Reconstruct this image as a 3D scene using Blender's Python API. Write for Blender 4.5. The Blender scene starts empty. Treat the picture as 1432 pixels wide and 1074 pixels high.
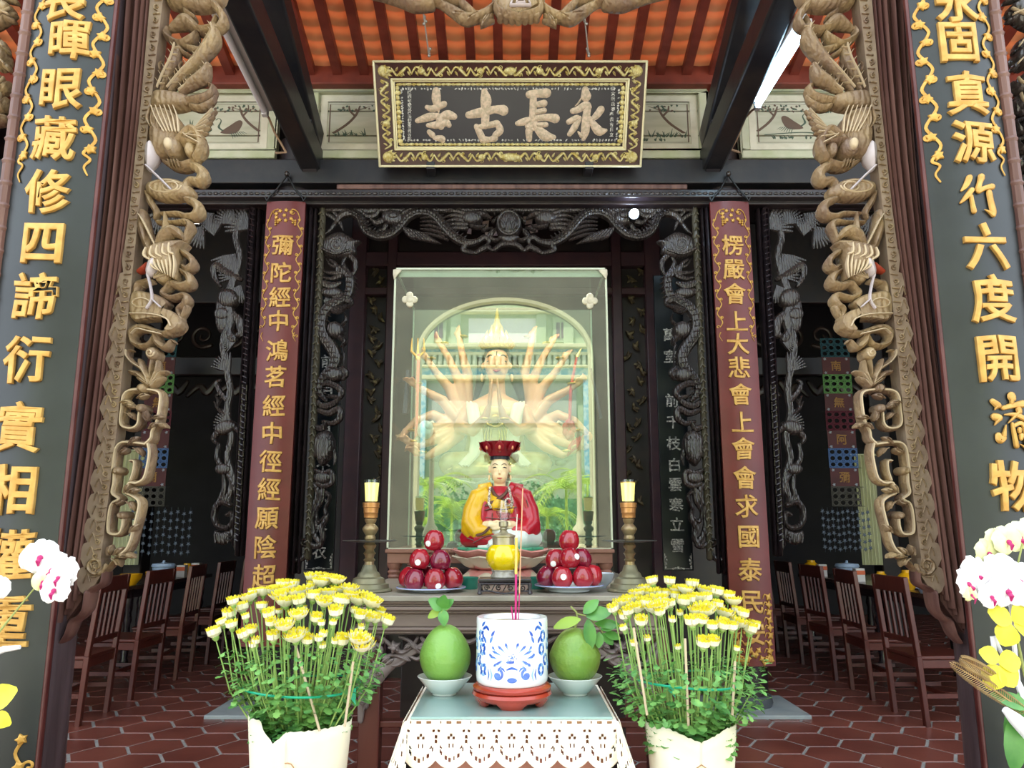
EXPO = 1.08; SKY = 1.5; SUN = 6.5; TILE_T = .2; REFL = .14; CASE_E = 60
LAMPS = []
import bpy, bmesh, math, random
from mathutils import Vector, Matrix, Quaternion
random.seed(7)
PI = math.pi
sc = bpy.context.scene
col = sc.collection
F = 1082.0; CX = 716.0; CY = 537.0; H = 1.35; PITCH = math.radians(10.5)
cp, sp = math.cos(PITCH), math.sin(PITCH)

def at(px, py, Y):
    """world point on the vertical plane y = Y"""
    a = (px - CX) / F; b = (CY - py) / F
    x = a; y = cp - b * sp; z = sp + b * cp
    t = Y / y
    return Vector((x * t, Y, H + z * t))

def lin(c):
    if isinstance(c, str):
        c = tuple(int(c[i:i+2], 16) / 255 for i in (0, 2, 4))
    return tuple((v / 12.92 if v <= 0.04045 else ((v + 0.055) / 1.055) ** 2.4) for v in c) + (1,)

MATS = {}
def mat(name, c, rough=.5, metal=0, c2=None, scale=8, bump=0, bscale=None, stretch=None, spec=.5, coat=0, trans=0, alpha=1, emit=None, es=0, contrast=(.35, .65), sss=0):
    if name in MATS: return MATS[name]
    m = bpy.data.materials.new(name); m.use_nodes = True
    nt = m.node_tree; b = nt.nodes['Principled BSDF']
    b.inputs['Base Color'].default_value = lin(c)
    b.inputs['Roughness'].default_value = rough
    b.inputs['Metallic'].default_value = metal
    b.inputs['Specular IOR Level'].default_value = spec
    b.inputs['Coat Weight'].default_value = coat
    b.inputs['Transmission Weight'].default_value = trans
    b.inputs['Alpha'].default_value = alpha
    if emit: b.inputs['Emission Color'].default_value = lin(emit); b.inputs['Emission Strength'].default_value = es
    if c2 or bump:
        tc = nt.nodes.new('ShaderNodeTexCoord'); mp = nt.nodes.new('ShaderNodeMapping')
        if stretch: mp.inputs['Scale'].default_value = stretch
        nt.links.new(tc.outputs['Object'], mp.inputs['Vector'])
        if c2:
            n = nt.nodes.new('ShaderNodeTexNoise'); n.inputs['Scale'].default_value = scale; n.inputs['Detail'].default_value = 5
            r = nt.nodes.new('ShaderNodeValToRGB')
            r.color_ramp.elements[0].position = contrast[0]; r.color_ramp.elements[1].position = contrast[1]
            r.color_ramp.elements[0].color = lin(c); r.color_ramp.elements[1].color = lin(c2)
            nt.links.new(mp.outputs[0], n.inputs['Vector']); nt.links.new(n.outputs['Fac'], r.inputs[0]); nt.links.new(r.outputs[0], b.inputs['Base Color'])
        if bump:
            n2 = nt.nodes.new('ShaderNodeTexNoise'); n2.inputs['Scale'].default_value = bscale or scale * 3; n2.inputs['Detail'].default_value = 4
            bp = nt.nodes.new('ShaderNodeBump'); bp.inputs['Strength'].default_value = bump; bp.inputs['Distance'].default_value = .01
            nt.links.new(mp.outputs[0], n2.inputs['Vector']); nt.links.new(n2.outputs['Fac'], bp.inputs['Height']); nt.links.new(bp.outputs[0], b.inputs['Normal'])
    MATS[name] = m
    return m

def groove(m, scale=22, dist=7, strength=.7, depth=.006):
    nt = m.node_tree; b = nt.nodes['Principled BSDF']; tc = nt.nodes.new('ShaderNodeTexCoord'); w = nt.nodes.new('ShaderNodeTexWave')
    w.inputs['Scale'].default_value = scale; w.inputs['Distortion'].default_value = dist; w.inputs['Detail'].default_value = 2.5; w.inputs['Detail Scale'].default_value = 1.2
    bp = nt.nodes.new('ShaderNodeBump'); bp.inputs['Strength'].default_value = strength; bp.inputs['Distance'].default_value = depth
    nt.links.new(tc.outputs['Object'], w.inputs['Vector']); nt.links.new(w.outputs['Fac'], bp.inputs['Height'])
    for l in list(b.inputs['Normal'].links): nt.links.new(l.from_socket, bp.inputs['Normal'])
    nt.links.new(bp.outputs[0], b.inputs['Normal'])
def glassmat(name, tint, refl, gcol='ffffff', rough=0.0):
    m = bpy.data.materials.new(name); m.use_nodes = True; nt = m.node_tree
    for n in list(nt.nodes):
        if n.type != 'OUTPUT_MATERIAL': nt.nodes.remove(n)
    out = [n for n in nt.nodes if n.type == 'OUTPUT_MATERIAL'][0]
    t = nt.nodes.new('ShaderNodeBsdfTransparent'); t.inputs[0].default_value = lin(tint)
    g = nt.nodes.new('ShaderNodeBsdfGlossy'); g.inputs['Roughness'].default_value = rough; g.inputs[0].default_value = lin(gcol)
    mx = nt.nodes.new('ShaderNodeMixShader'); mx.inputs[0].default_value = refl
    nt.links.new(t.outputs[0], mx.inputs[1]); nt.links.new(g.outputs[0], mx.inputs[2]); nt.links.new(mx.outputs[0], out.inputs[0])
    return m

class MB:
    def __init__(s): s.v = []; s.f = []; s.mi = []
    def add(s, v, f, mi=0):
        o = len(s.v); s.v += [tuple(p) for p in v]
        for q in f: s.f.append(tuple(i + o for i in q)); s.mi.append(mi)
        return s
    def box(s, x0, x1, y0, y1, z0, z1, mi=0, M=None):
        v = [Vector((x, y, z)) for x in (x0, x1) for y in (y0, y1) for z in (z0, z1)]
        if M: v = [M @ p for p in v]
        return s.add(v, [(0, 1, 3, 2), (4, 6, 7, 5), (0, 4, 5, 1), (2, 3, 7, 6), (0, 2, 6, 4), (1, 5, 7, 3)], mi)
    def beam(s, a, b, w, h, mi=0, up=(0, 0, 1)):
        a = Vector(a); b = Vector(b); d = (b - a); L = d.length; d.normalize()
        r = d.cross(Vector(up)); r.normalize(); u = r.cross(d)
        M = Matrix.Translation(a) @ Matrix((r, d, u)).transposed().to_4x4()
        return s.box(-w/2, w/2, 0, L, -h/2, h/2, mi, M)
    def tube(s, pts, r, n=8, mi=0, caps=True, flat=1.0):
        pts = [Vector(p) for p in pts]; m = len(pts)
        R = r if isinstance(r, (list, tuple)) else [r] * m
        vs = []; prev = None
        for i, p in enumerate(pts):
            t = (pts[min(i+1, m-1)] - pts[max(i-1, 0)]); 
            if t.length < 1e-9: t = Vector((0, 0, 1))
            t.normalize()
            if prev is None:
                a = Vector((0, 1, 0)) if abs(t.y) < .9 else Vector((1, 0, 0)); nn = t.cross(a).normalized()
            else:
                nn = prev - t * prev.dot(t)
                if nn.length < 1e-6: nn = t.orthogonal()
                nn.normalize()
            prev = nn; bb = t.cross(nn)
            for k in range(n):
                an = 2 * PI * k / n; vs.append(p + nn * (R[i] * math.cos(an)) + bb * (R[i] * flat * math.sin(an)))
        fs = [(i*n+k, i*n+(k+1) % n, (i+1)*n+(k+1) % n, (i+1)*n+k) for i in range(m-1) for k in range(n)]
        if caps: fs += [tuple(range(n))[::-1], tuple((m-1)*n + k for k in range(n))]
        return s.add(vs, fs, mi)
    def lathe(s, prof, c=(0, 0, 0), n=28, mi=0, rip=None, sy=1.0, caps=True):
        c = Vector(c); vs = []; m = len(prof)
        for i, (r, z) in enumerate(prof):
            for k in range(n):
                a = 2 * PI * k / n; rr = r * (1 + (rip(a, i / (m-1)) if rip else 0))
                vs.append(c + Vector((rr * math.cos(a), rr * sy * math.sin(a), z)))
        fs = [(i*n+k, i*n+(k+1) % n, (i+1)*n+(k+1) % n, (i+1)*n+k) for i in range(m-1) for k in range(n)]
        if caps:
            if prof[0][0] > 1e-5: fs.append(tuple(range(n))[::-1])
            if prof[-1][0] > 1e-5: fs.append(tuple((m-1)*n + k for k in range(n)))
        return s.add(vs, fs, mi)
    def ball(s, c, r, n=12, m=8, mi=0, M=None):
        if not isinstance(r, (tuple, list)): r = (r, r, r)
        c = Vector(c); vs = []
        for i in range(m+1):
            th = PI * i / m
            for k in range(n):
                a = 2 * PI * k / n; p = Vector((r[0]*math.sin(th)*math.cos(a), r[1]*math.sin(th)*math.sin(a), r[2]*math.cos(th)))
                vs.append(c + (M @ p if M else p))
        fs = [(i*n+k, (i+1)*n+k, (i+1)*n+(k+1) % n, i*n+(k+1) % n) for i in range(m) for k in range(n)]
        return s.add(vs, fs, mi)
    def loft(s, secs, n=20, mi=0):
        """secs: (cx,cy,z,rx,ry)"""
        vs = []
        for (x, y, z, rx, ry) in secs:
            for k in range(n):
                a = 2*PI*k/n; vs.append((x+rx*math.cos(a), y+ry*math.sin(a), z))
        m = len(secs)
        fs = [(i*n+k, i*n+(k+1) % n, (i+1)*n+(k+1) % n, (i+1)*n+k) for i in range(m-1) for k in range(n)]
        fs += [tuple(range(n))[::-1], tuple((m-1)*n + k for k in range(n))]
        return s.add(vs, fs, mi)
    def prism(s, poly, y0, y1, mi=0, fn=None):
        """poly of (x,z); extruded along y"""
        n = len(poly); vs = [Vector((x, y0, z)) for x, z in poly] + [Vector((x, y1, z)) for x, z in poly]
        if fn: vs = [fn(p) for p in vs]
        fs = [tuple(range(n)), tuple(range(n, 2*n))[::-1]] + [(i, i+n, (i+1) % n + n, (i+1) % n) for i in range(n)]
        return s.add(vs, fs, mi)
    def build(s, name, mats, parent=None, smooth=True, bevel=0, remesh=0, sub=0, loc=None, autosm=None):
        me = bpy.data.meshes.new(name); 
        if loc is not None:
            L = Vector(loc); vv = [tuple(Vector(p) - L) for p in s.v]
        else: vv = s.v
        me.from_pydata(vv, [], s.f); 
        if not isinstance(mats, (list, tuple)): mats = [mats]
        for m in mats: me.materials.append(m)
        me.polygons.foreach_set('material_index', s.mi)
        bm = bmesh.new(); bm.from_mesh(me); bmesh.ops.remove_doubles(bm, verts=bm.verts, dist=1e-6)
        bmesh.ops.recalc_face_normals(bm, faces=bm.faces)
        if smooth:
            for f_ in bm.faces: f_.smooth = True
            for e in bm.edges:
                if len(e.link_faces) == 2 and e.calc_face_angle(0) > math.radians(42): e.smooth = False
        bm.to_mesh(me); bm.free(); me.update()
        o = bpy.data.objects.new(name, me); col.objects.link(o)
        if loc is not None: o.location = loc
        if parent is not None: adopt(o, parent)
        if bevel:
            b = o.modifiers.new('bevel', 'BEVEL'); b.width = bevel; b.segments = 2; b.limit_method = 'ANGLE'
        if remesh:
            r = o.modifiers.new('remesh', 'REMESH'); r.mode = 'VOXEL'; r.voxel_size = remesh; r.use_smooth_shade = True
            sm = o.modifiers.new('smooth', 'SMOOTH'); sm.factor = .5; sm.iterations = 4
        if sub:
            q = o.modifiers.new('sub', 'SUBSURF'); q.levels = sub; q.render_levels = sub
        return o

def rootof(o):
    L = Vector((0, 0, 0))
    return Matrix.Translation(-Vector(o.location))
def wloc(o):
    m = Vector(o.location); p = o.parent
    return m
def adopt(o, parent):
    o.parent = parent
    # parents are either empties placed (maybe) away from the origin, or parts built in world coordinates
    o.matrix_parent_inverse = INV.get(parent.name, Matrix())
    INV[o.name] = INV.get(parent.name, Matrix()) if False else Matrix()
    return o
INV = {}
def thing(name, label, cat, loc=(0, 0, 0), group=None, rz=0):
    o = bpy.data.objects.new(name, None); col.objects.link(o); o.location = loc; o.rotation_euler = (0, 0, rz)
    o.empty_display_size = .05
    o['label'] = label; o['category'] = cat
    if group: o['group'] = group
    INV[o.name] = Matrix.Translation(-Vector(loc))
    return o
def tag(o, label, cat, group=None, kind=None):
    o['label'] = label; o['category'] = cat
    if group: o['group'] = group
    if kind: o['kind'] = kind
    return o
def struct(o, label=None):
    o['kind'] = 'structure'
    if label: o['label'] = label
    return o
def copy_tree(o, loc=None, rz=None, label=None, group=None, parent=None):
    c = o.copy(); col.objects.link(c)
    if parent is not None: c.parent = parent; c.matrix_parent_inverse = o.matrix_parent_inverse.copy()
    if loc is not None: c.location = loc
    if rz is not None: c.rotation_euler = (0, 0, rz)
    if label: c['label'] = label
    if group: c['group'] = group
    for ch in [x for x in KIDS(o)]: copy_tree(ch, parent=c)
    return c
def KIDS(o): return [x for x in bpy.data.objects if x.parent == o]

# ---------- curves on a mapped surface
def cat(pts, w, n=6, closed=False):
    m = len(pts)
    W = list(w) if isinstance(w, (list, tuple)) else [w] * m
    if m < 3 and not closed:
        out = []; 
        for i in range(5):
            t = i/4; out.append((pts[0][0]*(1-t)+pts[1][0]*t, pts[0][1]*(1-t)+pts[1][1]*t, W[0]*(1-t)+W[-1]*t))
        return out
    if len(W) != m:
        W = [W[0] + (W[-1]-W[0]) * i/(m-1) for i in range(m)] if len(W) == 2 else [W[min(int(i*len(W)/m), len(W)-1)] for i in range(m)]
    P = [(pts[i][0], pts[i][1], W[i]) for i in range(m)]
    g = (lambda i: P[i % m]) if closed else (lambda i: P[max(0, min(m-1, i))])
    out = []
    for i in range(m if closed else m-1):
        a, b, c, d = g(i-1), g(i), g(i+1), g(i+2)
        for j in range(n):
            t = j/n
            out.append(tuple(.5*((2*b[k]) + (-a[k]+c[k])*t + (2*a[k]-5*b[k]+4*c[k]-d[k])*t*t + (-a[k]+3*b[k]-3*c[k]+d[k])*t**3) for k in range(3)))
    if not closed: out.append(P[-1])
    return out
def stroke(mb, pts, w, fn, h=.02, h0=0.0, n=6, k=8, closed=False, mi=0, roundends=True, full=True):
    """ribbon with elliptic section; fn(u,v,h)->3D ; w half width in uv ; h height"""
    S = cat(pts, w, n, closed)
    m = len(S)
    if roundends and not closed:
        # add rounded ends
        def ext(a, b, r):
            dx, dy = a[0]-b[0], a[1]-b[1]; L = math.hypot(dx, dy) or 1
            return [(a[0]+dx/L*r*q, a[1]+dy/L*r*q, r*math.sqrt(max(0, 1-q*q))) for q in (.55, .88, .99)]
        S = list(reversed(ext(S[0], S[1], S[0][2]))) + S + ext(S[-1], S[-2], S[-1][2])
        m = len(S)
    wm = max(s_[2] for s_ in S) or 1
    vs = []
    for i, (u, v, ww) in enumerate(S):
        a = S[(i-1) % m] if closed else S[max(i-1, 0)]; b = S[(i+1) % m] if closed else S[min(i+1, m-1)]
        tx, ty = b[0]-a[0], b[1]-a[1]; L = math.hypot(tx, ty) or 1; nx, ny = -ty/L, tx/L
        ww = max(ww, 1e-4); hh = h * min(1, (ww / wm) ** .7)
        for q in range(k):
            an = 2*PI*q/k
            vs.append(fn(u + nx*ww*math.cos(an), v + ny*ww*math.cos(an), h0 + hh*math.sin(an)))
    fs = []
    mm = m if closed else m-1
    for i in range(mm):
        j = (i+1) % m
        fs += [(i*k+q, i*k+(q+1) % k, j*k+(q+1) % k, j*k+q) for q in range(k)]
    if not closed: fs += [tuple(range(k))[::-1], tuple((m-1)*k+q for q in range(k))]
    mb.add(vs, fs, mi)
def blob(mb, pts, fn, h=.02, h0=0.0, mi=0, n=5, back=True, rings=(1, .93, .75, .45), hs=(0, .55, .88, 1)):
    S = cat(pts, 1, n, True); m = len(S)
    cu = sum(s_[0] for s_ in S)/m; cv = sum(s_[1] for s_ in S)/m
    vs = []
    for r, q in zip(rings, hs):
        for s_ in S: vs.append(fn(cu+(s_[0]-cu)*r, cv+(s_[1]-cv)*r, h0+h*q))
    vs.append(fn(cu, cv, h0+h)); R = len(rings)
    fs = [(i*m+j, i*m+(j+1) % m, (i+1)*m+(j+1) % m, (i+1)*m+j) for i in range(R-1) for j in range(m)]
    fs += [((R-1)*m+j, (R-1)*m+(j+1) % m, R*m) for j in range(m)]
    if back:
        vb = len(vs)
        vs += [fn(s_[0], s_[1], h0-h*.5) for s_ in S]
        fs += [(j, vb+j, vb+(j+1) % m, (j+1) % m) for j in range(m)]; fs.append(tuple(range(vb, vb+m)))
    mb.add(vs, fs, mi)
def ell(cx, cy, rx, ry, n=10, rot=0):
    c, s_ = math.cos(rot), math.sin(rot)
    return [(cx + rx*math.cos(2*PI*i/n)*c - ry*math.sin(2*PI*i/n)*s_, cy + rx*math.cos(2*PI*i/n)*s_ + ry*math.sin(2*PI*i/n)*c) for i in range(n)]
def spiral(cx, cy, r0, r1, a0, turns, n=14, sgn=1):
    return [(cx+(r0+(r1-r0)*i/(n-1))*math.cos(a0+sgn*2*PI*turns*i/(n-1)), cy+(r0+(r1-r0)*i/(n-1))*math.sin(a0+sgn*2*PI*turns*i/(n-1))) for i in range(n)]
def pxfn(Y, mir=None):
    if mir is None: return lambda u, v, h: at(u, v, Y) - Vector((0, h, 0))
    return lambda u, v, h: at(2*mir-u, v, Y) - Vector((0, h, 0))
def leaf(mb, x, y, ang, L, W, fn, h=.012, h0=.01, curl=0, mi=0):
    p = [(x + L*t*math.cos(ang+curl*t), y + L*t*math.sin(ang+curl*t)) for t in (0, .25, .5, .75, 1)]
    stroke(mb, p, [W*.35, W*.9, W, W*.65, W*.08], fn, h, h0, n=4, k=6, mi=mi, roundends=False)
    stroke(mb, p[:4], W*.13, fn, h*.3, h0+h*.95, n=3, k=5, mi=mi)

# ---------- writing
def glyph(ch, size, ext=.006, off=.012, bev=.004, flat=False):
    cu = bpy.data.curves.new('t', 'FONT'); cu.body = ch; cu.size = 1; cu.offset = off; cu.extrude = ext/size; cu.bevel_depth = bev/size
    cu.bevel_resolution = 2; cu.align_x = 'CENTER'; cu.align_y = 'CENTER'; cu.resolution_u = 3
    o = bpy.data.objects.new('t', cu); col.objects.link(o)
    dg = bpy.context.evaluated_depsgraph_get(); me = bpy.data.meshes.new_from_object(o.evaluated_get(dg))
    bpy.data.objects.remove(o); bpy.data.curves.remove(cu)
    vs = [v.co.copy() for v in me.vertices]; fs = [tuple(p.vertices) for p in me.polygons]
    bpy.data.meshes.remove(me)
    if not vs: return [], []
    x0, x1 = min(v.x for v in vs), max(v.x for v in vs); y0, y1 = min(v.y for v in vs), max(v.y for v in vs)
    for v in vs: v.x -= (x0+x1)/2; v.y -= (y0+y1)/2; v.x *= size; v.y *= size; v.z *= size
    return vs, fs
GC = {}
def put_glyph(mb, ch, fn, size, ext, off, bev, wx=1.0, mi=0, slant=0, wob=0):
    """fn(x,z,h) places"""
    key = (ch, size, ext, off, bev)
    if key not in GC: GC[key] = glyph(ch, size, ext, off, bev)
    vs, fs = GC[key]
    if wob:
        a, b = random.random()*6, random.random()*6
        vs = [Vector((v.x + wob*size*math.sin(v.y/size*7+a) , v.y + wob*size*math.sin(v.x/size*6+b) + slant*v.x, v.z)) for v in vs]
    mb.add([fn(v.x*wx, v.y, v.z) for v in vs], fs, mi)
# ================= materials
M_dark = mat('dark_lacquered_wood', '2a1c18', .38, c2='3a2820', scale=5, bump=.15, stretch=(1, 1, .2))
M_dark2 = mat('black_brown_wood', '1d1519', .4, c2='2b1e1c', scale=6, bump=.12)
M_col = mat('weathered_column_wood', '3a2c2e', .5, c2='57474a', scale=5, bump=.3, stretch=(3, 3, .3))
M_mould = mat('red_brown_moulding_wood', '523530', .42, c2='75544a', scale=6, bump=.2, stretch=(4, 4, .25))
M_strip = mat('carved_border_wood', '7c6656', .55, c2='94806c', scale=9, bump=.35)
M_carve = mat('pale_carved_wood', '6f5848', .42, c2='9c8460', scale=7, bump=.7, bscale=45, contrast=(.3, .7))
M_carve_l = mat('pale_carved_edge', 'b9a486', .5)
M_crane = mat('faded_white_paint', 'b9aeb2', .45, c2='c9bdbd', scale=8)
M_redp = mat('faded_red_paint', '9a3a24', .5)
M_icarve = mat('dark_carved_wood', '2b2524', .3, c2='3c3430', scale=7, bump=.3, bscale=70, spec=.7)
M_iframe = mat('dark_frame_wood', '1f181c', .3, c2='2c2225', scale=8, bump=.25, spec=.6)
M_ifr2 = mat('olive_worn_frame', '4a4436', .42, c2='5d5646', scale=12, bump=.4)
M_brown = mat('red_brown_furniture', '4a1f1a', .3, c2='5e2c22', scale=6, bump=.1, stretch=(1, 1, .3))
M_altar = mat('aged_altar_wood', '6a5a54', .42, c2='85746a', scale=5, bump=.2, stretch=(.3, 1, 1))
M_altop = mat('dusty_altar_top', '8b8377', .35, c2='a09a8c', scale=6)
M_roofw = mat('red_roof_timber', '6b2a20', .5, c2='84382a', scale=6, bump=.15)
M_tile = mat('orange_clay_tile', 'dc9464', .8, c2='ebac80', scale=3)
_nt = M_tile.node_tree; _p = _nt.nodes['Principled BSDF']; _o = _nt.nodes['Material Output']
_tr = _nt.nodes.new('ShaderNodeBsdfTranslucent'); _tr.inputs[0].default_value = lin('f2a878'); _mx = _nt.nodes.new('ShaderNodeMixShader'); _mx.inputs[0].default_value = TILE_T
_nt.links.new(_p.outputs[0], _mx.inputs[1]); _nt.links.new(_tr.outputs[0], _mx.inputs[2]); _nt.links.new(_mx.outputs[0], _o.inputs[0])
M_beam = mat('black_roof_beam', '191a20', .4, c2='2a2728', scale=5, bump=.15)
M_gold = mat('gold_paint', 'ba8a42', .4, metal=.3, c2='d0a55a', scale=20, bump=.1)
M_goldd = mat('dull_gold_paint', 'b8883a', .42, metal=.3, c2='d3a552', scale=30)
M_gilt = mat('gilded_carving', 'cdb565', .4, metal=.45, c2='efe3a8', scale=30, bump=.3, bscale=90)
M_gedge = mat('pale_gilt_edge', 'ece2b8', .35, metal=.25)
M_pearl = mat('mother_of_pearl', 'd8bfa6', .3, c2='b9a58c', scale=45, contrast=(.42, .58), bump=.2)
M_pearlw = mat('white_shell_inlay', 'd9d6cf', .3, c2='8a8784', scale=60, contrast=(.45, .55))
M_bboard = mat('black_lacquer_board', '15181a', .4, c2='212527', scale=4, bump=.1, spec=.6)
M_sboard = mat('black_sign_panel', '1c1a22', .3, c2='25222a', scale=3)
M_rboard = mat('red_lacquer_board', '5f1a17', .35, c2='6e2420', scale=4, bump=.08)
M_rtrim = mat('dark_red_trim', '471b1a', .4, c2='5a2c28', scale=8, bump=.15)
M_white = mat('aged_white_paint', 'cfcab8', .6, c2='b5b39c', scale=5, bump=.2, stretch=(.4, 1, 2))
M_greenw = mat('pale_green_paint', 'b4b894', .6, c2='c8c6ae', scale=6, bump=.2)
M_paintd = mat('dark_green_brushwork', '4e5d50', .7)
M_paintb = mat('brown_brushwork', '6b564a', .7)
M_stone = mat('grey_stone', '8b9498', .6, c2='9fa6a6', scale=5, bump=.1)
M_grout = mat('cement_grout', '8d8c8c', .8, c2='a3a09c', scale=20)
M_floor = mat('red_hexagon_tile', '6c372e', .3, c2='854a3e', scale=2.2, bump=.12, bscale=9, spec=.5)
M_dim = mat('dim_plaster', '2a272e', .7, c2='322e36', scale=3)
M_metal = mat('grey_metal', '9a9a9a', .35, metal=.9)
M_blackm = mat('black_plastic', '141414', .4)

for m_, s_, q_ in ((M_carve, 13, .55), (M_icarve, 15, .6), (M_gilt, 30, .6)): groove(m_, s_, 6, q_)
# ================= floor
gr = MB(); gr.box(-7.5, 7.5, .6, 13, -.2, 0); fo = gr.build('floor', M_grout, smooth=False); struct(fo)
gr = MB(); gr.box(-12, 12, -18, .6, -.2, 0); struct(gr.build('floor_courtyard', mat('pale_courtyard_paving', 'b9b4a6', .8, c2='c6c1b4', scale=2), smooth=False))
hx = MB(); R = .185; rg = R*.94
i = 0
for cidx in range(-34, 35):
    X = cidx*1.5*R
    for r in range(-2, 42):
        Y = 1.0 + (r + (.5 if cidx % 2 else 0))*R*math.sqrt(3)
        if Y > 12.8: continue
        pts = [(X+rg*math.cos(k*PI/3), Y+rg*math.sin(k*PI/3)) for k in range(6)]
        n0 = [(x, y, .002) for x, y in pts]
        hx.add([(x, y, .0) for x, y in pts]+[(X+(x-X)*.985, Y+(y-Y)*.985, .004) for x, y in pts], [(6, 7, 8, 9, 10, 11)]+[(k, (k+1) % 6, (k+1) % 6+6, k+6) for k in range(6)])
hxo = hx.build('floor_tiles', M_floor, fo, smooth=False)

# ================= walls of the hall
def wall(name, *a, m=M_dim):
    w = MB(); w.box(*a); return struct(w.build(name, m, smooth=False))
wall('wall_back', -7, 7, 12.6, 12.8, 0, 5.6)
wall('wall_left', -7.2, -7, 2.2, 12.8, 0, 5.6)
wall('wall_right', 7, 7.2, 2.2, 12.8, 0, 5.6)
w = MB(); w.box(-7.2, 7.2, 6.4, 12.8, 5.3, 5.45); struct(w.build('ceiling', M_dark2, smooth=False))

# ================= tiled roof, slopes down towards the inner columns
SL = .27
def roofz(Y): return 5.2 + (6.0 - Y)*SL
tl = MB(); sp_ = .228; cl = .135
nrow = 27
sl = math.atan(SL)
for c_ in range(-24, 25):
    x = c_*sp_
    for r in range(nrow):
        # lower edge of each tile at Yl, hangs a little below the one further down
        Yl = 6.25 - r*cl
        arc = []
        for k in range(7):
            u = -1 + 2*k/6
            yy = Yl + .025*(1-u*u) ; arc.append((x+u*sp_*.5, yy, roofz(yy) + .012*abs(u)))
        top = [(ax, ay - .19, roofz(ay-.19)+.022+.012*abs(-1+2*k/6)) for k, (ax, ay, az) in enumerate(arc)]
        v = arc + top + [(a, b, c+.014) for a, b, c in arc] + [(a, b, c+.014) for a, b, c in top]
        f = [(k, k+1, k+8, k+7) for k in range(6)] + [(k+14, k+21, k+22, k+15) for k in range(6)] + [(k, k+14, k+15, k+1) for k in range(6)]
        tl.add(v, f)
roof = struct(tl.build('ceiling_porch', M_tile), 'sloping orange clay tile roof over red rafters')
for c_ in range(-24, 25):
    x = (c_+.5)*sp_
    b = MB(); b.beam((x, 6.2, roofz(6.2)-.045), (x, 2.65, roofz(2.65)-.045), .075, .07); b.build('rafter', M_roofw, roof, smooth=False)
for Y in (5.72-.62, 4.4, 3.6):
    b = MB(); b.beam((-5.6, Y, roofz(Y)-.12), (5.6, Y, roofz(Y)-.12), .1, .085); b.build('purlin', M_roofw, roof, smooth=False)
# end beam the rafters sit on
p0 = at(716, 99, 6.0).z; p1 = at(716, 119, 6.0).z
b = MB(); b.box(-6.9, 6.9, 5.98, 6.3, p1, p0+.085); struct(b.build('trim_1', M_roofw, bevel=.01), 'red timber under the tile roof')
b = MB(); b.box(-7, 7, 6.3, 6.45, p1, 5.6); struct(b.build('wall_upper', M_dark2, smooth=False))

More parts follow.
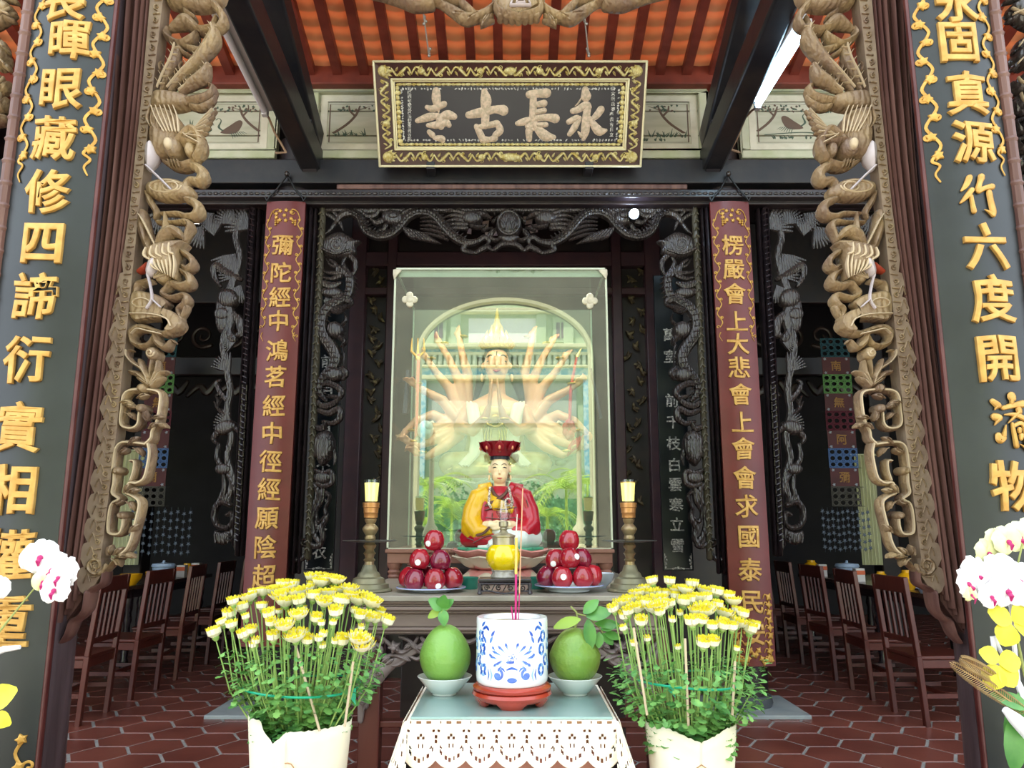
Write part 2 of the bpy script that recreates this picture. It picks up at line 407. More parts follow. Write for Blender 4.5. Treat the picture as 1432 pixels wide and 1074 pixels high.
# ================= mural frieze
zt = at(716, 119, 6.08).z; zb = at(716, 222, 6.08).z
def mural(xl, xr, label, kind, cutl=False):
    """picture board between two posts, xl..xr in the picture at y=6.08"""
    Y = 6.08; A = at(xl, 170, Y).x; B = at(xr, 170, Y).x
    t = thing('mural_panel', label, 'painting', ((A+B)/2, Y, zb), 'painted boards above the beam')
    b = MB(); 
    n = 3; h = (zt-zb)/n
    for i in range(n): b.box(A+.02, B-.02, Y+.03, Y+.06, zb+i*h+.006, zb+(i+1)*h-.006)
    b.build('board', M_white, t, bevel=.003)
    b = MB(); w = .075
    b.box(A, B, Y-.02, Y+.05, zb, zb+w); b.box(A, B, Y-.02, Y+.05, zt-w, zt); b.box(A, A+w, Y-.02, Y+.05, zb+w, zt-w); b.box(B-w, B, Y-.02, Y+.05, zb+w, zt-w)
    b.build('frame', M_greenw, t, bevel=.01)
    b = MB(); i0, i1 = w+.012, w+.07
    b.box(A+i0, B-i0, Y+.018, Y+.034, zb+i0, zb+i1); b.box(A+i0, B-i0, Y+.018, Y+.034, zt-i1, zt-i0); b.box(A+i0, A+i1, Y+.018, Y+.034, zb+i1, zt-i1); b.box(B-i1, B-i0, Y+.018, Y+.034, zb+i1, zt-i1)
    b.build('inner_border', mat('cream_paint', 'e0d8c6', .6, c2='cfc6b2', scale=8), t)
    a0, a1, c0, c1 = A+i1+.02, B-i1-.02, zb+i1+.02, zt-i1-.02
    W, Hh = a1-a0, c1-c0
    fn = lambda u, v, h: Vector((a0+u*W, Y+.028-h, c0+v*Hh))
    ar = Hh/W
    g1, g2 = MB(), MB()
    # thin outline of the picture
    for q in [((0, 0), (1, 0)), ((0, 1), (1, 1)), ((0, 0), (0, 1)), ((1, 0), (1, 1))]: stroke(g2, q, .004 if q[0][1] == q[1][1] else .004, fn, .001, n=1, k=4)
    def tree(x, y, s, dx):
        dx *= .42
        stroke(g2, [(x, y), (x+dx*.25*s, y+.3*s), (x+dx*.42*s, y+.62*s), (x+dx*.5*s, y+.95*s)], [.014, .012, .009, .005], fn, .002)
        stroke(g2, [(x+dx*.4*s, y+.6*s), (x+dx*.3*s, y+.78*s), (x+dx*.28*s, y+.95*s)], [.01, .004], fn, .002)
        stroke(g2, [(x+dx*.46*s, y+.8*s), (x+dx*.7*s, y+.93*s)], [.008, .003], fn, .002)
        for i in range(34):
            cx = x+dx*random.uniform(.05, 1.15)*s; cy = y+random.uniform(.74, 1.0)*s
            if cy > .97 or not 0.02 < cx < .98: continue
            q = random.uniform(0, 6)
            blob(g2 if random.random() < .4 else g1, [(cx+random.uniform(.004, .012)*math.cos(q+k)*1, cy+random.uniform(.015, .04)*math.sin(q+k)) for k in range(6)], fn, .0012, n=1)
    def bushes(x0, x1, y, hgt, n):
        for i in range(n):
            x = random.uniform(x0, x1); a = random.uniform(.3, 2.8)
            stroke(g1, [(x, y), (x+math.cos(a)*hgt*.6*ar, y+math.sin(a)*hgt*random.uniform(.5, 1))], [.006, .001], fn, .001, n=1, k=4)
            blob(g1, [(x+random.uniform(.003, .01)*math.cos(k), y+random.uniform(.01, .05)*math.sin(k)) for k in range(6)], fn, .001, n=1)
    def bird(x, y, s, d):
        d *= .45
        blob(g2, [(x-d*.14*s, y-.05*s), (x-.0*s, y+.14*s), (x+d*.13*s, y+.28*s), (x+d*.19*s, y+.2*s), (x+d*.1*s, y-.06*s)], fn, .0015, n=3)
        stroke(g1, [(x-d*.1*s, y+.0*s), (x-d*.17*s, y+.1*s), (x-d*.14*s, y+.26*s), (x-d*.18*s, y+.33*s), (x-d*.22*s, y+.28*s)], [.008*s, .004*s, .004*s], fn, .0015)
        for k in range(7): stroke(g1, [(x+d*(.02+.03*k)*s, y-.02*s), (x+d*(.06+.035*k)*s, y-.2*s+.02*k)], [.004, .0015], fn, .0016, n=1, k=4)
    if kind == 0: tree(.03, .25, .75, 1); bushes(.35, 1, .06, .12, 34); bushes(.0, .25, .2, .2, 12); stroke(g1, [(.6, .45), (.75, .5), (.95, .47)], [.004, .02], fn, .001)
    if kind == 1: tree(.97, .25, .75, -1); bushes(0, .85, .06, .1, 34); bushes(.75, .98, .16, .22, 18); stroke(g1, [(.2, .3), (.35, .36), (.5, .3), (.62, .34)], [.01, .02, .006], fn, .001)
    if kind == 2: tree(1.0, .3, .68, -1); bird(.8, .3, 1, 1); bird(.62, .25, .7, -1); bushes(.05, .45, .22, .2, 16); bushes(.25, .55, .42, .2, 8)
    if kind == 3: tree(.0, .3, .68, 1); bird(.25, .42, 1, -1); bird(.42, .28, .6, 1); bushes(.1, .6, .12, .1, 26); stroke(g1, [(.05, .2), (.3, .26), (.5, .22), (.75, .36), (.95, .34)], [.012, .02, .008], fn, .0015); bushes(.55, .95, .35, .2, 16); bushes(.45, .85, .8, .1, 16)
    g1.build('foliage_painting', M_paintd, t); g2.build('tree_painting', M_paintb, t)
mural(433, 710, 'white painted board with a bare tree, half behind the name board at its left', 0)
mural(716, 990, 'white painted board with a leaning tree at its right end, half behind the name board', 1)
mural(130, 388, 'pale green painted board with a pheasant, left of the left column head', 2)
mural(1034, 1292, 'pale painted board with cranes on a branch, beside the lit tube lamp', 3)

# main beam over the bays
def hbeam(name, y0, y1, Y0, Y1, m, label, bev=.01, x=(-6.9, 6.9)):
    b = MB(); b.box(x[0], x[1], Y0, Y1, at(716, y1, Y0).z, at(716, y0, Y0).z); return struct(b.build(name, m, bevel=bev), label)
hbeam('trim_2', 222, 256, 6.0, 6.3, M_beam, 'black main beam under the painted boards')
hbeam('trim_3', 257, 264, 5.98, 6.3, M_mould, 'worn reddish edge under the main beam', x=(-1.45, 1.45))
hbeam('trim_4', 264, 276, 5.97, 6.3, M_iframe, 'beaded dark rail')
hbeam('trim_5', 276, 286, 6.04, 6.3, M_dark2, 'dark rail above the carved openwork')
bd = MB(); z = at(716, 270, 5.96).z
for i in range(150): bd.ball((-3.6+i*.0485, 5.965, z), (.022, .008, .012), 8, 5)
bo = struct(bd.build('trim_6', M_icarve), 'row of carved beads')

# ================= round columns
def column(X, Y, r, z0, z1, label, m, slab=True):
    t = thing('round_column', label, 'column', (X, Y, 0), 'round timber columns')
    b = MB(); b.lathe([(r*1.0, z0), (r*1.03, z0+.3), (r, z0+1.4), (r*.97, z1)], (X, Y, 0), 32); b.build('shaft', m, t)
    if slab:
        b = MB(); b.lathe([(r*1.12, .03), (r*1.2, .06), (r*1.12, .11), (r*1.0, .115)], (X, Y, 0), 32); b.build('plinth', mat('dark_stone', '3f4448', .6, c2='4c5054', scale=6, bump=.2), t)
        b = MB(); b.box(X-.35, X+.35, Y-.34, Y+.34, 0, .03); b.build('base_slab', M_stone, t, bevel=.006)
XL = at(373, 985, 6.18).x; XR = at(1048, 985, 6.18).x
column(XL, 6.2, .15, .1, 4.6, 'dark inner column behind the red verse board on the left', M_dark2)
column(XR, 6.2, .15, .1, 4.6, 'dark inner column behind the red verse board on the right', M_dark2)
XOL, XOR = -1.715, 1.735
column(XOL, 2.82, .17, 0, 5.9, 'weathered front column behind the black verse board on the left', M_col, False)
column(XOR, 2.82, .17, 0, 5.9, 'weathered front column behind the black verse board on the right', M_col, False)

# tie beams and sloping principal rafters from the column heads
for sx, X, side in ((-1, -1.68, 'left'), (1, 1.67, 'right')):
    b = MB(); b.beam((X, 6.1, 4.37), (X, 2.75, 4.76), .17, .22)
    tag(b.build('tie_beam', M_beam, bevel=.02), 'black beam running from the %s inner column head towards the front, above the tube lamp' % side, 'beam')
    b = MB(); b.beam((X, 6.05, 4.55), (X, 2.7, 5.98), .17, .2)
    tag(b.build('sloping_beam', M_beam, bevel=.02), 'black beam rising steeply under the tile roof, %s side' % side, 'beam')
    b = MB(); 
    b.prism([(0, 0), (.32, .34), (.32, .5), (0, .5)], -.07, .07, fn=lambda p: Vector((X+p.y, 6.05-p.x, 4.2+p.z)))
    tag(b.build('beam_bracket', M_beam, bevel=.015), 'dark wedge bracket at the %s inner column head' % side, 'bracket')

# ================= tube lamps
M_tube_on = mat('lit_tube', 'ffffff', .4, emit='b8e4ff', es=16)
M_tube_off = mat('unlit_tube', 'd8d4da', .35)
M_fix = mat('lamp_housing', 'b9b4b4', .4)
M_wire = mat('beige_cable', 'a98a70', .5)
for lit, pa, pb, wire, lab in ((False, (372, 160, 5.4), (300, 14, 4.38), [(376, 165), (384, 185), (400, 213), (386, 214)], 'unlit white tube lamp under the left tie beam'),
                         (True, (1058, 150, 5.35), (1131, 32, 4.3), [(1051, 155), (1042, 165), (1030, 195), (1022, 209), (1034, 213)], 'glowing bluish white tube lamp under the right tie beam')):
    A, B = at(*pa), at(*pb); s_ = -1 if not lit else 1
    t = thing('tube_lamp', lab, 'lamp', A, 'tube lamps')
    off = Vector((-s_*.04, 0, .045))
    b = MB(); b.beam(A+off, B+off, .075, .045); b.build('housing', M_fix, t, bevel=.008)
    b = MB(); d = (B-A).normalized(); b.tube([A+d*.03, B-d*.03], .023, 14); b.build('tube', M_tube_on if lit else M_tube_off, t)
    for q in (A, B-d*.04):
        b = MB(); b.beam(q+off*.0, q+d*.045, .045, .06); b.build('end_cap', M_fix, t, bevel=.006)
    b = MB(); W = [at(x, y, 5.45+.12*i) for i, (x, y) in enumerate(wire)]; b.tube([A]+W, .009, 6); b.build('cable', M_wire, t)
# ================= carved side pieces hanging in the front opening
YF = 2.8
def lerpline(L, y):
    for (y0, x0), (y1, x1) in zip(L, L[1:]):
        if y <= y1: return x0 + (x1-x0)*(y-y0)/(y1-y0)
    return L[-1][1]
L_ml = [(-60, 170), (0, 165), (150, 158), (300, 145), (450, 130), (600, 110), (750, 90), (900, 70)]      # moulding outer edge
L_mr = [(-60, 216), (0, 212), (150, 199), (300, 183), (450, 163), (600, 147), (750, 128), (900, 108)]     # moulding inner edge
L_sr = [(-60, 238), (0, 233), (150, 216), (300, 199), (450, 184), (600, 169), (750, 151), (900, 131)]      # strip inner edge
MIR = 714.5
def facade(side):
    mir = None if side == 'left' else MIR
    fn = pxfn(YF, mir)
    t = thing('carved_side_panel', 'pale openwork carving of cranes, clouds and scrolls on the %s side of the opening' % side, 'wood carving', at(110 if mir is None else 2*MIR-110, 880, YF), 'openwork side carvings')
    # ribbed moulding
    b = MB()
    ribs = [(.0, .10, .035), (.16, .05, .05), (.27, .06, .035), (.40, .08, .06), (.54, .05, .045), (.66, .07, .06), (.80, .05, .05), (.92, .075, .04)]
    for f_, w_, h_ in ribs:
        ye = 898 - 75*f_
        P = []
        for i in range(12):
            y = -60 + (ye+60)*i/11; a, c = lerpline(L_ml, y), lerpline(L_mr, y); P.append((a+(c-a)*(f_+.04), y))
        stroke(b, P, [w_*42]*12, fn, h_, -.01, n=2, k=8)
    back = [(lerpline(L_ml, y)+2, y) for y in range(-60, 901, 60)] + [(lerpline(L_mr, y), y) for y in (840, 780)] + [(lerpline(L_mr, y), y) for y in range(720, -61, -60)]
    n = len(back); b.add([fn(x, y, .01) for x, y in back]+[fn(x, y, -.05) for x, y in back], [tuple(range(n)), tuple(range(n, 2*n))[::-1]]+[(i, (i+1) % n, (i+1) % n+n, i+n) for i in range(n)])
    b.build('ribbed_moulding', M_mould, t)
    # curled lower edge
    b = MB()
    stroke(b, [(128, 828), (124, 850), (115, 862), (106, 868), (99, 885), (90, 897)], [5, 4.5, 4, 4.5, 4, 3], fn, .05, 0)
    stroke(b, [(150, 800), (147, 815), (133, 823), (127, 831)], [4, 4, 3], fn, .04, 0)
    b.build('curled_lower_edge', M_mould, t)
    # border strip with scalloped outer edge and relief scrolls
    b = MB()
    inner = [(lerpline(L_sr, y), y) for y in range(-60, 781, 30)] + [(150, 800), (138, 818), (124, 830)]
    outer = []
    y = 826
    while y > 380:
        e = lerpline(L_mr, y) + 6 - (y-380)*.012
        outer += [(e, y), (e-7*min(1, (y-340)/150), y-16), (e, y-32)]; y -= 34
    outer += [(lerpline(L_mr, yy)+3, yy) for yy in range(360, -61, -30)]
    poly = inner + outer; n = len(poly)
    b.add([fn(x, y, .03) for x, y in poly]+[fn(x, y, -.04) for x, y in poly], [tuple(range(n)), tuple(range(n, 2*n))[::-1]]+[(i, (i+1) % n, (i+1) % n+n, i+n) for i in range(n)])
    b.build('border_strip', M_strip, t, smooth=False)
    b = MB(); y = -40; k = 0
    while y < 800:
        xr = lerpline(L_sr, y) - 7
        stroke(b, [(p[0], p[1]) for p in spiral(xr, y, 4.2, 1, PI/2 if k % 2 else -PI/2, 1.1, 8, 1)], [1.3, .8], fn, .006, .032, n=2, k=6)
        stroke(b, [(xr-4, y+10), (xr+4, y+9)], 1.1, fn, .006, .032, n=1, k=6)
        if y > 380: stroke(b, [(xr-14, y+18), (xr-9, y+6), (xr-5, y+16)], .8, fn, .005, .031, n=3, k=5)
        y += 19; k += 1
    stroke(b, spiral(140, 790, 14, 2, 0, 1.5, 14), [3, 1.5], fn, .012, .03, n=3)
    b.build('scroll_relief', M_carve, t)
    # --- openwork
    c1 = MB()
    S = lambda pts, w, h=.045, h0=0.0, mi=0: stroke(c1, pts, [q*.88 for q in (w if isinstance(w, (list, tuple)) else [w]*len(pts))], fn, h, h0, mi=mi)
    def E(pts, w=.9, h=.006, h0=.045): stroke(c1, pts, w, fn, h, h0, n=3, k=5, mi=1)
    # top cloud
    blob(c1, [(232, -10), (236, 8), (255, 14), (285, 16), (305, 10), (316, -4), (316, -40), (232, -40)], fn, .05)
    for a in ((238, 4, 252, 10, 270, 8), (262, -2, 282, 8, 302, 2), (244, -12, 270, -4, 300, -10)): E([(a[0], a[1]), (a[2], a[3]), (a[4], a[5])], 1.4, .01, .05)
    S([(300, 8), (310, 20), (314, 32), (306, 42), (300, 36), (303, 26)], [6, 6, 5, 4, 3], .04)
    # dragon-fish head looking left
    S([(274, 40), (262, 32), (250, 36), (238, 42)], [7, 10, 7, 3], .05)
    S([(272, 26), (264, 22), (258, 12)], [4, 5, 1], .04)
    S([(236, 42), (233, 50), (240, 58), (254, 64), (270, 58), (276, 50)], [3, 4, 5, 5, 6, 4], .045)
    S([(270, 41), (284, 45), (300, 44)], [5, 5, 6], .05)
    S([(256, 64), (270, 70), (288, 72), (296, 60)], [4, 5, 5, 4], .03)
    S([(250, 64), (256, 74), (268, 80)], [4, 4, 2], .03)
    # three long plume leaves
    P1 = [(228, 132), (236, 112), (246, 92), (252, 72)]; P2 = [(242, 132), (262, 108), (286, 84), (303, 60), (302, 44)]; P3 = [(258, 136), (274, 124), (290, 114), (296, 100)]
    S(P1, [3, 6, 8, 4], .04, .01); S(P2, [3, 6, 9, 10, 5], .05, .02); S(P3, [3, 7, 9, 5], .045, .03)
    for P, o in ((P1, 0), (P2, 0), (P3, 0)):
        E(P, 1, .008, .055)
        for i in range(1, len(P)):
            x, y = P[i]; px_, py_ = P[i-1]
            for q in (.3, .8):
                mx, my = px_+(x-px_)*q, py_+(y-py_)*q
                E([(mx, my), (mx-6, my-8)], [1.2, .4], .01, .045); E([(mx, my), (mx+7, my-1)], [1.2, .4], .01, .045)
    for x, y in ((230, 98), (237, 104), (246, 118), (252, 108), (258, 99), (264, 116), (268, 120)): S([(x, y+8), (x-2, y), (x+2, y-6)], [1.8, 1.2, .4], .02, .03)
    # band the plumes grow from
    blob(c1, [(216, 134), (230, 131), (262, 136), (270, 142), (262, 152), (236, 156), (214, 154)], fn, .05)
    S([(262, 144), (280, 142), (294, 136), (300, 126), (294, 120)], [6, 7, 6, 5, 3], .045)
    S([(270, 150), (282, 152), (296, 144), (302, 136)], [5, 5, 4, 2], .03)
    # upper crane
    blob(c1, [(216, 156), (240, 158), (252, 168), (260, 186), (262, 200), (252, 214), (236, 222), (222, 222), (214, 204), (214, 180)], fn, .07)
    for k in range(7):
        S([(220+k*4, 162+k*4), (216+k*6, 178+k*3), (222+k*5, 190+k*3)], [1.2, 2.2, 1], .012, .062)
    for k in range(6): E([(222+k*6, 160), (228+k*6, 176), (240+k*4, 196)], [.6, 1.4], .012, .066)
    for k in range(7):   # spread wing
        x, y = 304-k*2.6, 158+k*3.4
        S([(262-k*.5, 208-k*1.0), (278-k*1.5, 186+k*3), (x, y+k*5)], [4, 5, 1.6], .03, .01+.004*k)
        E([(266, 204-k), (280-k*1.5, 184+k*3), (x-2, y+k*5+2)], [.8, 1.1], .01, .04+.004*k)
    S([(248, 210), (262, 196), (274, 188), (284, 198), (286, 214), (278, 226)], [6, 7, 7, 7, 7, 5], .05, .02)
    blob(c1, ell(247, 212, 13, 15), fn, .07); blob(c1, ell(246, 213, 6, 8), fn, .02, .065, mi=1)
    blob(c1, ell(272, 216, 9, 11), fn, .06)
    S([(232, 228), (245, 234), (262, 234), (276, 226)], [3, 5, 6, 4], .05, .0)
    for k in range(4): S([(243+k*4, 232), (245+k*4, 240)], [1.6, .8], .02, .04)
    # cloud loop under it
    S([(268, 232), (280, 238), (286, 248), (280, 256), (268, 254), (262, 262), (268, 270), (258, 272)], [6, 8, 9, 8, 6, 6, 6, 4], .045)
    blob(c1, [(206, 262), (214, 256), (236, 252), (256, 256), (272, 266), (272, 276), (258, 280), (240, 282), (222, 280), (208, 272)], fn, .045)
    E(ell(238, 267, 22, 8), 1.2, .01, .04); stroke(c1, ell(246, 268, 10, 6), 1.2, fn, .01, .045, closed=True, mi=1, n=3, k=5)
    S([(262, 280), (275, 286), (280, 296), (274, 304), (262, 304), (250, 300), (228, 300)], [5, 7, 8, 7, 5, 4, 3], .045)
    S([(206, 270), (212, 284), (220, 298), (218, 306)], [3, 5, 5, 3], .03)
    S([(222, 312), (246, 312), (262, 312), (268, 318), (264, 328), (260, 338)], [3, 3, 5, 6, 5, 4], .04)
    # second crane: neck, head and spread wing
    S([(202, 300), (204, 322), (210, 342), (216, 356)], [6, 9, 9, 8], .055)
    for k in range(9): E([(202+k*2, 306+k*4), (210+k*2, 318+k*4)], [.5, 1.2], .012, .05)
    S([(234, 300), (236, 318), (236, 332)], [1, 4, 6], .04, .02)
    S([(228, 344), (236, 334), (248, 328), (258, 334)], [6, 9, 9, 5], .055, .02)
    blob(c1, [(212, 350), (232, 342), (262, 340), (256, 352), (254, 372), (252, 396), (238, 386), (222, 378), (210, 366)], fn, .075)
    for k in range(5): stroke(c1, [(216+k*8, 356-k*1.6), (214+k*8.6, 366-k*1.2), (222+k*8, 372-k*2)], [1.4, 2.4, 1], fn, .012, .07, mi=1, k=6)
    for k in range(7): stroke(c1, [(220+k*5.4, 368-k), (224+k*5.2, 380-k*.2), (232+k*3.4, 386+k*1.6)], [1, 2.2, .8], fn, .012, .066, mi=1, k=6)
    S([(258, 354), (268, 362), (272, 372), (264, 378), (258, 374)], [5, 6, 6, 4], .04)
    S([(256, 380), (266, 388), (268, 398), (256, 402), (242, 398), (236, 404), (230, 412), (240, 418), (252, 416), (260, 414), (264, 420), (260, 428), (252, 434), (254, 444)], [4, 6, 7, 7, 6, 5, 5, 5, 5, 5, 6, 6, 5, 4], .045)
    blob(c1, [(232, 372), (244, 384), (240, 396), (226, 398), (220, 390)], fn, .04)
    for k in range(5): E([(222, 394), (224+k*5, 384+k)], [.6, 1.1], .008, .042)
    # block with oval
    blob(c1, [(189, 412), (215, 412), (232, 418), (240, 426), (234, 434), (246, 438), (256, 446), (260, 458), (250, 468), (238, 468), (244, 458), (236, 450), (214, 449), (188, 449)], fn, .045, rings=(1, .95, .85, .6), hs=(0, .8, 1, 1))
    stroke(c1, ell(205, 428, 12, 6), 1.3, fn, .01, .042, closed=True, mi=1, n=3, k=5)
    E([(190, 443), (220, 444), (240, 450), (246, 460)], 1.2, .01, .045); E([(200, 400), (206, 396), (214, 394)], 3, .03, .0)
    S([(193, 412), (196, 400), (204, 396), (212, 392)], [5, 6, 5, 3], .04)
    S([(256, 444), (262, 430), (258, 420)], [4, 5, 3], .03)
    # lower cloud scroll
    S([(188, 478), (188, 466), (200, 460), (218, 464), (232, 468), (246, 462), (254, 448)], [5, 7, 7, 5, 6, 8, 6], .045)
    S([(188, 474), (192, 482), (204, 486), (214, 482), (220, 470)], [5, 5, 5, 4], .045)
    E([(192, 470), (200, 464), (214, 467), (232, 471)], 1.2, .01, .045)
    S([(220, 468), (224, 480), (234, 488), (242, 478), (246, 480)], [5, 6, 5, 3, 1.5], .05)
    blob(c1, ell(218, 497, 9, 10), fn, .05); stroke(c1, spiral(218, 497, 6, 1, 0, 1.3, 10), 1.1, fn, .008, .047, mi=1, n=3, k=5)
    S([(217, 506), (215, 522), (217, 540)], [5, 5, 4], .04)
    # acanthus tuft
    for P, W in (([(214, 538), (206, 520), (192, 510), (184, 500), (184, 493), (189, 492)], [4, 4, 3, 2, 2, 2]), ([(212, 536), (200, 526), (188, 522)], [5, 5, 4]), ([(212, 530), (204, 516), (200, 506)], [5, 5, 3]),
                 ([(214, 540), (204, 533), (198, 530)], [4, 5, 3]), ([(217, 540), (224, 524), (225, 508)], [4, 5, 3]), ([(218, 540), (228, 526), (237, 522)], [4, 5, 3]), ([(218, 542), (226, 534), (232, 530)], [4, 5, 3])):
        S(P, W, .035, .015); E(P[:-1], .8, .008, .045)
    # angular scroll frames
    def Fr(P, W=5.2):
        stroke(c1, P, W*.84, fn, .032, 0, n=5, k=8); stroke(c1, P, W*.36, fn, .010, .028, n=5, k=6, mi=1)
    Fr([(205, 546), (186, 548), (178, 556), (176, 572), (174, 590), (178, 598), (190, 600), (198, 594), (200, 580), (202, 572)])
    Fr([(205, 546), (222, 548), (229, 554), (228, 572), (224, 592), (218, 604), (216, 614), (208, 622)])
    Fr([(208, 622), (192, 620), (176, 620), (168, 628), (165, 645), (163, 660)])
    Fr([(212, 622), (214, 634), (211, 654), (206, 670), (196, 676), (186, 676), (182, 690)])
    Fr([(188, 672), (192, 660), (193, 646), (187, 645)], 3.5)
    Fr([(166, 658), (165, 676), (163, 690), (172, 698), (163, 704), (159, 716), (157, 738), (160, 746), (172, 746), (177, 736), (178, 722)])
    Fr([(182, 690), (194, 696), (200, 704), (197, 722), (192, 740), (188, 756), (182, 768), (172, 776)])
    blob(c1, ell(177, 721, 7, 6), fn, .05); blob(c1, ell(169, 659, 7, 6), fn, .045)
    blob(c1, ell(205, 545, 8, 7), fn, .05); blob(c1, ell(203, 573, 7, 7), fn, .05)
    for x, y, a in ((216, 602, -1.2), (220, 588, -.7), (212, 590, -2.2), (226, 596, -.2), (189, 622, -1.2), (195, 628, .4), (184, 628, 2.2), (182, 690, -1.6), (186, 702, .6), (178, 700, 2.4), (186, 690, -.8), (182, 570, -.3), (184, 580, .2), (190, 745, -1.4), (170, 778, -.4), (168, 776, -1.3), (166, 780, .5), (160, 776, -1.9), (180, 776, -.2), (176, 566, -.5), (200, 560, -.9)):
        leaf(c1, x, y, a, 15, 4.6, fn, .03, .02, curl=.5)
    S([(178, 770), (170, 780), (158, 790), (150, 800)], [4, 5, 4, 3], .035)
    # parts left of the left strip top
    if 1:
        c1.build('openwork_carving', [M_carve, M_carve_l], t)
    # painted legs of the cranes
    b = MB()
    stroke(b, [(218, 212), (217, 226), (213, 240)], [8, 8, 3], fn, .05, .02); stroke(b, [(213, 240), (230, 256), (246, 272)], 1.6, fn, .012, .05)
    b.build('crane_leg', M_crane, t); b = MB()
    stroke(b, [(224, 374), (218, 386), (214, 391)], [8, 6, 2], fn, .04, .04); stroke(b, [(215, 390), (219, 406), (221, 424), (214, 436)], 1.5, fn, .012, .05); stroke(b, [(221, 424), (232, 434)], 1.3, fn, .012, .05)
    b.build('crane_leg', M_crane, t)
    b = MB(); stroke(b, [(201, 384), (208, 380), (213, 374)], [3, 4, 3], fn, .03, .03); b.build('red_tail_tip', M_redp, t)
facade('left'); facade('right')
# small carving beyond the boards at both picture edges
for side, mir in (('left', None), ('right', MIR)):
    fn = pxfn(2.9, mir); c1 = MB()
    if side == 'left': fn = pxfn(2.9, None)
    S_ = [((-30, 10), (0, 22), (20, 30)), ((-30, 40), (-5, 34), (22, 22)), ((-30, 60), (0, 62), (12, 74)), ((-30, 95), (0, 88), (14, 98)), ((-30, 130), (4, 126), (14, 118)), ((-30, 150), (2, 152), (10, 140)), ((-30, -10), (5, -5), (24, 4))]
    for P in S_:
        stroke(c1, P, [6, 7, 3], fn, .04); stroke(c1, [(p[0], p[1]-2) for p in P], 1.2, fn, .01, .04, mi=1)
    blob(c1, ell(2, 84, 12, 14), fn, .05); blob(c1, ell(6, 16, 14, 10), fn, .05); blob(c1, ell(-4, 120, 12, 16), fn, .05)
    if side == 'left': stroke(c1, [(-30, 170), (-12, 172), (8, 168)], 6, fn, .04)
    else:
        for yy in range(150, 560, 26):
            xx = 12 - (yy-150)*.09
            stroke(c1, [(xx-26, yy), (xx-8, yy+10), (xx+2, yy-2), (xx-10, yy-8)], [6, 5, 4, 3], fn, .04); blob(c1, ell(xx-14, yy+4, 9, 10), fn, .05)
    tag(c1.build('outer_carving', [M_carve if side == 'left' else M_icarve, M_carve_l]), 'carved scrollwork beyond the black verse board at the %s edge of the picture' % side, 'wood carving')

# ================= medallion over the opening
YM = 2.8; fn = pxfn(YM); t = thing('carved_medallion', 'brown carved octagon emblem with curling ribbons hanging at the top centre of the opening', 'wood carving', at(716, 20, YM))
b = MB()
blob(b, [(688, -30), (688, 8), (704, 26), (732, 26), (762, 8), (762, -30)], fn, .05, rings=(1, .96, .8, .5), hs=(0, .8, 1, 1), n=1)
b.build('octagon', M_carve, t)
b = MB()
for x0, y0, x1, y1, x2, y2, x3, y3 in ((713, 8, 741, 8, 736, 22, 716, 22), ):
    stroke(b, [(714, 21), (718, 8), (736, 8), (742, 21), (714, 21)], 1.4, fn, .012, .06, n=1); stroke(b, [(722, 18), (724, 12), (732, 12), (734, 18), (724, 18)], 1, fn, .012, .06, n=1)
b.build('pale_key_pattern', M_crane, t)
b = MB()
for s_ in (-1, 1):
    q = lambda x: 725 + s_*(725-x)*1.0 if s_ == 1 else x
    def T(P): return [((x if s_ == 1 else 2*725-x), y) for x, y in P]
    stroke(b, T([(708, 4), (694, 14), (700, 24), (716, 28), (725, 30)]), [4, 5, 5, 4], fn, .04, .02)
    stroke(b, T([(692, 8), (680, 20), (664, 26), (650, 27), (632, 16), (614, 6), (596, 6)]), [4, 6, 6, 7, 6, 4, 3], fn, .04)
    stroke(b, T([(688, 24), (678, 32), (672, 34), (690, 30)]), [3, 4, 2], fn, .03)
    stroke(b, T([(664, 24), (652, 12), (642, 2), (640, -10)]), [5, 5, 4, 4], fn, .04)
    stroke(b, T([(604, 8), (580, 10), (560, 4), (535, -4), (500, -12)]), [5, 5, 4, 4, 4], fn, .04)
    stroke(b, T([(640, 4), (620, -2), (610, -14)]), [4, 5, 3], fn, .04)
    stroke(b, T([(590, 8), (600, 0), (610, -8)]), [4, 3, 2], fn, .03)
    for x, y, a in ((668, 24, 2.6), (650, 26, 3.3), (620, 8, 3.4), (560, 4, 3.5), (684, 26, 2.2)): leaf(b, *T([(x, y)])[0], a if s_ == 1 else PI-a, 18, 4, fn, .02, .02)
for x in (700, 708, 716, 725, 734, 742, 750): blob(b, ell(x, 30 - abs(x-725)*.12, 5, 5), fn, .035, .01)
b.build('ribbon_scrolls', M_carve, t)

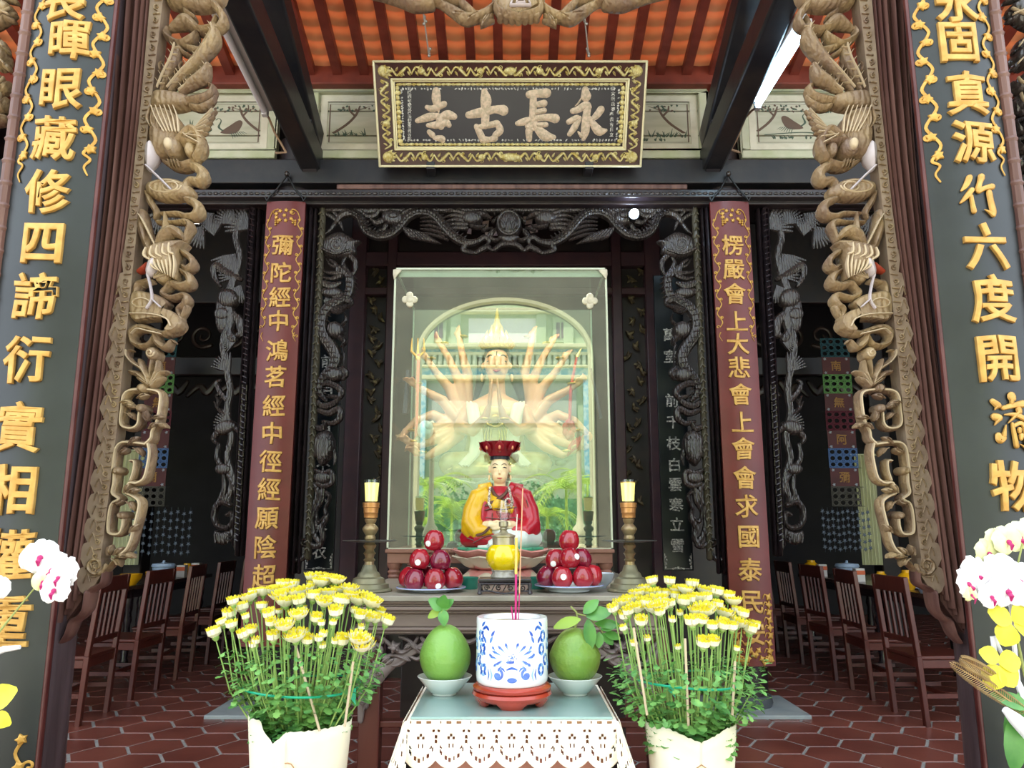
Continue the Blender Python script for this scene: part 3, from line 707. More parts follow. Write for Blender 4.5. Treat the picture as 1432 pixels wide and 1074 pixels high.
# ================= black verse boards on the outer columns
HS = {'行': ((583, 512, 11.9), [([(450, 230), (390, 350), (310, 440)], [50, 45, 18]), ([(460, 440), (370, 550), (280, 640)], [45, 40, 18]), ([(440, 540), (450, 680), (460, 790)], [33, 35, 42]), ([(640, 220), (600, 320), (560, 430)], [60, 45, 50]), ([(570, 450), (680, 400), (800, 370)], [48, 40, 55]), ([(740, 480), (750, 620), (770, 780), (770, 830)], [55, 55, 60, 45]), ([(760, 840), (700, 800), (630, 760)], [45, 25, 8])]),
 '濟': ((438, 470, 9.52), [([(290, 210), (340, 255)], [36, 44]), ([(335, 270), (300, 310)], [28, 6]), ([(295, 395), (330, 405)], [48, 50]), ([(330, 430), (280, 495)], [28, 6]), ([(310, 620), (320, 670), (360, 650)], [40, 46, 40]), ([(370, 620), (410, 495)], [30, 8]), ([(525, 150), (527, 160)], [58, 58]), ([(522, 190), (512, 230)], [30, 26]), ([(400, 290), (540, 255), (670, 235)], [28, 34, 48]), ([(595, 305), (600, 325)], [42, 42]), ([(590, 340), (510, 410), (440, 470)], [28, 20, 6]), ([(410, 370), (540, 370), (680, 425), (790, 520)], [10, 30, 36, 32]),
   ([(490, 480), (500, 620), (510, 740)], [22, 30, 34]), ([(510, 500), (600, 468), (655, 520), (665, 650), (665, 750)], [24, 28, 40, 46, 50]), ([(665, 780), (620, 755), (560, 720)], [32, 20, 6]), ([(575, 545), (572, 570)], [32, 28]), ([(590, 620), (580, 655)], [36, 24])])}
def vboard(side, chars, cl, X0, X1, Yb, ztop, zbot, label):
    """slightly convex board between X0 and X1"""
    t = thing('verse_board', label, 'sign', ((X0+X1)/2, Yb, zbot), 'black verse boards with gold writing')
    xm, hw = (X0+X1)/2, (X1-X0)/2; sag = .035
    def fn3(x, z, h): # x local offset from centre
        u = x/hw; return Vector((xm + x, Yb + sag*u*u - h, z))
    b = MB(); n = 12; v = []; 
    for i in range(n+1):
        x = -hw+2*hw*i/n
        for z in (zbot, ztop):
            for h in (0, -.03): v.append(fn3(x, z, h))
    f = []
    for i in range(n):
        o = i*4; f += [(o, o+4, o+6, o+2), (o+1, o+3, o+7, o+5), (o, o+1, o+5, o+4), (o+2, o+6, o+7, o+3)]
    f += [(0, 2, 3, 1), (n*4, n*4+1, n*4+3, n*4+2)]
    b.add(v, f); brd = b.build('board', M_bboard, t); t['_b'] = brd.name
    inner = X1 if side == 'left' else X0
    sgn = 1 if side == 'left' else -1
    e = MB(); e.box(inner-.004 if sgn > 0 else inner-.009, inner+.009 if sgn > 0 else inner+.004, Yb+.03, Yb+.05, zbot, ztop); e.build('red_edge', M_rtrim, t, bevel=.004)
    outer = X0 if side == 'left' else X1
    e = MB(); e.tube([(outer-sgn*.02, Yb+.04, zbot), (outer-sgn*.02, Yb+.04, ztop)], .022, 8)
    z = zbot
    while z < ztop: e.lathe([(.022, z-.01), (.027, z), (.022, z+.01)], (outer-sgn*.02, Yb+.04, 0), 8); z += .085
    if 1: e.build('bamboo_edge', M_mould, t)
    for ch, (px, py), s in zip(chars, cl, [0]*99):
        P = at(px, py, Yb); sz = .172*(1.0)
        if ch in HS:
            (hx_, hy_, hs_), L_ = HS[ch]; b = MB(); k_ = .00268/hs_
            for P_, w_ in L_: stroke(b, [((q[0]-hx_)*k_, (hy_-q[1])*k_) for q in P_], [v_*k_ for v_ in w_], lambda x, z, h: fn3(P.x-xm+x, P.z+z, h+.004), .009, .002, n=5, k=8)
            b.build('character', M_gold, brd); continue
        b = MB(); put_glyph(b, ch, lambda x, z, h: fn3(P.x-xm+x, P.z+z, h*1.0+.004), sz, .006, .002, .0042 if len(ch.encode('big5', 'ignore')) and ch in '四永六中行竹長固相物' else .0034, wx=.92, wob=.016)
        o = b.build('character', M_gold, brd)
    return t, fn3, xm, hw
def vine(b, pts, fn, s, w, leafsize):
    """curling vine with leaves along pts (uv)"""
    n = len(pts)
    for i in range(n-1):
        (x0, y0), (x1, y1) = pts[i], pts[i+1]
        d = 1 if i % 2 else -1
        L = math.hypot(x1-x0, y1-y0); tx, ty = (x1-x0)/L, (y1-y0)/L; nx, ny = -ty, tx
        mid = ((x0+x1)/2 + nx*s*d, (y0+y1)/2 + ny*s*d)
        stroke(b, [(x0, y0), mid, (x1, y1)], w, fn, w*.6, 0.004, n=4, k=6)
        c = (x1 - nx*s*d*.9, y1 - ny*s*d*.9)
        stroke(b, [(x1, y1)] + spiral(c[0], c[1], s*.8, s*.25, math.atan2(ny*d, nx*d), .8, 8, d), w*.85, fn, w*.6, .004, n=2, k=6)
        lx, ly = x0 + nx*s*d*.4, y0 + ny*s*d*.4
        blob(b, [(lx+leafsize*(1 if k % 2 else .6)*math.cos(k*PI/5+i), ly+leafsize*(1 if k % 2 else .6)*math.sin(k*PI/5+i)) for k in range(10)], fn, w*1.2, .004, n=2)
YB = 2.56
def edgeX(l): return [at(x, y, YB).x for x, y in l]
xl = edgeX([(150, 20), (117, 400), (77, 717)]); 
XLr = sum(xl)/3; XLl = XLr - .305
t, f3, xm, hw = vboard('left', '長暉眼藏修四諦衍實相權重', [(92, 2), (98, 57), (86, 125), (76, 194), (67, 268), (59, 341), (49, 414), (37, 502), (27, 597), (18, 684), (12, 776), (8, 868)], XLl, XLr, YB, 4.2, .01, 'tall black board with raised gold writing on the left front column')
def boardvines(t, f3, xm, hw, ztop, low, name='gold_vine'):
    for s_ in (-1, 1):
        b = MB(); x = s_*(hw-.035); z0 = at(100, 215 if s_ < 0 else 205, YB).z
        pts = [(x, z0 + i*.075) for i in range(0, 18)]
        vine(b, pts, f3, .020, .0055, .021)
        z = z0; stroke(b, [(x, z), (x-.012, z-.02), (x+.01, z-.04), (x-.006, z-.07), (x+.006, z-.10)], [.006, .003], f3, .004, .004)
        if low is not None:
            for i in range(3): 
                pts = [(x, low-.05-i*.08), (x, low-.13-i*.08)]; vine(b, pts, f3, .02, .005, .018)
        b.build(name, M_goldd, bpy.data.objects[t['_b']])
boardvines(t, f3, xm, hw, 4.2, .75)
xr = edgeX([(1291, 130), (1315, 400), (1352, 717)])
XRl = sum(xr)/3; XRr = XRl + .305
t, f3, xm, hw = vboard('right', '永固真源行六度開濟物', [(1337, 4), (1341, 60), (1353, 131), (1362, 199), (1369, 273), (1379, 345), (1389, 418), (1396, 502), (1408, 592), (1417, 680)], XRl, XRr, YB, 4.2, .01, 'tall black board with raised gold writing on the right front column')
boardvines(t, f3, xm, hw, 4.2, None)
# ================= red verse boards on the inner columns
def rboard(side, chars, cl, xt, xb, ytop, ybot, label):
    Yb = 5.95
    A = at(xt[0], ytop, Yb); B = at(xt[1], ytop, Yb); zb_ = at(716, ybot, Yb).z
    X0, X1 = A.x, B.x; xm, hw = (X0+X1)/2, (X1-X0)/2; zt_ = A.z
    t = thing('verse_board', label, 'sign', (xm, Yb, zb_), 'red verse boards with gold writing')
    def f3(x, z, h): u = x/hw; return Vector((xm+x, Yb+.025*u*u-h, z))
    b = MB(); n = 10; v = []
    for i in range(n+1):
        for z in (zb_, zt_):
            for h in (0, -.03): v.append(f3(-hw+2*hw*i/n, z, h))
    f = []
    for i in range(n):
        o = i*4; f += [(o, o+4, o+6, o+2), (o+1, o+3, o+7, o+5), (o, o+1, o+5, o+4), (o+2, o+6, o+7, o+3)]
    f += [(0, 2, 3, 1), (n*4, n*4+1, n*4+3, n*4+2)]
    b.add(v, f); brd = b.build('board', M_rboard, t)
    for ch, py in zip(chars, cl):
        z = at(716, py, Yb).z; b = MB(); put_glyph(b, ch, lambda x, zz, h: f3(x, z+zz, h+.003), .18, .004, .002, .0035, wob=.016)
        b.build('character', M_gold, brd)
    b = MB()
    for s_ in (-1, 1):
        x = s_*(hw-.03); vine(b, [(x, zt_-.16-i*.075) for i in range(13 if s_ < 0 else 14)], f3, .018, .004, .014)
        zz = zt_-.16-.075*13; stroke(b, [(x, zz+.03), (x-.01, zz), (x+.01, zz-.04)], [.004, .002], f3, .003, .003)
        stroke(b, [(x, zt_-.16), (x*.8, zt_-.09), (x*.45, zt_-.07)]+spiral(x*.55, zt_-.1, .03, .01, 1, .8, 6), .004, f3, .004, .004, n=3)
    for k in range(9):
        a = k*.7; q = .045 if k else 0; cx, cz = q*math.cos(a)*1.6, zt_-.125+q*math.sin(a)
        blob(b, [(cx+.02*(1 if j % 2 else .6)*math.cos(j*PI/5+k), cz+.02*(1 if j % 2 else .6)*math.sin(j*PI/5+k)) for j in range(10)], f3, .008, .003, n=2)
    for k in range(10): b.ball(f3(-.07+.02*(k % 2)+.14*(k > 4), zt_-.17-.018*((k % 5)//2), .006), .010, 8, 6)
    b.build('gold_vine', M_goldd, brd)
    if side == 'right':
        b = MB()
        for s_ in (-1, 1):
            for i in range(9):
                x = s_*(hw-.03-.01*(i < 3)); z = zb_+.05+i*.055
                if i > 6 and s_ < 0: continue
                blob(b, [(x+.03*(1 if j % 2 else .55)*math.cos(j*PI/4+i), z+.035*(1 if j % 2 else .55)*math.sin(j*PI/4+i)) for j in range(8)], f3, .01, .002, n=2)
                stroke(b, [(x, z), (x-s_*.03, z+.02), (x-s_*.045, z-.01)], [.006, .003], f3, .005, .003)
        for i in range(14):
            x = -hw+.03+i*(2*hw-.06)/13; z = zb_+.045+.02*math.sin(i*1.7)+ (.05 if 4 < i < 9 else 0)
            blob(b, [(x+.024*(1 if j % 2 else .55)*math.cos(j*PI/4+i), z+.03*(1 if j % 2 else .55)*math.sin(j*PI/4+i)) for j in range(8)], f3, .01, .002, n=2)
        b.build('worn_gold_border', M_goldd, brd)
    b = MB(); nz = at(716, 243, Yb).z; N = Vector((xm, Yb+.02, nz))
    for s_ in (-1, 1): b.tube([N, (xm+s_*hw*.45, Yb, zt_+(nz-zt_)*.45), (xm+s_*hw*.86, Yb, zt_+.03), (xm+s_*hw*.95, Yb, zt_+.0), (xm+s_*hw*1.05, Yb, zt_+.03)], .008, 6)
    b.build('hanging_cord', M_blackm, t)
    b = MB(); b.ball(N - Vector((0, .02, 0)), .022, 10, 7); b.build('nail', M_icarve, t)
rboard('left', '彌陀經中鴻茗經中徑經願陰超', [343, 381, 415, 449, 490, 527, 567, 606, 645, 684, 725, 765, 806], (372, 426), None, 281, 905, 'narrow red board with gold writing hanging on the left inner column')
rboard('right', '楞嚴會上大悲會上會會求國泰民安', [343, 377, 411, 449, 481, 514, 551, 590, 627, 668, 708, 751, 797, 842, 886], (994, 1048), None, 281, 932, 'narrow red board with gold writing and a worn gold foot on the right inner column')

# ================= name board, tipped forward
d1 = at(713.5, 85, 5.50); d2 = at(713.5, 232, 5.93)
t = thing('name_board', 'large black name board with four pale shell characters in a gilded dragon frame', 'sign', d2)
W = 2.13; axis = (d1-d2); HH = axis.length; T = axis.normalized(); N = Vector((1, 0, 0)).cross(T); N = -N if N.y > 0 else N
sfn = lambda u, v, h: d2 + Vector((u, 0, 0)) + T*v + N*h      # u in -W/2..W/2, v 0..HH
b = MB(); V = [sfn(u, v, h) for u in (-W/2+.18, W/2-.18) for v in (.17, HH-.17) for h in (0, .03)]
b.add(V, [(0, 1, 3, 2), (4, 6, 7, 5), (0, 4, 5, 1), (2, 3, 7, 6), (0, 2, 6, 4), (1, 5, 7, 3)]); panel_ = b.build('panel', M_sboard, t, smooth=False)
b = MB()
def ring(b, o, i_, ho, hi, mi=0):
    Po = [(-W/2+o, o), (W/2-o, o), (W/2-o, HH-o), (-W/2+o, HH-o)]; Pi = [(-W/2+i_, i_), (W/2-i_, i_), (W/2-i_, HH-i_), (-W/2+i_, HH-i_)]
    v = [sfn(*p, ho) for p in Po] + [sfn(*p, hi) for p in Pi] + [sfn(*p, -.02) for p in Po] + [sfn(*p, -.02) for p in Pi]
    f = [(k, (k+1) % 4, (k+1) % 4+4, k+4) for k in range(4)] + [(k+8, (k+1) % 4+8, (k+1) % 4, k) for k in range(4)] + [(k+4, (k+1) % 4+4, (k+1) % 4+12, k+12) for k in range(4)]
    b.add(v, f, mi)
ring(b, .012, .16, .075, .04); b.build('frame', mat('maroon_frame_wood', '3a1c18', .4, c2='4a2620', scale=8), t, smooth=False); frame_ = bpy.data.objects[-1] if False else [o for o in bpy.data.objects if o.name.startswith('frame') and o.parent == t][0]
b = MB()
def rim(b, o, r, h):
    P = [(-W/2+o, o), (W/2-o, o), (W/2-o, HH-o), (-W/2+o, HH-o)]
    for k in range(4): stroke(b, [P[k], P[(k+1) % 4]], r, sfn, r*1.3, h, n=1)
rim(b, .006, .010, .08); rim(b, .135, .010, .05); rim(b, .150, .007, .042)
b.build('gilt_rims', M_gedge, frame_)
b = MB()
def ornseg(u0, v0, u1, v1, n):
    L = math.hypot(u1-u0, v1-v0); tx, ty = (u1-u0)/L, (v1-v0)/L; nx, ny = -ty, tx
    q = lambda s, d: (u0+tx*s+nx*d, v0+ty*s+ny*d)
    for i in range(n):
        s0 = L*i/n; l = L/n; d = 1 if i % 2 else -1
        stroke(b, [q(s0, -.02*d), q(s0+l*.25, .03*d), q(s0+l*.55, .0), q(s0+l*.8, -.03*d), q(s0+l, -.02*-d)], [.006, .010, .013, .010, .006], sfn, .015, .062, n=4, k=6)
        stroke(b, spiral(*q(s0+l*.5, .028*d), .018, .005, i, 1, 8), .005, sfn, .01, .062, n=2, k=5)
        for k in range(4): leaf(b, *q(s0+l*(.2+.2*k), (.0)), math.atan2(ty, tx)+(1.0 if k % 2 else -1.0)*d, .042, .009, sfn, .01, .062)
        if i % 3 == 1: blob(b, ell(*q(s0+l*.5, 0), .03, .026), sfn, .022, .06)
m_ = .075
ornseg(-W/2+.14, HH-m_, W/2-.14, HH-m_, 12); ornseg(-W/2+.14, m_, W/2-.14, m_, 12); ornseg(-W/2+m_, .14, -W/2+m_, HH-.14, 4); ornseg(W/2-m_, .14, W/2-m_, HH-.14, 4)
blob(b, ell(0, HH-m_, .05, .032), sfn, .03, .06); blob(b, ell(0, m_, .09, .032), sfn, .03, .06)
for su in (-1, 1):
    for v in (m_, HH-m_):
        for k in range(5): leaf(b, su*(W/2-m_+.03), v, (PI if su > 0 else 0)+(.0+.35*(k-2))+(0), .12-.015*abs(k-2), .018, sfn, .015, .06)
        blob(b, ell(su*(W/2-m_), v, .045, .045), sfn, .03, .058)
b.build('gilded_carving', M_gilt, frame_)
b = MB()   # scalloped fillet inside
def scal(u0, v0, u1, v1, n, d):
    for i in range(n):
        f0 = (i+.5)/n; u, v = u0+(u1-u0)*f0, v0+(v1-v0)*f0
        blob(b, ell(u, v, .018 if i % 2 else .028, .012 if v0 == v1 else .02), sfn, .012, .03, n=2)
scal(-W/2+.17, HH-.172, W/2-.17, HH-.172, 46, 1); scal(-W/2+.17, .172, W/2-.17, .172, 46, 1); scal(-W/2+.172, .18, -W/2+.172, HH-.18, 12, 0); scal(W/2-.172, .18, W/2-.172, HH-.18, 12, 0)
b.build('scalloped_fillet', M_gilt, frame_)
b = MB(); o = .205
for (u0, v0, u1, v1, n) in ((-W/2+o, HH-o, W/2-o, HH-o, 70), (-W/2+o, o, W/2-o, o, 70), (-W/2+o, o, -W/2+o, HH-o, 20), (W/2-o, o, W/2-o, HH-o, 20)):
    for i in range(n):
        f0 = (i+.5)/n; u, v = u0+(u1-u0)*f0, v0+(v1-v0)*f0
        if random.random() < .15: continue
        blob(b, ell(u, v, random.uniform(.008, .015), random.uniform(.005, .009), 6, random.random()*3), sfn, .004, .03, n=1)
    b.build('shell_border', M_pearlw, panel_); b = MB()
# the four great characters, brush strokes read from the photograph (crop 560..870 x 110..210, scaled 4.62)
def SG(X, Y_):   # crop pixel -> board coordinates
    px, py = 560+X/4.619, 110+Y_/4.619
    v = (232.0-py)/147.0*HH*1.0
    # rows further down are narrower
    wpx = 375 - (375-357)*(py-85)/147.0
    return ((px-713.5)/wpx*W, v)
CH = {
 '寺': [([(240, 75), (240, 120), (245, 160), (255, 205)], [26, 30, 22, 6]), ([(180, 175), (220, 185), (290, 155)], [14, 22, 20]), ([(120, 262), (190, 240), (250, 230)], [16, 26, 18]), ([(262, 245), (310, 225), (352, 235)], [18, 30, 22]), ([(188, 292), (240, 290), (300, 275), (320, 290)], [14, 24, 24, 18]), ([(262, 240), (265, 275), (270, 300)], [24, 28, 22]), ([(195, 335), (215, 355)], [16, 20]), ([(230, 375), (275, 380), (282, 395)], [14, 22, 14])],
 '古': [([(545, 75), (555, 130), (552, 200), (550, 290)], [20, 36, 28, 26]), ([(445, 225), (520, 210), (610, 190), (665, 195)], [22, 30, 24, 34]), ([(495, 300), (515, 340), (535, 385)], [18, 22, 24]), ([(505, 305), (580, 290), (625, 280)], [16, 20, 22]), ([(630, 285), (645, 325), (615, 355)], [20, 24, 20]), ([(535, 385), (580, 385), (610, 375)], [24, 18, 24])],
 '長': [([(830, 95), (880, 88), (940, 85)], [24, 26, 30]), ([(855, 100), (855, 170), (850, 240)], [22, 24, 22]), ([(870, 160), (925, 150)], [18, 22]), ([(870, 208), (925, 196)], [16, 18]), ([(755, 280), (800, 268), (870, 250), (940, 240), (995, 248)], [16, 24, 20, 22, 30]), ([(840, 280), (828, 330), (830, 385)], [20, 24, 18]), ([(815, 300), (850, 320)], [14, 12]), ([(860, 265), (880, 310), (930, 360), (985, 370)], [16, 24, 34, 16]), ([(885, 290), (935, 288)], [16, 18])],
 '永': [([(1185, 65), (1190, 105)], [22, 34]), ([(1160, 118), (1140, 150), (1120, 168)], [6, 6, 2]), ([(1105, 200), (1140, 190), (1190, 160), (1205, 175)], [18, 22, 24, 22]), ([(1200, 180), (1190, 250), (1185, 330), (1175, 380)], [24, 26, 28, 14]), ([(1140, 335), (1160, 360)], [6, 14]), ([(1080, 270), (1130, 245), (1150, 240)], [18, 20, 10]), ([(1150, 245), (1120, 300), (1085, 350)], [14, 22, 16]), ([(1285, 190), (1255, 230), (1215, 265)], [24, 22, 10]), ([(1215, 240), (1240, 290), (1275, 330), (1315, 325)], [10, 24, 30, 12])]}
sc_ = W/375/4.62
for ch, L in CH.items():
    b = MB()
    for P, ws in L:
        stroke(b, [SG(*p) for p in P], [w_*sc_ for w_ in ws], sfn, .010, .03, n=6, k=8)
    b.build('character', M_pearl, panel_)
b = MB(); 
for i, ch in enumerate('阮隆四年歲次己未仲春吉日立奉'[:14]): 
    u, v = SG(70, 60+i*25); put_glyph(b, ch, lambda x, z, h: sfn(u+x, v+z, h+.031), .032, .0015, .01, .0005)
b.build('inscription', M_pearlw, panel_); b = MB()
for i, ch in enumerate('信女阮氏春奉供吉日立'[:10]):
    u, v = SG(1362 if i < 5 else 1352, 55+i*33); put_glyph(b, ch, lambda x, z, h: sfn(u+x, v+z, h+.031), .032, .0015, .01, .0005)
b.build('inscription', M_pearlw, panel_)
b = MB()
for px in (600, 823):
    A = at(px, 78, 5.48); B_ = at(px-(6 if px > 700 else 8), 18, 5.25)
    b.tube([A, B_], .006, 6)
    for q in (.0, .75):
        P = A.lerp(B_, q) 
        for k in range(4): b.ball(P+Vector((random.uniform(-.01, .01), 0, .02*k)), .013, 8, 5)
b.build('hanging_wire', mat('pale_wire', 'b7b2ac', .4, metal=.6), t)
b = MB()
for px in (603, 823):
    P = at(px, 232, 5.9); b.box(P.x-.035, P.x+.035, P.y-.05, P.y+.1, P.z-.05, P.z+.035)
b.build('support_bracket', M_beam, t, bevel=.006)
# ================= carved surrounds between the inner columns
YI = 6.15; MC = 711.5
def jamb(mb, P0, P1, fn, w, h, h0=0, n=14):
    stroke(mb, [(P0[0]+(P1[0]-P0[0])*i/n, P0[1]+(P1[1]-P0[1])*i/n) for i in range(n+1)], w, fn, h, h0, n=1, k=8)
t = thing('carved_doorway_surround', 'dark openwork surround of dragons and clouds framing the glass case', 'wood carving', at(MC, 780, YI))
b = MB(); b2 = MB(); b3 = MB()
for mir in (None, MC):
    fn = pxfn(YI, mir)
    jamb(b, (437, 280), (411, 800), fn, 3.2, .06); jamb(b, (443, 280), (418, 800), fn, 3, .04); jamb(b, (431, 284), (404, 800), fn, 2.5, .05, -.02)
    jamb(b2, (452, 290), (431, 780), fn, 4.2, .05)
    for i in range(46): 
        y = 292+i*10.6; x = 452-(y-290)*.0428; stroke(b2, [(x-3, y), (x+1, y-3), (x+3, y+1)], 1.1, fn, .008, .05, n=2, k=5)
    stroke(b, [(437, 287), (570, 288), (MC, 288)], 3, fn, .06)
b.build('outer_frame', M_iframe, t); b2.build('worn_inner_frame', M_ifr2, t)
b = MB(); b4 = MB()
for mir in (None, MC):
    fn = pxfn(YI, mir)
    S = lambda P, w, h=.035, h0=0: stroke(b, P, w, fn, h, h0, n=5, k=8)
    jamb(b, (450, 294), (MC, 294), fn, 3.5, .03, 0)
    for i in range(16): x = 462+i*16; stroke(b, [(x, 291), (x+5, 294), (x+10, 291)], 1.2, fn, .008, .03, n=2, k=5)
    # horizontal dragon
    body = [(470, 312), (478, 302), (492, 298), (503, 304), (508, 316), (516, 326), (530, 331), (546, 328), (558, 318), (570, 304), (584, 297), (600, 298), (612, 306), (622, 318), (636, 332), (652, 340), (668, 338)]
    S(body, [3, 5, 6, 6, 6, 6, 6, 6, 7, 7, 7, 7, 7, 7, 7, 6, 4], .05)
    for i in range(2, len(body)-2):
        (x0, y0), (x1, y1) = body[i], body[i+1]
        for q in (0, .35, .7):
            x, y = x0+(x1-x0)*q, y0+(y1-y0)*q; L = math.hypot(x1-x0, y1-y0); nx, ny = (y1-y0)/L, -(x1-x0)/L
            if ny > 0: nx, ny = -nx, -ny
            S([(x+nx*4, y+ny*4), (x+nx*9+2, y+ny*9)], [1.8, .4], .02, .01)
            stroke(b, ell(x, y, 3, 3, 6), .7, fn, .006, .048, closed=True, n=1, k=4)
    for P in ([(472, 310), (462, 302), (454, 300), (448, 306)], [(474, 304), (466, 296), (460, 290)], [(482, 300), (478, 292), (472, 287)], [(490, 298), (488, 291)], [(468, 314), (462, 322), (454, 328)], [(476, 312), (480, 322)], [(498, 300), (506, 294)]): S(P, [3, 2.4, .8], .02)
    blob(b, ell(550, 306, 17, 11, 12, .15), fn, .06); blob(b, ell(551, 305, 7, 4), fn, .02, .055)
    S([(534, 310), (526, 312), (518, 306)], [5, 4, 2], .04); S([(540, 316), (536, 322), (530, 322)], [4, 3, 2], .03); S([(562, 300), (574, 294), (590, 290)], [4, 4, 2], .04)
    for k in range(6): S([(566+k*5, 320+k*1.5), (574+k*6, 330+k*1.2), (582+k*7, 336+k)], [3, 3.4, .6], .03)
    for k in range(5): S([(588, 306+k*5), (605, 305+k*6), (626, 312+k*6)], [1, 2.4, 2], .025, .01)
    # cloud near top rail
    stroke(b, spiral(517, 291, 14, 4, 0, 1.4, 12), [4, 2.5], fn, .03, n=3); blob(b, ell(516, 292, 20, 8), fn, .025)
    # head facing the pearl
    blob(b, ell(660, 306, 15, 10), fn, .06); S([(664, 300), (676, 300), (686, 306)], [5, 5, 2], .05); S([(660, 316), (672, 318), (680, 314)], [4, 3, 1], .04)
    for k in range(5): S([(652, 300+k*5), (636, 296+k*6), (618, 298+k*7)], [3.5, 3, .6], .03, .01)
    S([(656, 298), (648, 288), (640, 290)], [2.5, 2, 1], .03); S([(668, 296), (676, 288), (688, 292), (692, 300)], [2, 2.4, 2, 1], .03)
    S([(652, 342), (648, 350), (664, 354), (672, 350), (682, 346), (690, 350), (700, 343), (712, 341)], [4, 4, 3, 4, 4, 3, 4, 4], .035)
    S([(668, 338), (678, 332), (684, 338), (678, 344)], [4, 4, 3, 1], .03); S([(690, 322), (684, 330), (692, 336), (700, 334)], [3, 3, 3, 2], .03)
    for P in ([(676, 322), (688, 318)], [(690, 310), (697, 302)], [(686, 330), (692, 322), (696, 316)]): S(P, [3, 1], .03)
    # corner cloud
    blob(b, [(450, 340), (460, 330), (476, 325), (488, 330), (497, 336), (505, 338), (498, 345), (498, 354), (488, 360), (470, 361), (452, 354)], fn, .05)
    stroke(b, spiral(472, 344, 13, 2, 0, 1.8, 16), [2.6, 1.6], fn, .014, .045, n=3); S([(452, 350), (470, 357), (490, 352)], 2, .014, .045)
    S([(490, 358), (497, 366), (497, 378), (490, 388)], [4, 4, 3, 2], .03)
    # hair of the standing dragon
    for P in ([(484, 384), (476, 374), (464, 372), (456, 362)], [(478, 382), (466, 382), (454, 380), (450, 372)], [(486, 380), (480, 368), (484, 360)], [(476, 386), (464, 390), (452, 388)], [(474, 380), (470, 370), (462, 364)]): S(P, [4, 3, 2, .8], .03)
    vb = [(480, 378), (489, 388), (490, 402), (486, 414), (476, 420), (462, 428), (452, 440), (449, 456), (454, 472), (464, 486), (470, 500), (466, 514), (456, 524), (448, 536), (448, 550), (456, 560)]
    S(vb, [5, 7, 7, 7, 7, 8, 8, 9, 9, 9, 9, 8, 7, 6, 5, 3], .055)
    for i in range(1, len(vb)-1):
        (x0, y0), (x1, y1) = vb[i], vb[i+1]
        for q in (0, .5):
            x, y = x0+(x1-x0)*q, y0+(y1-y0)*q; S([(x+6, y), (x+11, y+3)], [1.8, .5], .02, .01); S([(x-4, y+1), (x+3, y+2)], 1, .008, .05)
    S([(450, 396), (464, 400), (476, 396)], [5, 6, 3], .035); S([(452, 408), (468, 412), (488, 420), (492, 424)], [5, 7, 6, 3], .04)
    blob(b, ell(466, 410, 15, 7), fn, .045)
    for k in range(6): S([(460+k*3, 430), (470+k*4, 438-k*2), (482+k*2, 436-k*3)], [2.6, 2.4, .5], .03, .01)
    blob(b, ell(470, 462, 13, 12, 10, .6), fn, .065); S([(474, 470), (482, 478), (478, 484)], [5, 4, 2], .05); S([(476, 456), (484, 448), (482, 438)], [3, 2.4, .8], .03)
    S([(480, 484), (482, 500), (480, 520)], [1.4, 1.2, .6], .015, .02)
    blob(b, ell(468, 524, 14, 10), fn, .055); S([(478, 516), (484, 522), (480, 530)], [5, 5, 3], .04)
    # clouds and leaves below
    for P, w in (([(446, 540), (458, 536), (470, 540), (478, 548), (474, 556), (462, 554)], [4, 5, 5, 5, 4, 3]), ([(444, 562), (452, 568), (464, 566), (474, 558)], [4, 5, 5, 3]), ([(446, 574), (460, 578), (474, 572), (476, 584), (466, 592), (452, 590)], [4, 5, 5, 5, 4, 3]),
                 ([(440, 596), (450, 600), (456, 592)], [4, 5, 3])): S(P, w, .04)
    # fish
    blob(b, [(440, 612), (452, 602), (462, 604), (468, 616), (468, 630), (462, 642), (452, 652), (446, 648), (440, 634)], fn, .055)
    for i in range(4):
        for j in range(3): stroke(b, [(447+j*6, 612+i*9), (450+j*6, 617+i*9), (453+j*6, 612+i*9)], .9, fn, .006, .05, n=2, k=4)
    S([(438, 640), (442, 628), (438, 614)], [4, 5, 4], .04); S([(464, 622), (469, 640), (467, 650)], [3, 3, 1], .02)
    blob(b, ell(452, 668, 14, 9), fn, .05); S([(442, 658), (452, 662), (464, 660), (466, 674), (454, 680), (444, 676)], [3, 4, 4, 4, 4, 3], .03, .02)
    # knotted ribbons
    S([(438, 676), (446, 690), (438, 712), (436, 730), (440, 748), (448, 760), (440, 764), (430, 756)], [4, 5, 4, 4, 4, 5, 4, 3], .035)
    S([(452, 682), (450, 700), (442, 716), (446, 730), (454, 722)], [4, 4, 3, 3, 2], .035)
    S([(456, 688), (461, 696), (455, 712), (457, 724), (450, 738), (452, 752), (446, 764)], [3, 3, 3, 4, 4, 4, 3], .035)
    stroke(b, ell(433, 740, 5, 8), 2, fn, .03, closed=True, n=2, k=6)
    stroke(b, spiral(427, 758, 7, 2, 0, 1.2, 10), 2.4, fn, .03, n=2); S([(431, 770), (424, 780), (412, 784)], [3, 4, 5], .03)
fn = pxfn(YI)
blob(b, ell(MC, 315, 18, 19, 14), fn, .07); stroke(b, ell(MC, 315, 15, 16, 14), 1.8, fn, .012, .06, closed=True, n=2)
for k in (-1, 0, 1): leaf(b, MC+k*5, 326, -PI/2+k*.35, 20, 5, fn, .02, .06)
blob(b, [(696, 332), (704, 340), (MC, 342), (719, 340), (727, 332), (MC, 330)], fn, .05)
b.build('dragon_carving', M_icarve, t)

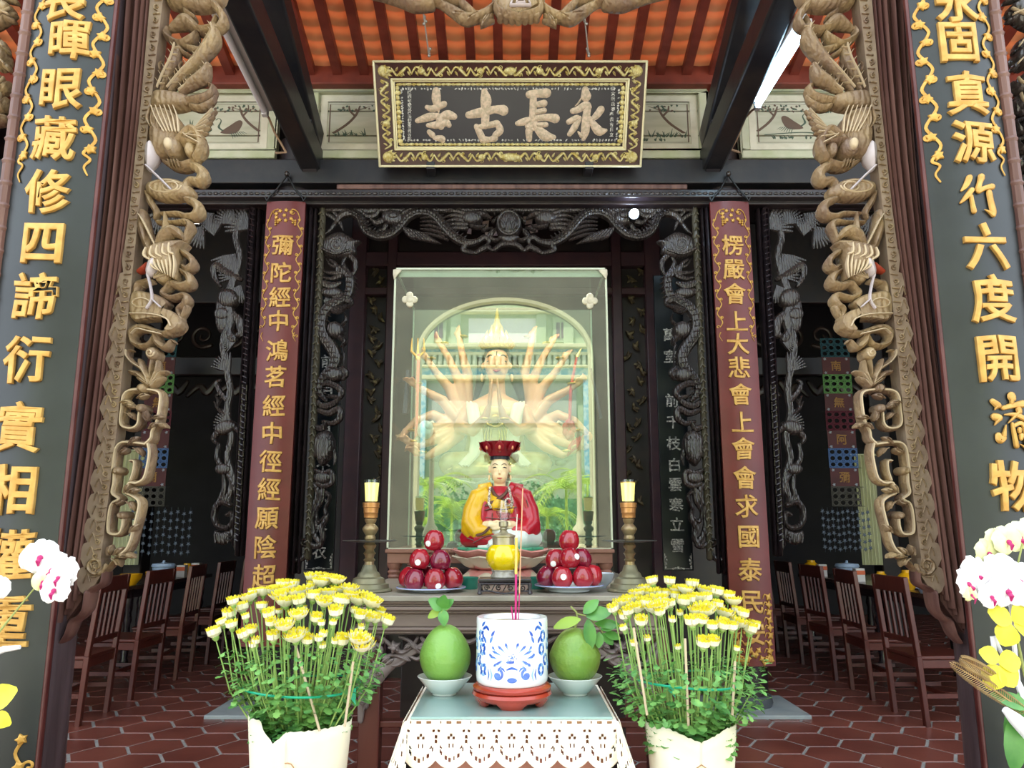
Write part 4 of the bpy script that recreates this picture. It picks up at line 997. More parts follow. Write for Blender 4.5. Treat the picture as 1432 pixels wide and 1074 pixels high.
# side bay surrounds (bamboo, leaves, lions) left and right of the red boards
def sidebay(side):
    mir = None if side == 'left' else 711.5
    fn = pxfn(YI, mir)
    t = thing('carved_bay_surround', 'dark openwork surround of leaves and figures in the %s side bay' % side, 'wood carving', at(340 if mir is None else 2*711.5-340, 770, YI), 'carved side bay surrounds')
    b = MB(); jamb(b, (364, 285), (339, 775), fn, 3, .05, -.01); jamb(b, (357, 285), (333, 775), fn, 3.2, .06); jamb(b, (351, 290), (327, 762), fn, 2, .04)
    stroke(b, [(368, 288), (270, 288), (150, 288), (60, 288)], 4, fn, .05); stroke(b, [(352, 293), (270, 293), (60, 293)], 2, fn, .04)
    for i in range(60):
        y = 294+i*7.8; x = 357-(y-285)*.049; stroke(b, [(x-2, y), (x+2, y+2)], 1.2, fn, .008, .058, n=1, k=5)
    b.build('frame', M_iframe, t)
    b = MB(); y = 540
    while y < 745:
        x = 344-(y-540)*.052
        stroke(b, [(x-3, y), (x+3, y), (x+3, y+8), (x-1, y+8), (x-1, y+4)], .9, fn, .01, .035, n=1, k=5); stroke(b, [(x-3, y), (x-3, y+11), (x+3, y+11)], .9, fn, .01, .035, n=1, k=5); y += 13
    b.build('key_pattern', M_ifr2, t)
    b = MB(); S = lambda P, w, h=.035, h0=0: stroke(b, P, w, fn, h, h0, n=4, k=8)
    def fan(x, y, a, r, n=9, sp=1.5):
        for i in range(n): 
            q = a + (i-(n-1)/2)*sp/n; stroke(b, [(x, y), (x+r*.5*math.cos(q), y+r*.5*math.sin(q)), (x+r*math.cos(q), y+r*math.sin(q))], [1, r*.10, r*.05], fn, .02, .01, n=2, k=6)
    trunk = [(342, 300), (330, 330), (336, 360), (326, 395), (318, 420), (322, 450), (312, 480), (316, 510), (322, 545), (318, 575), (324, 610), (318, 640), (326, 670), (318, 700)]
    S(trunk, [4, 5, 5, 6, 8, 8, 5, 5, 5, 5, 5, 5, 5, 4], .04)
    for x, y, a, r in ((352, 320, -2.6, 36), (330, 314, -2.4, 30), (330, 356, 2.2, 34), (300, 330, -1.7, 26), (335, 386, -2.8, 28), (300, 300, 2.5, 26), (322, 520, -2.2, 26), (330, 478, 2.9, 20), (326, 596, -2.6, 26), (285, 318, 2.2, 30), (262, 306, 2.0, 30), (240, 300, 1.8, 28), (205, 305, 1.7, 26), (338, 400, 2.0, 24)): fan(x, y, a, r)
    S([(336, 390), (316, 380), (303, 372), (300, 384), (308, 400)], [4, 6, 6, 5, 3], .045)
    blob(b, ell(320, 418, 15, 14), fn, .06); blob(b, ell(312, 440, 12, 10), fn, .05); blob(b, [(304, 420), (316, 425), (322, 440), (318, 462), (308, 466), (302, 450)], fn, .04)
    for P in ([(326, 440), (336, 450), (338, 466), (330, 470)], [(318, 450), (320, 466), (326, 474)]): S(P, [6, 7, 7, 3], .04)
    for P, w in (([(318, 560), (308, 548), (303, 536), (308, 532)], [4, 4, 3, 2]), ([(316, 580), (306, 572), (300, 562)], [3, 3, 1]), ([(306, 572), (305, 560), (302, 554)], [2, 2, 1]), ([(306, 566), (310, 556)], [2, 1])): S(P, w, .03)
    blob(b, ell(316, 598, 16, 10, 10, -.3), fn, .05); S([(304, 606), (299, 614), (303, 620)], [5, 4, 2], .04); S([(326, 596), (336, 604), (344, 606)], [4, 4, 2], .03)
    S([(306, 622), (304, 640), (312, 654), (324, 662)], [3, 4, 4, 3], .03); blob(b, ell(313, 656, 12, 8), fn, .04); S([(313, 664), (314, 684), (308, 700), (302, 712)], [3, 4, 4, 3], .03)
    S([(320, 664), (328, 680), (330, 696)], [4, 4, 2], .03)
    for a in (-2.4, -1.9, -1.4): leaf(b, 318, 706, a, 16, 5, fn, .02, .01)
    stroke(b, [(322, 706), (310, 702), (302, 710), (300, 724), (306, 736), (318, 738), (325, 730), (324, 718), (318, 720)], [4, 4.5, 4.5, 4.5, 4.5, 4, 3.5, 3.5, 3], fn, .04, n=5)
    blob(b, [(300, 742), (312, 744), (324, 742), (322, 756), (312, 762), (303, 758)], fn, .04)
    for k in range(4): stroke(b, [(303+k*6, 748), (304+k*5.6, 758)], 2, fn, .012, .035, n=1, k=6)
    stroke(b, spiral(323, 752, 5, 1, 0, 1.2, 8), 1.4, fn, .02, .03, n=2)
    blob(b, [(322, 740), (334, 742), (336, 776), (328, 768)], fn, .03)
    # leafy transom running on behind the pale carving
    for i in range(9):
        x = 250-i*24; S([(x+12, 300), (x, 308), (x-12, 300)], [3, 4, 3], .03); fan(x, 300, 1.6+.3*math.sin(i*2), 26)
    b.build('leaf_and_figure_carving', M_icarve, t)
sidebay('left'); sidebay('right')

# ================= sanctuary screen behind the glass case (dark lacquered doors)
YS = 7.3
def wl(px, Y): return at(px, 500, Y).x
t = thing('sanctuary_screen', 'dark purple brown panelled screen with carved gold bits behind the glass case', 'screen', at(MC, 800, YS))
b = MB(); zz = lambda y: at(716, y, YS).z
b.box(wl(400, YS), wl(1022, YS), YS+.1, YS+.18, 0, 4.6); b.build('backing', M_dark2, t, smooth=False)
b = MB()
for x0, x1 in ((486, 508), (538, 552), (858, 872), (905, 928)): b.box(wl(x0, YS), wl(x1, YS), YS-.02, YS+.1, 0, 4.4)
for y0, y1 in ((352, 372), (402, 412)): b.box(wl(486, YS), wl(928, YS), YS-.01, YS+.1, zz(y1), zz(y0))
b.build('stiles', mat('purple_brown_lacquer', '38222a', .4, c2='43282d', scale=8), t, bevel=.01)
g = MB(); fnS = pxfn(YS-.0)
for x0, x1 in ((512, 536), (874, 903)):
    for i in range(26):
        x, y = random.uniform(x0+2, x1-2), 378+i*13+random.uniform(-4, 4); a = random.uniform(0, 6)
        stroke(g, [(x-6*math.cos(a), y-5), (x, y), (x+6*math.cos(a+1), y+5)], [1, 3.5, 1], fnS, .02, -.07, n=3, k=6)
        leaf(g, x, y, a, 9, 2.6, fnS, .012, -.06)
        leaf(g, x, y, a+2, 8, 2.4, fnS, .012, -.06)
    if x0 == 512: GP = g; g = MB()
for g in (GP, g): g.build('carved_panel', mat('dull_gilt_on_dark', '4a3d2c', .4, metal=.3, c2='8a7a52', scale=25, contrast=(.5, .7)), t)
# slim black boards with shell writing
for side, px, chars, ys, lab in (('left', 452, '雲外前月色不下界衣', [425, 465, 505, 545, 600, 650, 700, 737, 772], 'slim black board with pale shell writing inside, left of the glass case'),
                            ('right', 941, '萬室前千枝白雲寒立雪', [468, 498, 560, 590, 620, 650, 678, 706, 733, 763], 'slim black board with pale shell writing inside, right of the glass case')):
    Yc = 6.75; x0, x1 = (434, 474) if side == 'left' else (921, 962)
    A, B = at(x0, 600, Yc).x, at(x1, 600, Yc).x; z0, z1 = at(716, 798, Yc).z, at(716, 385, Yc).z
    t = thing('shell_inlay_board', lab, 'sign', ((A+B)/2, Yc, z0), 'slim black boards with shell writing')
    b = MB(); b.box(A, B, Yc, Yc+.03, z0, z1); b.build('board', mat('blue_black_lacquer', '10161c', .3), t, bevel=.004); brd = [o for o in bpy.data.objects if o.parent == t and o.name.startswith('board')][0]
    xm = (A+B)/2; f3 = lambda x, z, h: Vector((xm+x, Yc-h, z))
    for ch, y in zip(chars, ys):
        b = MB(); z = at(716, y, Yc).z; put_glyph(b, ch, lambda x, zz_, h: f3(x, z+zz_, h), .125, .002, .002, .002, wob=.02); b.build('character', M_pearlw, brd)
    b = MB(); hw = (B-A)/2-.015
    stroke(b, [(-hw, z0+.14), (-hw, z0+.015), (hw, z0+.015), (hw, z0+.14)], .003, f3, .002, 0, n=1, k=5)
    for s_ in (-1, 1):
        for k in range(4): blob(b, ell(s_*(hw-.006-.004*k*(k < 3)), z0+.03+.028*k, .008, .012, 6), f3, .003, n=2)
    for k in range(5): blob(b, ell((k-2)*.022, z0+.026-.005*abs(k-2), .012, .008, 6), f3, .003, n=2)
    b.build('shell_corner_border', M_pearlw, t)
# small bright spotlight behind the openwork
P = at(887, 298, 6.0); t = thing('spotlight', 'small bright bluish spotlight on the carved openwork, right of the centre', 'lamp', P+Vector((0, .12, 0)))
b = MB(); b.ball(P, .036, 14, 10); b.build('bulb', mat('bright_bulb', 'ffffff', .4, emit='cfe4ff', es=60), t)
b = MB(); b.tube([P+Vector((0, .02, 0)), P+Vector((0, .08, 0)), P+Vector((0, .16, 0))], [.045, .04, .03], 16); b.tube([P+Vector((0, .1, 0)), P+Vector((0, .1, .16))], .012, 8); b.build('housing', M_blackm, t)
# pale papers seen through the transom
t = MB()
YW = 7.0
for P in ([(613, 290), (643, 290), (646, 294), (630, 302), (620, 298)], [(676, 292), (690, 290), (693, 298), (686, 306), (678, 300)], [(674, 310), (684, 308), (682, 322), (676, 318)], [(655, 320), (660, 318), (659, 327), (653, 326)], [(678, 325), (694, 323), (696, 329), (680, 330)], [(731, 300), (738, 290), (746, 296), (744, 312), (734, 314)], [(738, 316), (752, 312), (752, 324), (742, 326)], [(612, 320), (620, 318), (622, 334), (614, 332)]):
    V = [at(x, y, YW) for x, y in P]; n = len(V)
    t.add(V+[v+Vector((0, .01, 0)) for v in V], [tuple(range(n)), tuple(range(n, 2*n))[::-1]]+[(i, (i+1) % n, (i+1) % n+n, i+n) for i in range(n)])
tag(t.build('pale_hangings', mat('lilac_paper', 'c9bcd0', .7, c2='e6dcc0', scale=6), smooth=False), 'pale scraps of hanging cloth glimpsed through the dragon openwork above the case', 'cloth', kind='stuff')

# ================= dark rear of the side bays
for side in (-1, 1):
    Xp = side*3.4
    # rear partition with carved transom and posts
    b = MB(); Yp = 9.6
    for x in (2.25, 4.6): b.box(side*x-.12, side*x+.12, Yp, Yp+.24, 0, 5.2)
    b.box(side*2.1 if side > 0 else -6.9, 6.9 if side > 0 else -2.1, Yp+.05, Yp+.2, 3.25, 3.5); b.box(side*2.1 if side > 0 else -6.9, 6.9 if side > 0 else -2.1, Yp+.05, Yp+.2, 4.2, 5.3)
    struct(b.build('trim_7', M_dark2, bevel=.02), 'dark posts and rails at the rear of the %s side bay' % ('left' if side < 0 else 'right'))
    # rear carved transom
    b = MB(); 
    f9 = lambda u, v, h: Vector((side*u, Yp-h, v))
    for i in range(12):
        x = 2.3+i*.36
        stroke(b, [(x, 3.15), (x+.1, 3.02), (x+.2, 3.1), (x+.34, 2.98)], [.03, .05, .04, .03], f9, .04, n=4); stroke(b, spiral(x+.2, 3.75, .16, .03, i, 1.4, 12), [.03, .015], f9, .03, n=3)
    for i in range(9):
        z = 2.9-i*.27; stroke(b, [(2.42, z), (2.55, z-.08), (2.44, z-.2), (2.42, z-.27)], [.03, .045, .04, .03], f9, .03, n=4)
    tag(b.build('rear_carving', M_dark, None), 'dim carved openwork at the rear of the %s side bay' % ('left' if side < 0 else 'right'), 'wood carving')
# ================= altar table
AX0, AX1 = at(482, 833, 3.2).x, at(937, 833, 3.2).x; AXM = (AX0+AX1)/2
ZA = 1.08
t = thing('altar_table', 'long dusty wooden altar table with stepped mouldings and carved openwork brackets', 'table', (AXM, 3.2, 0))
b = MB(); b.box(AX0, AX1, 3.2, 5.35, ZA-.022, ZA); b.build('table_top', M_altop, t, bevel=.004)
b = MB()
for i, (z1, z0, o) in enumerate(((1.058, 1.047, .015), (1.047, 1.036, .028), (1.036, 1.022, .012), (1.022, 1.008, .03), (1.008, .955, .045), (.955, .943, .02), (.943, .93, .032))):
    b.box(AX0+o, AX1-o, 3.2+o, 5.3, z0, z1)
b.build('moulded_rim', M_altar, t, bevel=.004)
b = MB(); b.box(AX0+.05, AX1-.05, 3.24, 5.3, .925, .945); b.build('under_board', M_dark2, t, smooth=False)
LX0, LX1 = at(502, 1000, 3.3).x, at(932, 1000, 3.3).x
for (x, y) in ((LX0, 3.28), (LX1-.075, 3.28), (LX0, 5.2), (LX1-.075, 5.2)):
    b = MB(); b.box(x, x+.085, y, y+.085, 0, .93); b.build('leg', M_brown, t, bevel=.006)
b = MB(); b.box(LX0-.10, LX1+.1, 3.30, 3.36, .56, .585); b.box(LX0, LX1, 3.3, 3.36, .30, .33); b.build('stretcher', M_brown, t, bevel=.004)
b = MB(); b.box(LX0+.12, LX1-.12, 3.62, 3.66, .1, .93)
b.build('inner_panel', M_dark2, t, bevel=.004)
b = MB()
for side in (0, 1):
    f3 = pxfn(3.27, None if side == 0 else 709)
    S = lambda P, w, h=.02, h0=0: stroke(b, P, w, f3, h, h0, n=5, k=8)
    S([(504, 1008), (506, 985), (512, 965), (524, 948), (540, 934), (560, 920), (580, 910), (600, 898), (640, 890)], [4, 6, 9, 12, 9, 6, 5, 4, 3], .018)
    for x, y, r in ((512, 960, 7), (522, 950, 8), (530, 940, 6), (508, 980, 6), (518, 968, 6)): blob(b, ell(x, y, r, r*.8, 8), f3, .03); stroke(b, ell(x, y, r*.5, r*.4, 8), 1, f3, .008, .028, closed=True, n=2, k=5)
    blob(b, [(552+10*(1 if k % 2 else .6)*math.cos(k*PI/5), 905+10*(1 if k % 2 else .6)*math.sin(k*PI/5)) for k in range(10)], f3, .03); blob(b, ell(552, 905, 4, 4), f3, .015, .028)
    for P in ([(505, 890), (520, 898), (534, 908), (528, 922)], [(536, 892), (544, 900), (560, 912), (574, 906), (584, 892)], [(560, 890), (572, 896), (582, 906), (590, 915), (584, 922), (574, 918)], [(520, 888), (530, 888), (536, 896), (530, 902)], [(536, 920), (550, 916), (566, 922), (556, 930), (544, 930)],
              [(590, 892), (600, 902), (616, 900), (630, 892)], [(500, 900), (508, 910), (512, 924), (520, 930)], [(496, 892), (500, 912), (504, 930), (500, 945)], [(640, 890), (655, 898), (668, 892)]): S(P, [3, 4, 3, 2])
    for x, y, a in ((540, 928, -.6), (528, 936, -2), (562, 918, .4), (574, 898, .8), (520, 912, -1), (585, 905, .2), (566, 906, -.5), (546, 918, 2.6), (600, 896, .3), (510, 992, -1.2), (512, 930, -2.2), (504, 960, -1.8)): leaf(b, x, y, a, 14, 4, f3, .014, .01)
    if side == 0: B0 = b; b = MB()
for b in (B0, b): b.build('openwork_bracket', mat('grey_brown_openwork', '6f6460', .45, c2='857872', scale=8, bump=.3), t)

# reddish sideboard glimpsed under the altar's right end
YQ = 3.32
# ================= glass case on its low stand
YG = 4.32
SX0, SX1 = at(539, 775, 4.28).x, at(859, 775, 4.28).x
z0s, z1s = ZA, at(716, 768, 4.28).z
t = thing('case_stand', 'low reddish brown stand with turned legs carrying the tall glass case', 'stand', ((SX0+SX1)/2, 4.28, ZA))
b = MB(); b.box(SX0, SX1, 4.26, 5.2, z1s-.02, z1s); b.box(SX0+.01, SX1-.01, 4.275, 5.19, z1s-.075, z1s-.02); b.build('top_frame', M_brown2 if 'M_brown2' in globals() else mat('worn_red_brown', '70483c', .45, c2='8a6050', scale=7, bump=.2), t, bevel=.004)
for x in (SX0+.045, SX1-.045):
    for y in (4.32, 5.12):
        b = MB(); zt2 = z1s-.075; hh = zt2-ZA
        b.lathe([(.03, 0), (.036, hh*.12), (.03, hh*.25), (.038, hh*.42), (.028, hh*.58), (.04, hh*.8), (.042, hh)], (x, y, ZA), 16); b.build('leg', MATS['worn_red_brown'], t)
GX0, GX1 = SX0+.005, SX1-.015; zg1 = at(716, 376, YG).z
GX0 = at(542, 765, YG).x; GX1 = at(856, 765, YG).x
t = thing('glass_case', 'tall glass display case reflecting the bright courtyard, a many-armed statue inside', 'display case', ((GX0+GX1)/2, YG, z1s))
M_gf = glassmat('reflective_front_glass', 'eef6f2', REFL)
M_gs = glassmat('clear_side_glass', 'e4efea', .06)
b = MB(); b.box(GX0, GX1, YG, YG+.005, z1s, zg1); b.build('front_pane', M_gf, t, smooth=False)
for x in (GX0, GX1-.005):
    b = MB(); b.box(x, x+.005, YG+.006, YG+.86, z1s, zg1); b.build('side_pane', M_gs, t, smooth=False)
b = MB(); b.box(GX0, GX1, YG+.006, YG+.86, zg1-.005, zg1+.001); b.build('top_pane', M_gs, t, smooth=False)
b = MB(); b.box(GX0, GX1, YG+.865, YG+.88, z1s, zg1); b.build('back_board', mat('case_back_board', '6d7468', .7, c2='7d8474', scale=3), t, smooth=False)
b = MB(); r = .005
M_frame = mat('pale_edge_strip', 'bfc4b2', .35, metal=.2)
for x in (GX0, GX1):
    b.box(x-r, x+r, YG-r, YG+r, z1s, zg1); b.box(x-r, x+r, YG+.86-r, YG+.86+r, z1s, zg1); b.box(x-r, x+r, YG-r, YG+.86, zg1-r, zg1+r)
b.box(GX0-r, GX1+r, YG-r, YG+r, zg1-r, zg1+r); b.box(GX0-r, GX1+r, YG-r, YG+r, z1s, z1s+.006)
b.build('edge_strip', M_frame, t, smooth=False)
b = MB(); b.box(GX0+.02, GX1-.02, YG+.012, YG+.018, zg1-.045, zg1-.006); b.box(GX0+.02, GX1-.02, YG+.018, YG+.06, zg1-.012, zg1-.006); b.build('lamp_strip_housing', M_frame, t, smooth=False)  # added lip and cover that keep the glowing strip out of view
b = MB(); b.box(GX0+.05, GX1-.05, YG+.03, YG+.05, zg1-.022, zg1-.014); b.build('lamp_strip', mat('case_lamp_strip', 'ffffff', .5, emit='fff2dc', es=CASE_E), t, smooth=False)  # added fill light to brighten the statue, hidden behind the lip
fg = pxfn(YG-.004)
for x, y in ((573, 419), (825, 421)):
    b = MB()
    for k in range(4):
        a = k*PI/2+PI/4*0; blob(b, ell(x+6*math.cos(a), y+6*math.sin(a), 5, 5), fg, .006, .002)
    blob(b, ell(x, y, 5, 5), fg, .008, .003); b.build('quatrefoil_clip', mat('ivory_plastic', 'cfc8b0', .4, c2='b9b09a', scale=40), t)
for x, y, s_ in ((556, 383, 1), (843, 383, -1)):
    b = MB(); blob(b, [(x-6*s_, y-6), (x+6*s_, y-5), (x+2*s_, y), (x-2*s_, y+5), (x-5*s_, y+8)], fg, .006, .004, n=2); b.build('corner_clip', MATS['ivory_plastic'], t)

# ================= candlesticks
M_brass = mat('aged_brass', '8d7a5e', .34, metal=.55, c2='a58d5f', scale=9, bump=.12)
M_brassd = mat('dull_base_brass', '77755f', .42, metal=.4, c2='8b8466', scale=9, bump=.15)
M_cop = mat('coppery_brass', 'b07a45', .35, metal=.5, c2='c58f55', scale=9)
def candlestick(px, label):
    Yc = 3.42; X = at(px, 830, Yc).x; k = (3.42*.983)/F
    t = thing('candlestick', label, 'candlestick', (X, Yc, ZA), 'brass candlesticks on the altar')
    z = lambda y: at(716, y, Yc).z - ZA
    b = MB(); b.lathe([(.0, 0), (.098, 0), (.102, .004), (.098, .01), (.088, .014), (.085, .032), (.072, .036), (.066, .055), (.05, .062), (.044, .078), (.034, .085), (.028, .104), (.024, .112)], (X, Yc, ZA), 36)
    b.build('base', M_brassd, t)
    zt_ = z(724); b = MB(); s_ = [(0.022, .108), (.02, .125), (.026, .132), (.018, .14), (.02, .15), (.027, .16), (.02, .168), (.018, .176), (.026, .186), (.028, .194), (.02, .204), (.018, .212), (.024, .222), (.018, .23), (.019, zt_-.10)]
    s_ += [(.021, zt_-.095), (.024, zt_-.085), (.02, zt_-.075), (.026, zt_-.066), (.034, zt_-.052), (.034, zt_-.045), (.026, zt_-.034), (.018, zt_-.026), (.024, zt_-.016), (.026, zt_-.006), (.02, zt_)]
    b.lathe(s_, (X, Yc, ZA), 28); b.build('stem', M_brass, t)
    b = MB(); zd = z(757); b.lathe([(0, zd-.006), (.06, zd-.004), (.115, zd+.001), (.119, zd+.004), (.115, zd+.005), (.06, zd), (0, zd)], (X, Yc, ZA), 40); b.build('drip_dish', mat('grey_metal_dish', '6f7270', .35, metal=.6), t)
    b = MB(); zt3 = z(703); b.lathe([(.0, zt_-.002), (.029, zt_), (.03, zt_+.02), (.032, zt_+.022), (.031, zt_+.026), (.033, zt3-.022), (.036, zt3-.02), (.035, zt3-.012), (.037, zt3-.004), (.036, zt3), (.0, zt3)], (X, Yc, ZA), 28); b.build('socket', M_cop, t)
    return X, Yc, ZA+zt3
M_cglass = glassmat('thin_clear_glass', 'f6faf6', .05)
M_candle = mat('glowing_yellow_wax', 'f3e08a', .5, emit='ffe98a', es=.55)
for px, lab, lab2 in ((515, 'brass candlestick with wide dish at the left end of the altar', 'yellow candle glass on the left candlestick'), (882, 'brass candlestick with wide dish at the right end of the altar', 'yellow candle glass with an amber rim of oil on the right candlestick')):
    X, Yc, z = candlestick(px, lab)
    t = thing('candle_glass', lab2, 'candle', (X, Yc, z), 'candle glasses'); h = at(716, 671, Yc).z - z
    b = MB(); b.lathe([(0, 0), (.028, 0), (.035, h), (.033, h), (.0265, .005), (0, .005)], (X, Yc, z+.0005), 26); b.build('glass', M_cglass, t)
    b = MB(); b.lathe([(0, .006), (.026, .006), (.0315, h*.86), (0, h*.86)], (X, Yc, z+.0005), 24); b.build('wax', M_candle, t)
    if px > 700: b = MB(); b.lathe([(0, h*.862), (.0316, h*.862), (.0318, h*.90), (0, h*.90)], (X, Yc, z+.0005), 24); b.build('amber_oil', mat('amber_oil', 'd89a2a', .3), t)
    b = MB(); b.tube([(X, Yc, z+h*.84), (X+.002, Yc, z+h*.95)], .002, 6); b.build('wick', M_blackm, t)

# ================= plates of wax apples
M_apple = mat('crimson_apple_skin', '8e1226', .16, c2='b3202e', scale=9, bump=.06, stretch=(1, 1, .35), spec=.7, coat=.4)
M_apple2 = mat('dark_crimson_apple_skin', '6f1030', .16, c2='8c1430', scale=9, bump=.06, stretch=(1, 1, .35), spec=.7, coat=.4)
M_china = mat('white_china', 'e9ecf2', .18, c2='dfe4ee', scale=3, coat=.5)
M_rim = mat('blue_china_rim', 'a9b4e6', .2)
M_stick = mat('white_sticker', 'ffffff', .5)
def plate(px, Yc, r, label, hgt):
    X = at(px, 826, Yc).x
    t = thing('fruit_plate', label, 'plate', (X, Yc, ZA), 'plates of red apples')
    b = MB(); b.lathe([(0, 0), (r*.55, 0), (r*.6, .003), (r*.62, hgt*.4), (r*.85, hgt*.75), (r, hgt), (r*.99, hgt+.003), (r*.8, hgt*.8+.001), (r*.55, hgt*.45), (0, hgt*.42)], (X, Yc, ZA), 44); b.build('dish', M_china, t)
    b = MB(); b.lathe([(r*.985, hgt+.0015), (r*1.005, hgt+.0015), (r*1.0, hgt+.0045), (r*.97, hgt+.0035)], (X, Yc, ZA), 44, caps=False); b.build('blue_rim', M_rim, t)
    return X
apple_me = {}
def apple(kind):
    b = MB(); r = .0455
    prof = [(0, .004), (.010, .0015), (.021, 0), (.033, .006), (.043, .022), (.0465, .038), (.0445, .056), (.037, .072), (.029, .084), (.021, .088), (.012, .084), (.004, .077), (0, .076)]
    b.lathe(prof, (0, 0, 0), 30, rip=lambda a, f_: .045*math.cos(5*a)*(abs(f_-.4)*1.3)+.02*math.cos(3*a+1))
    return b
def place_apple(px, py, Yc, tilt, rz, kind, sticker, label, group, s_=1.0):
    """px, py = centre of the apple in the picture"""
    c = at(px, py, Yc)
    root = thing('red_apple', label, 'apple', c, group)
    M = Matrix.Translation(c) @ Matrix.Rotation(rz, 4, 'Z') @ Matrix.Rotation(tilt, 4, 'Y') @ Matrix.Rotation(.15, 4, 'X') @ Matrix.Scale(s_, 4) @ Matrix.Translation((0, 0, -.043))
    b = apple(kind); b.v = [tuple(M @ Vector(v)) for v in b.v]; b.build('flesh', M_apple2 if kind else M_apple, root)
    b = MB(); b.tube([M @ Vector((0, 0, .074)), M @ Vector((.002, 0, .083))], .0017, 6); b.build('stem', M_brown, root)
    if sticker:
        sx, sy = sticker; d = (at(px+sx, py+sy, Yc) - c); n = Vector((d.x, 0, d.z)); rr = .0468*s_
        n.y = -math.sqrt(max(1e-6, rr*rr-n.x*n.x-n.z*n.z)); q = n.to_track_quat('Z', 'Y').to_matrix().to_4x4(); Ms = Matrix.Translation(c+n*1.0)@q
        b = MB(); v = [Ms @ Vector((0, 0, .0032))]; 
        for ring_ in (.7, 1):
            for k in range(14): a = 2*PI*k/14; v.append(Ms @ Vector((.0125*ring_*math.cos(a), .0125*ring_*math.sin(a), .003-.0016*ring_*ring_)))
        f = [(0, 1+k, 1+(k+1) % 14) for k in range(14)] + [(1+k, 15+k, 15+(k+1) % 14, 1+(k+1) % 14) for k in range(14)]
        v2 = [Ms @ Vector((.0125*math.cos(2*PI*k/14), .0125*math.sin(2*PI*k/14), -.006)) for k in range(14)]
        f += [(15+k, 29+k, 29+(k+1) % 14, 15+(k+1) % 14) for k in range(14)]
        b.add(v+v2, f); b.build('round_sticker', M_stick, root)
YP = 3.42
plate(603, YP, .148, 'blue-rimmed white plate with the left pyramid of red apples', .016)
gL, gR = 'red apples on the left plate', 'red apples on the right plate'
for a in ((607, 756, YP, .12, .3, 0, (-7, 4), 'topmost apple of the left pyramid, round white sticker low on its left', gL),
          (587, 783, YP-.02, .25, 2, 0, (-1, 3), 'middle-tier apple on the left plate with a round white sticker, left one of the pair', gL),
          (616, 784, YP-.02, -.1, 4, 1, None, 'dark middle-tier apple on the left plate, right one of the pair', gL),
          (572, 808, YP+.02, .3, 1, 0, None, 'leftmost bottom apple on the left plate, partly behind its neighbour', gL),
          (580, 811, YP-.055, .1, 1.5, 1, None, 'dark plain bottom apple at the front left of the left plate', gL),
          (608, 811, YP-.07, .0, .5, 0, (6, 8), 'bottom apple at the front centre of the left plate, white sticker low on it', gL),
          (633, 809, YP-.01, -.3, 5, 0, None, 'rightmost bottom apple of the left plate, leaning inwards', gL),
          (598, 806, YP+.055, .0, 5, 1, None, 'apple hidden at the back of the left plate bottom tier', gL)): place_apple(*a, s_=.97)
plate(796, YP, .148, 'white plate with the right pyramid of red apples', .026)
for a in ((796, 756, YP, .0, 1.3, 0, None, 'topmost apple of the right pyramid, without any sticker', gR),
          (777, 783, YP+.0, .1, 2, 0, (-4, 5), 'left middle-tier apple of the right pyramid with a white sticker', gR),
          (797, 781, YP-.045, .05, 3, 0, (9, -3), 'front middle-tier apple of the right pyramid with a white sticker on its right', gR),
          (813, 782, YP+.01, -.15, 4, 1, None, 'dark right middle-tier apple of the right pyramid', gR),
          (765, 807, YP-.0, .3, 1, 1, None, 'leftmost bottom apple on the right plate, dark and leaning', gR),
          (786, 808, YP-.07, .0, .2, 0, (1, -2), 'bottom apple at the front of the right plate with a white sticker in its middle', gR),
          (815, 807, YP-.06, -.02, 2.2, 0, None, 'large plain bottom apple at the front right of the right plate', gR),
          (828, 805, YP+.0, -.25, 3, 0, None, 'rightmost bottom apple on the right plate, behind its neighbour', gR)): place_apple(*a, s_=.97)
# bowl, green pots behind
X = at(838, 812, 3.62).x; b = MB(); b.lathe([(0, 0), (.03, 0), (.034, .008), (.058, .03), (.07, .066), (.067, .066), (.055, .034), (.03, .014), (0, .012)], (X, 3.62, ZA), 36)
tag(b.build('small_bowl', mat('pale_blue_china', 'd9e6f2', .2, coat=.4)), 'pale blue bowl half hidden behind the right plate of apples', 'bowl')
M_teal = mat('teal_glaze', '1f7a6a', .25, c2='2a8a78', scale=6, coat=.4)
for px, lab in ((656, 'teal green pot behind the left plate, left of the lamp stand'), (751, 'teal green pot behind the right plate, right of the lamp stand')):
    X = at(px, 820, 3.56).x; b = MB(); b.lathe([(0, 0), (.036, 0), (.04, .006), (.04, .042), (.043, .046), (.043, .052), (.038, .052), (.036, .01), (0, .01)], (X, 3.56, ZA), 30)
    tag(b.build('small_pot', M_teal), lab, 'pot', 'teal pots')

# ================= oil lamp on a black carved stand
YL = 3.34; XLp = at(705, 820, YL).x; M_blk = mat('polished_black_wood', '241d22', .25, c2='332a30', scale=9, coat=.3)
t = thing('lamp_stand', 'small black carved wooden stand under the yellow oil lamp', 'stand', (XLp, YL, ZA))
x0, x1 = at(669, 820, YL-.05).x, at(743, 820, YL-.05).x; zt_ = at(716, 812, YL-.05).z-.002; zt_ = ZA+.062
b = MB(); b.box(x0, x1, YL-.08, YL+.08, zt_-.012, zt_); b.box(x0+.004, x1-.004, YL-.076, YL+.076, zt_-.018, zt_-.012); b.build('top', M_blk, t, bevel=.003)
for x in (x0+.006, x1-.006):
    for y in (YL-.072, YL+.072):
        b = MB(); b.lathe([(.006, 0), (.011, .004), (.008, .01), (.006, .02), (.008, .036), (.007, .046)], (x, y, ZA), 10); b.build('leg', M_blk, t)
b = MB(); w_ = x1-x0; f3 = lambda u, v, h: Vector((x0+u*w_, YL-.072-h, ZA+v))
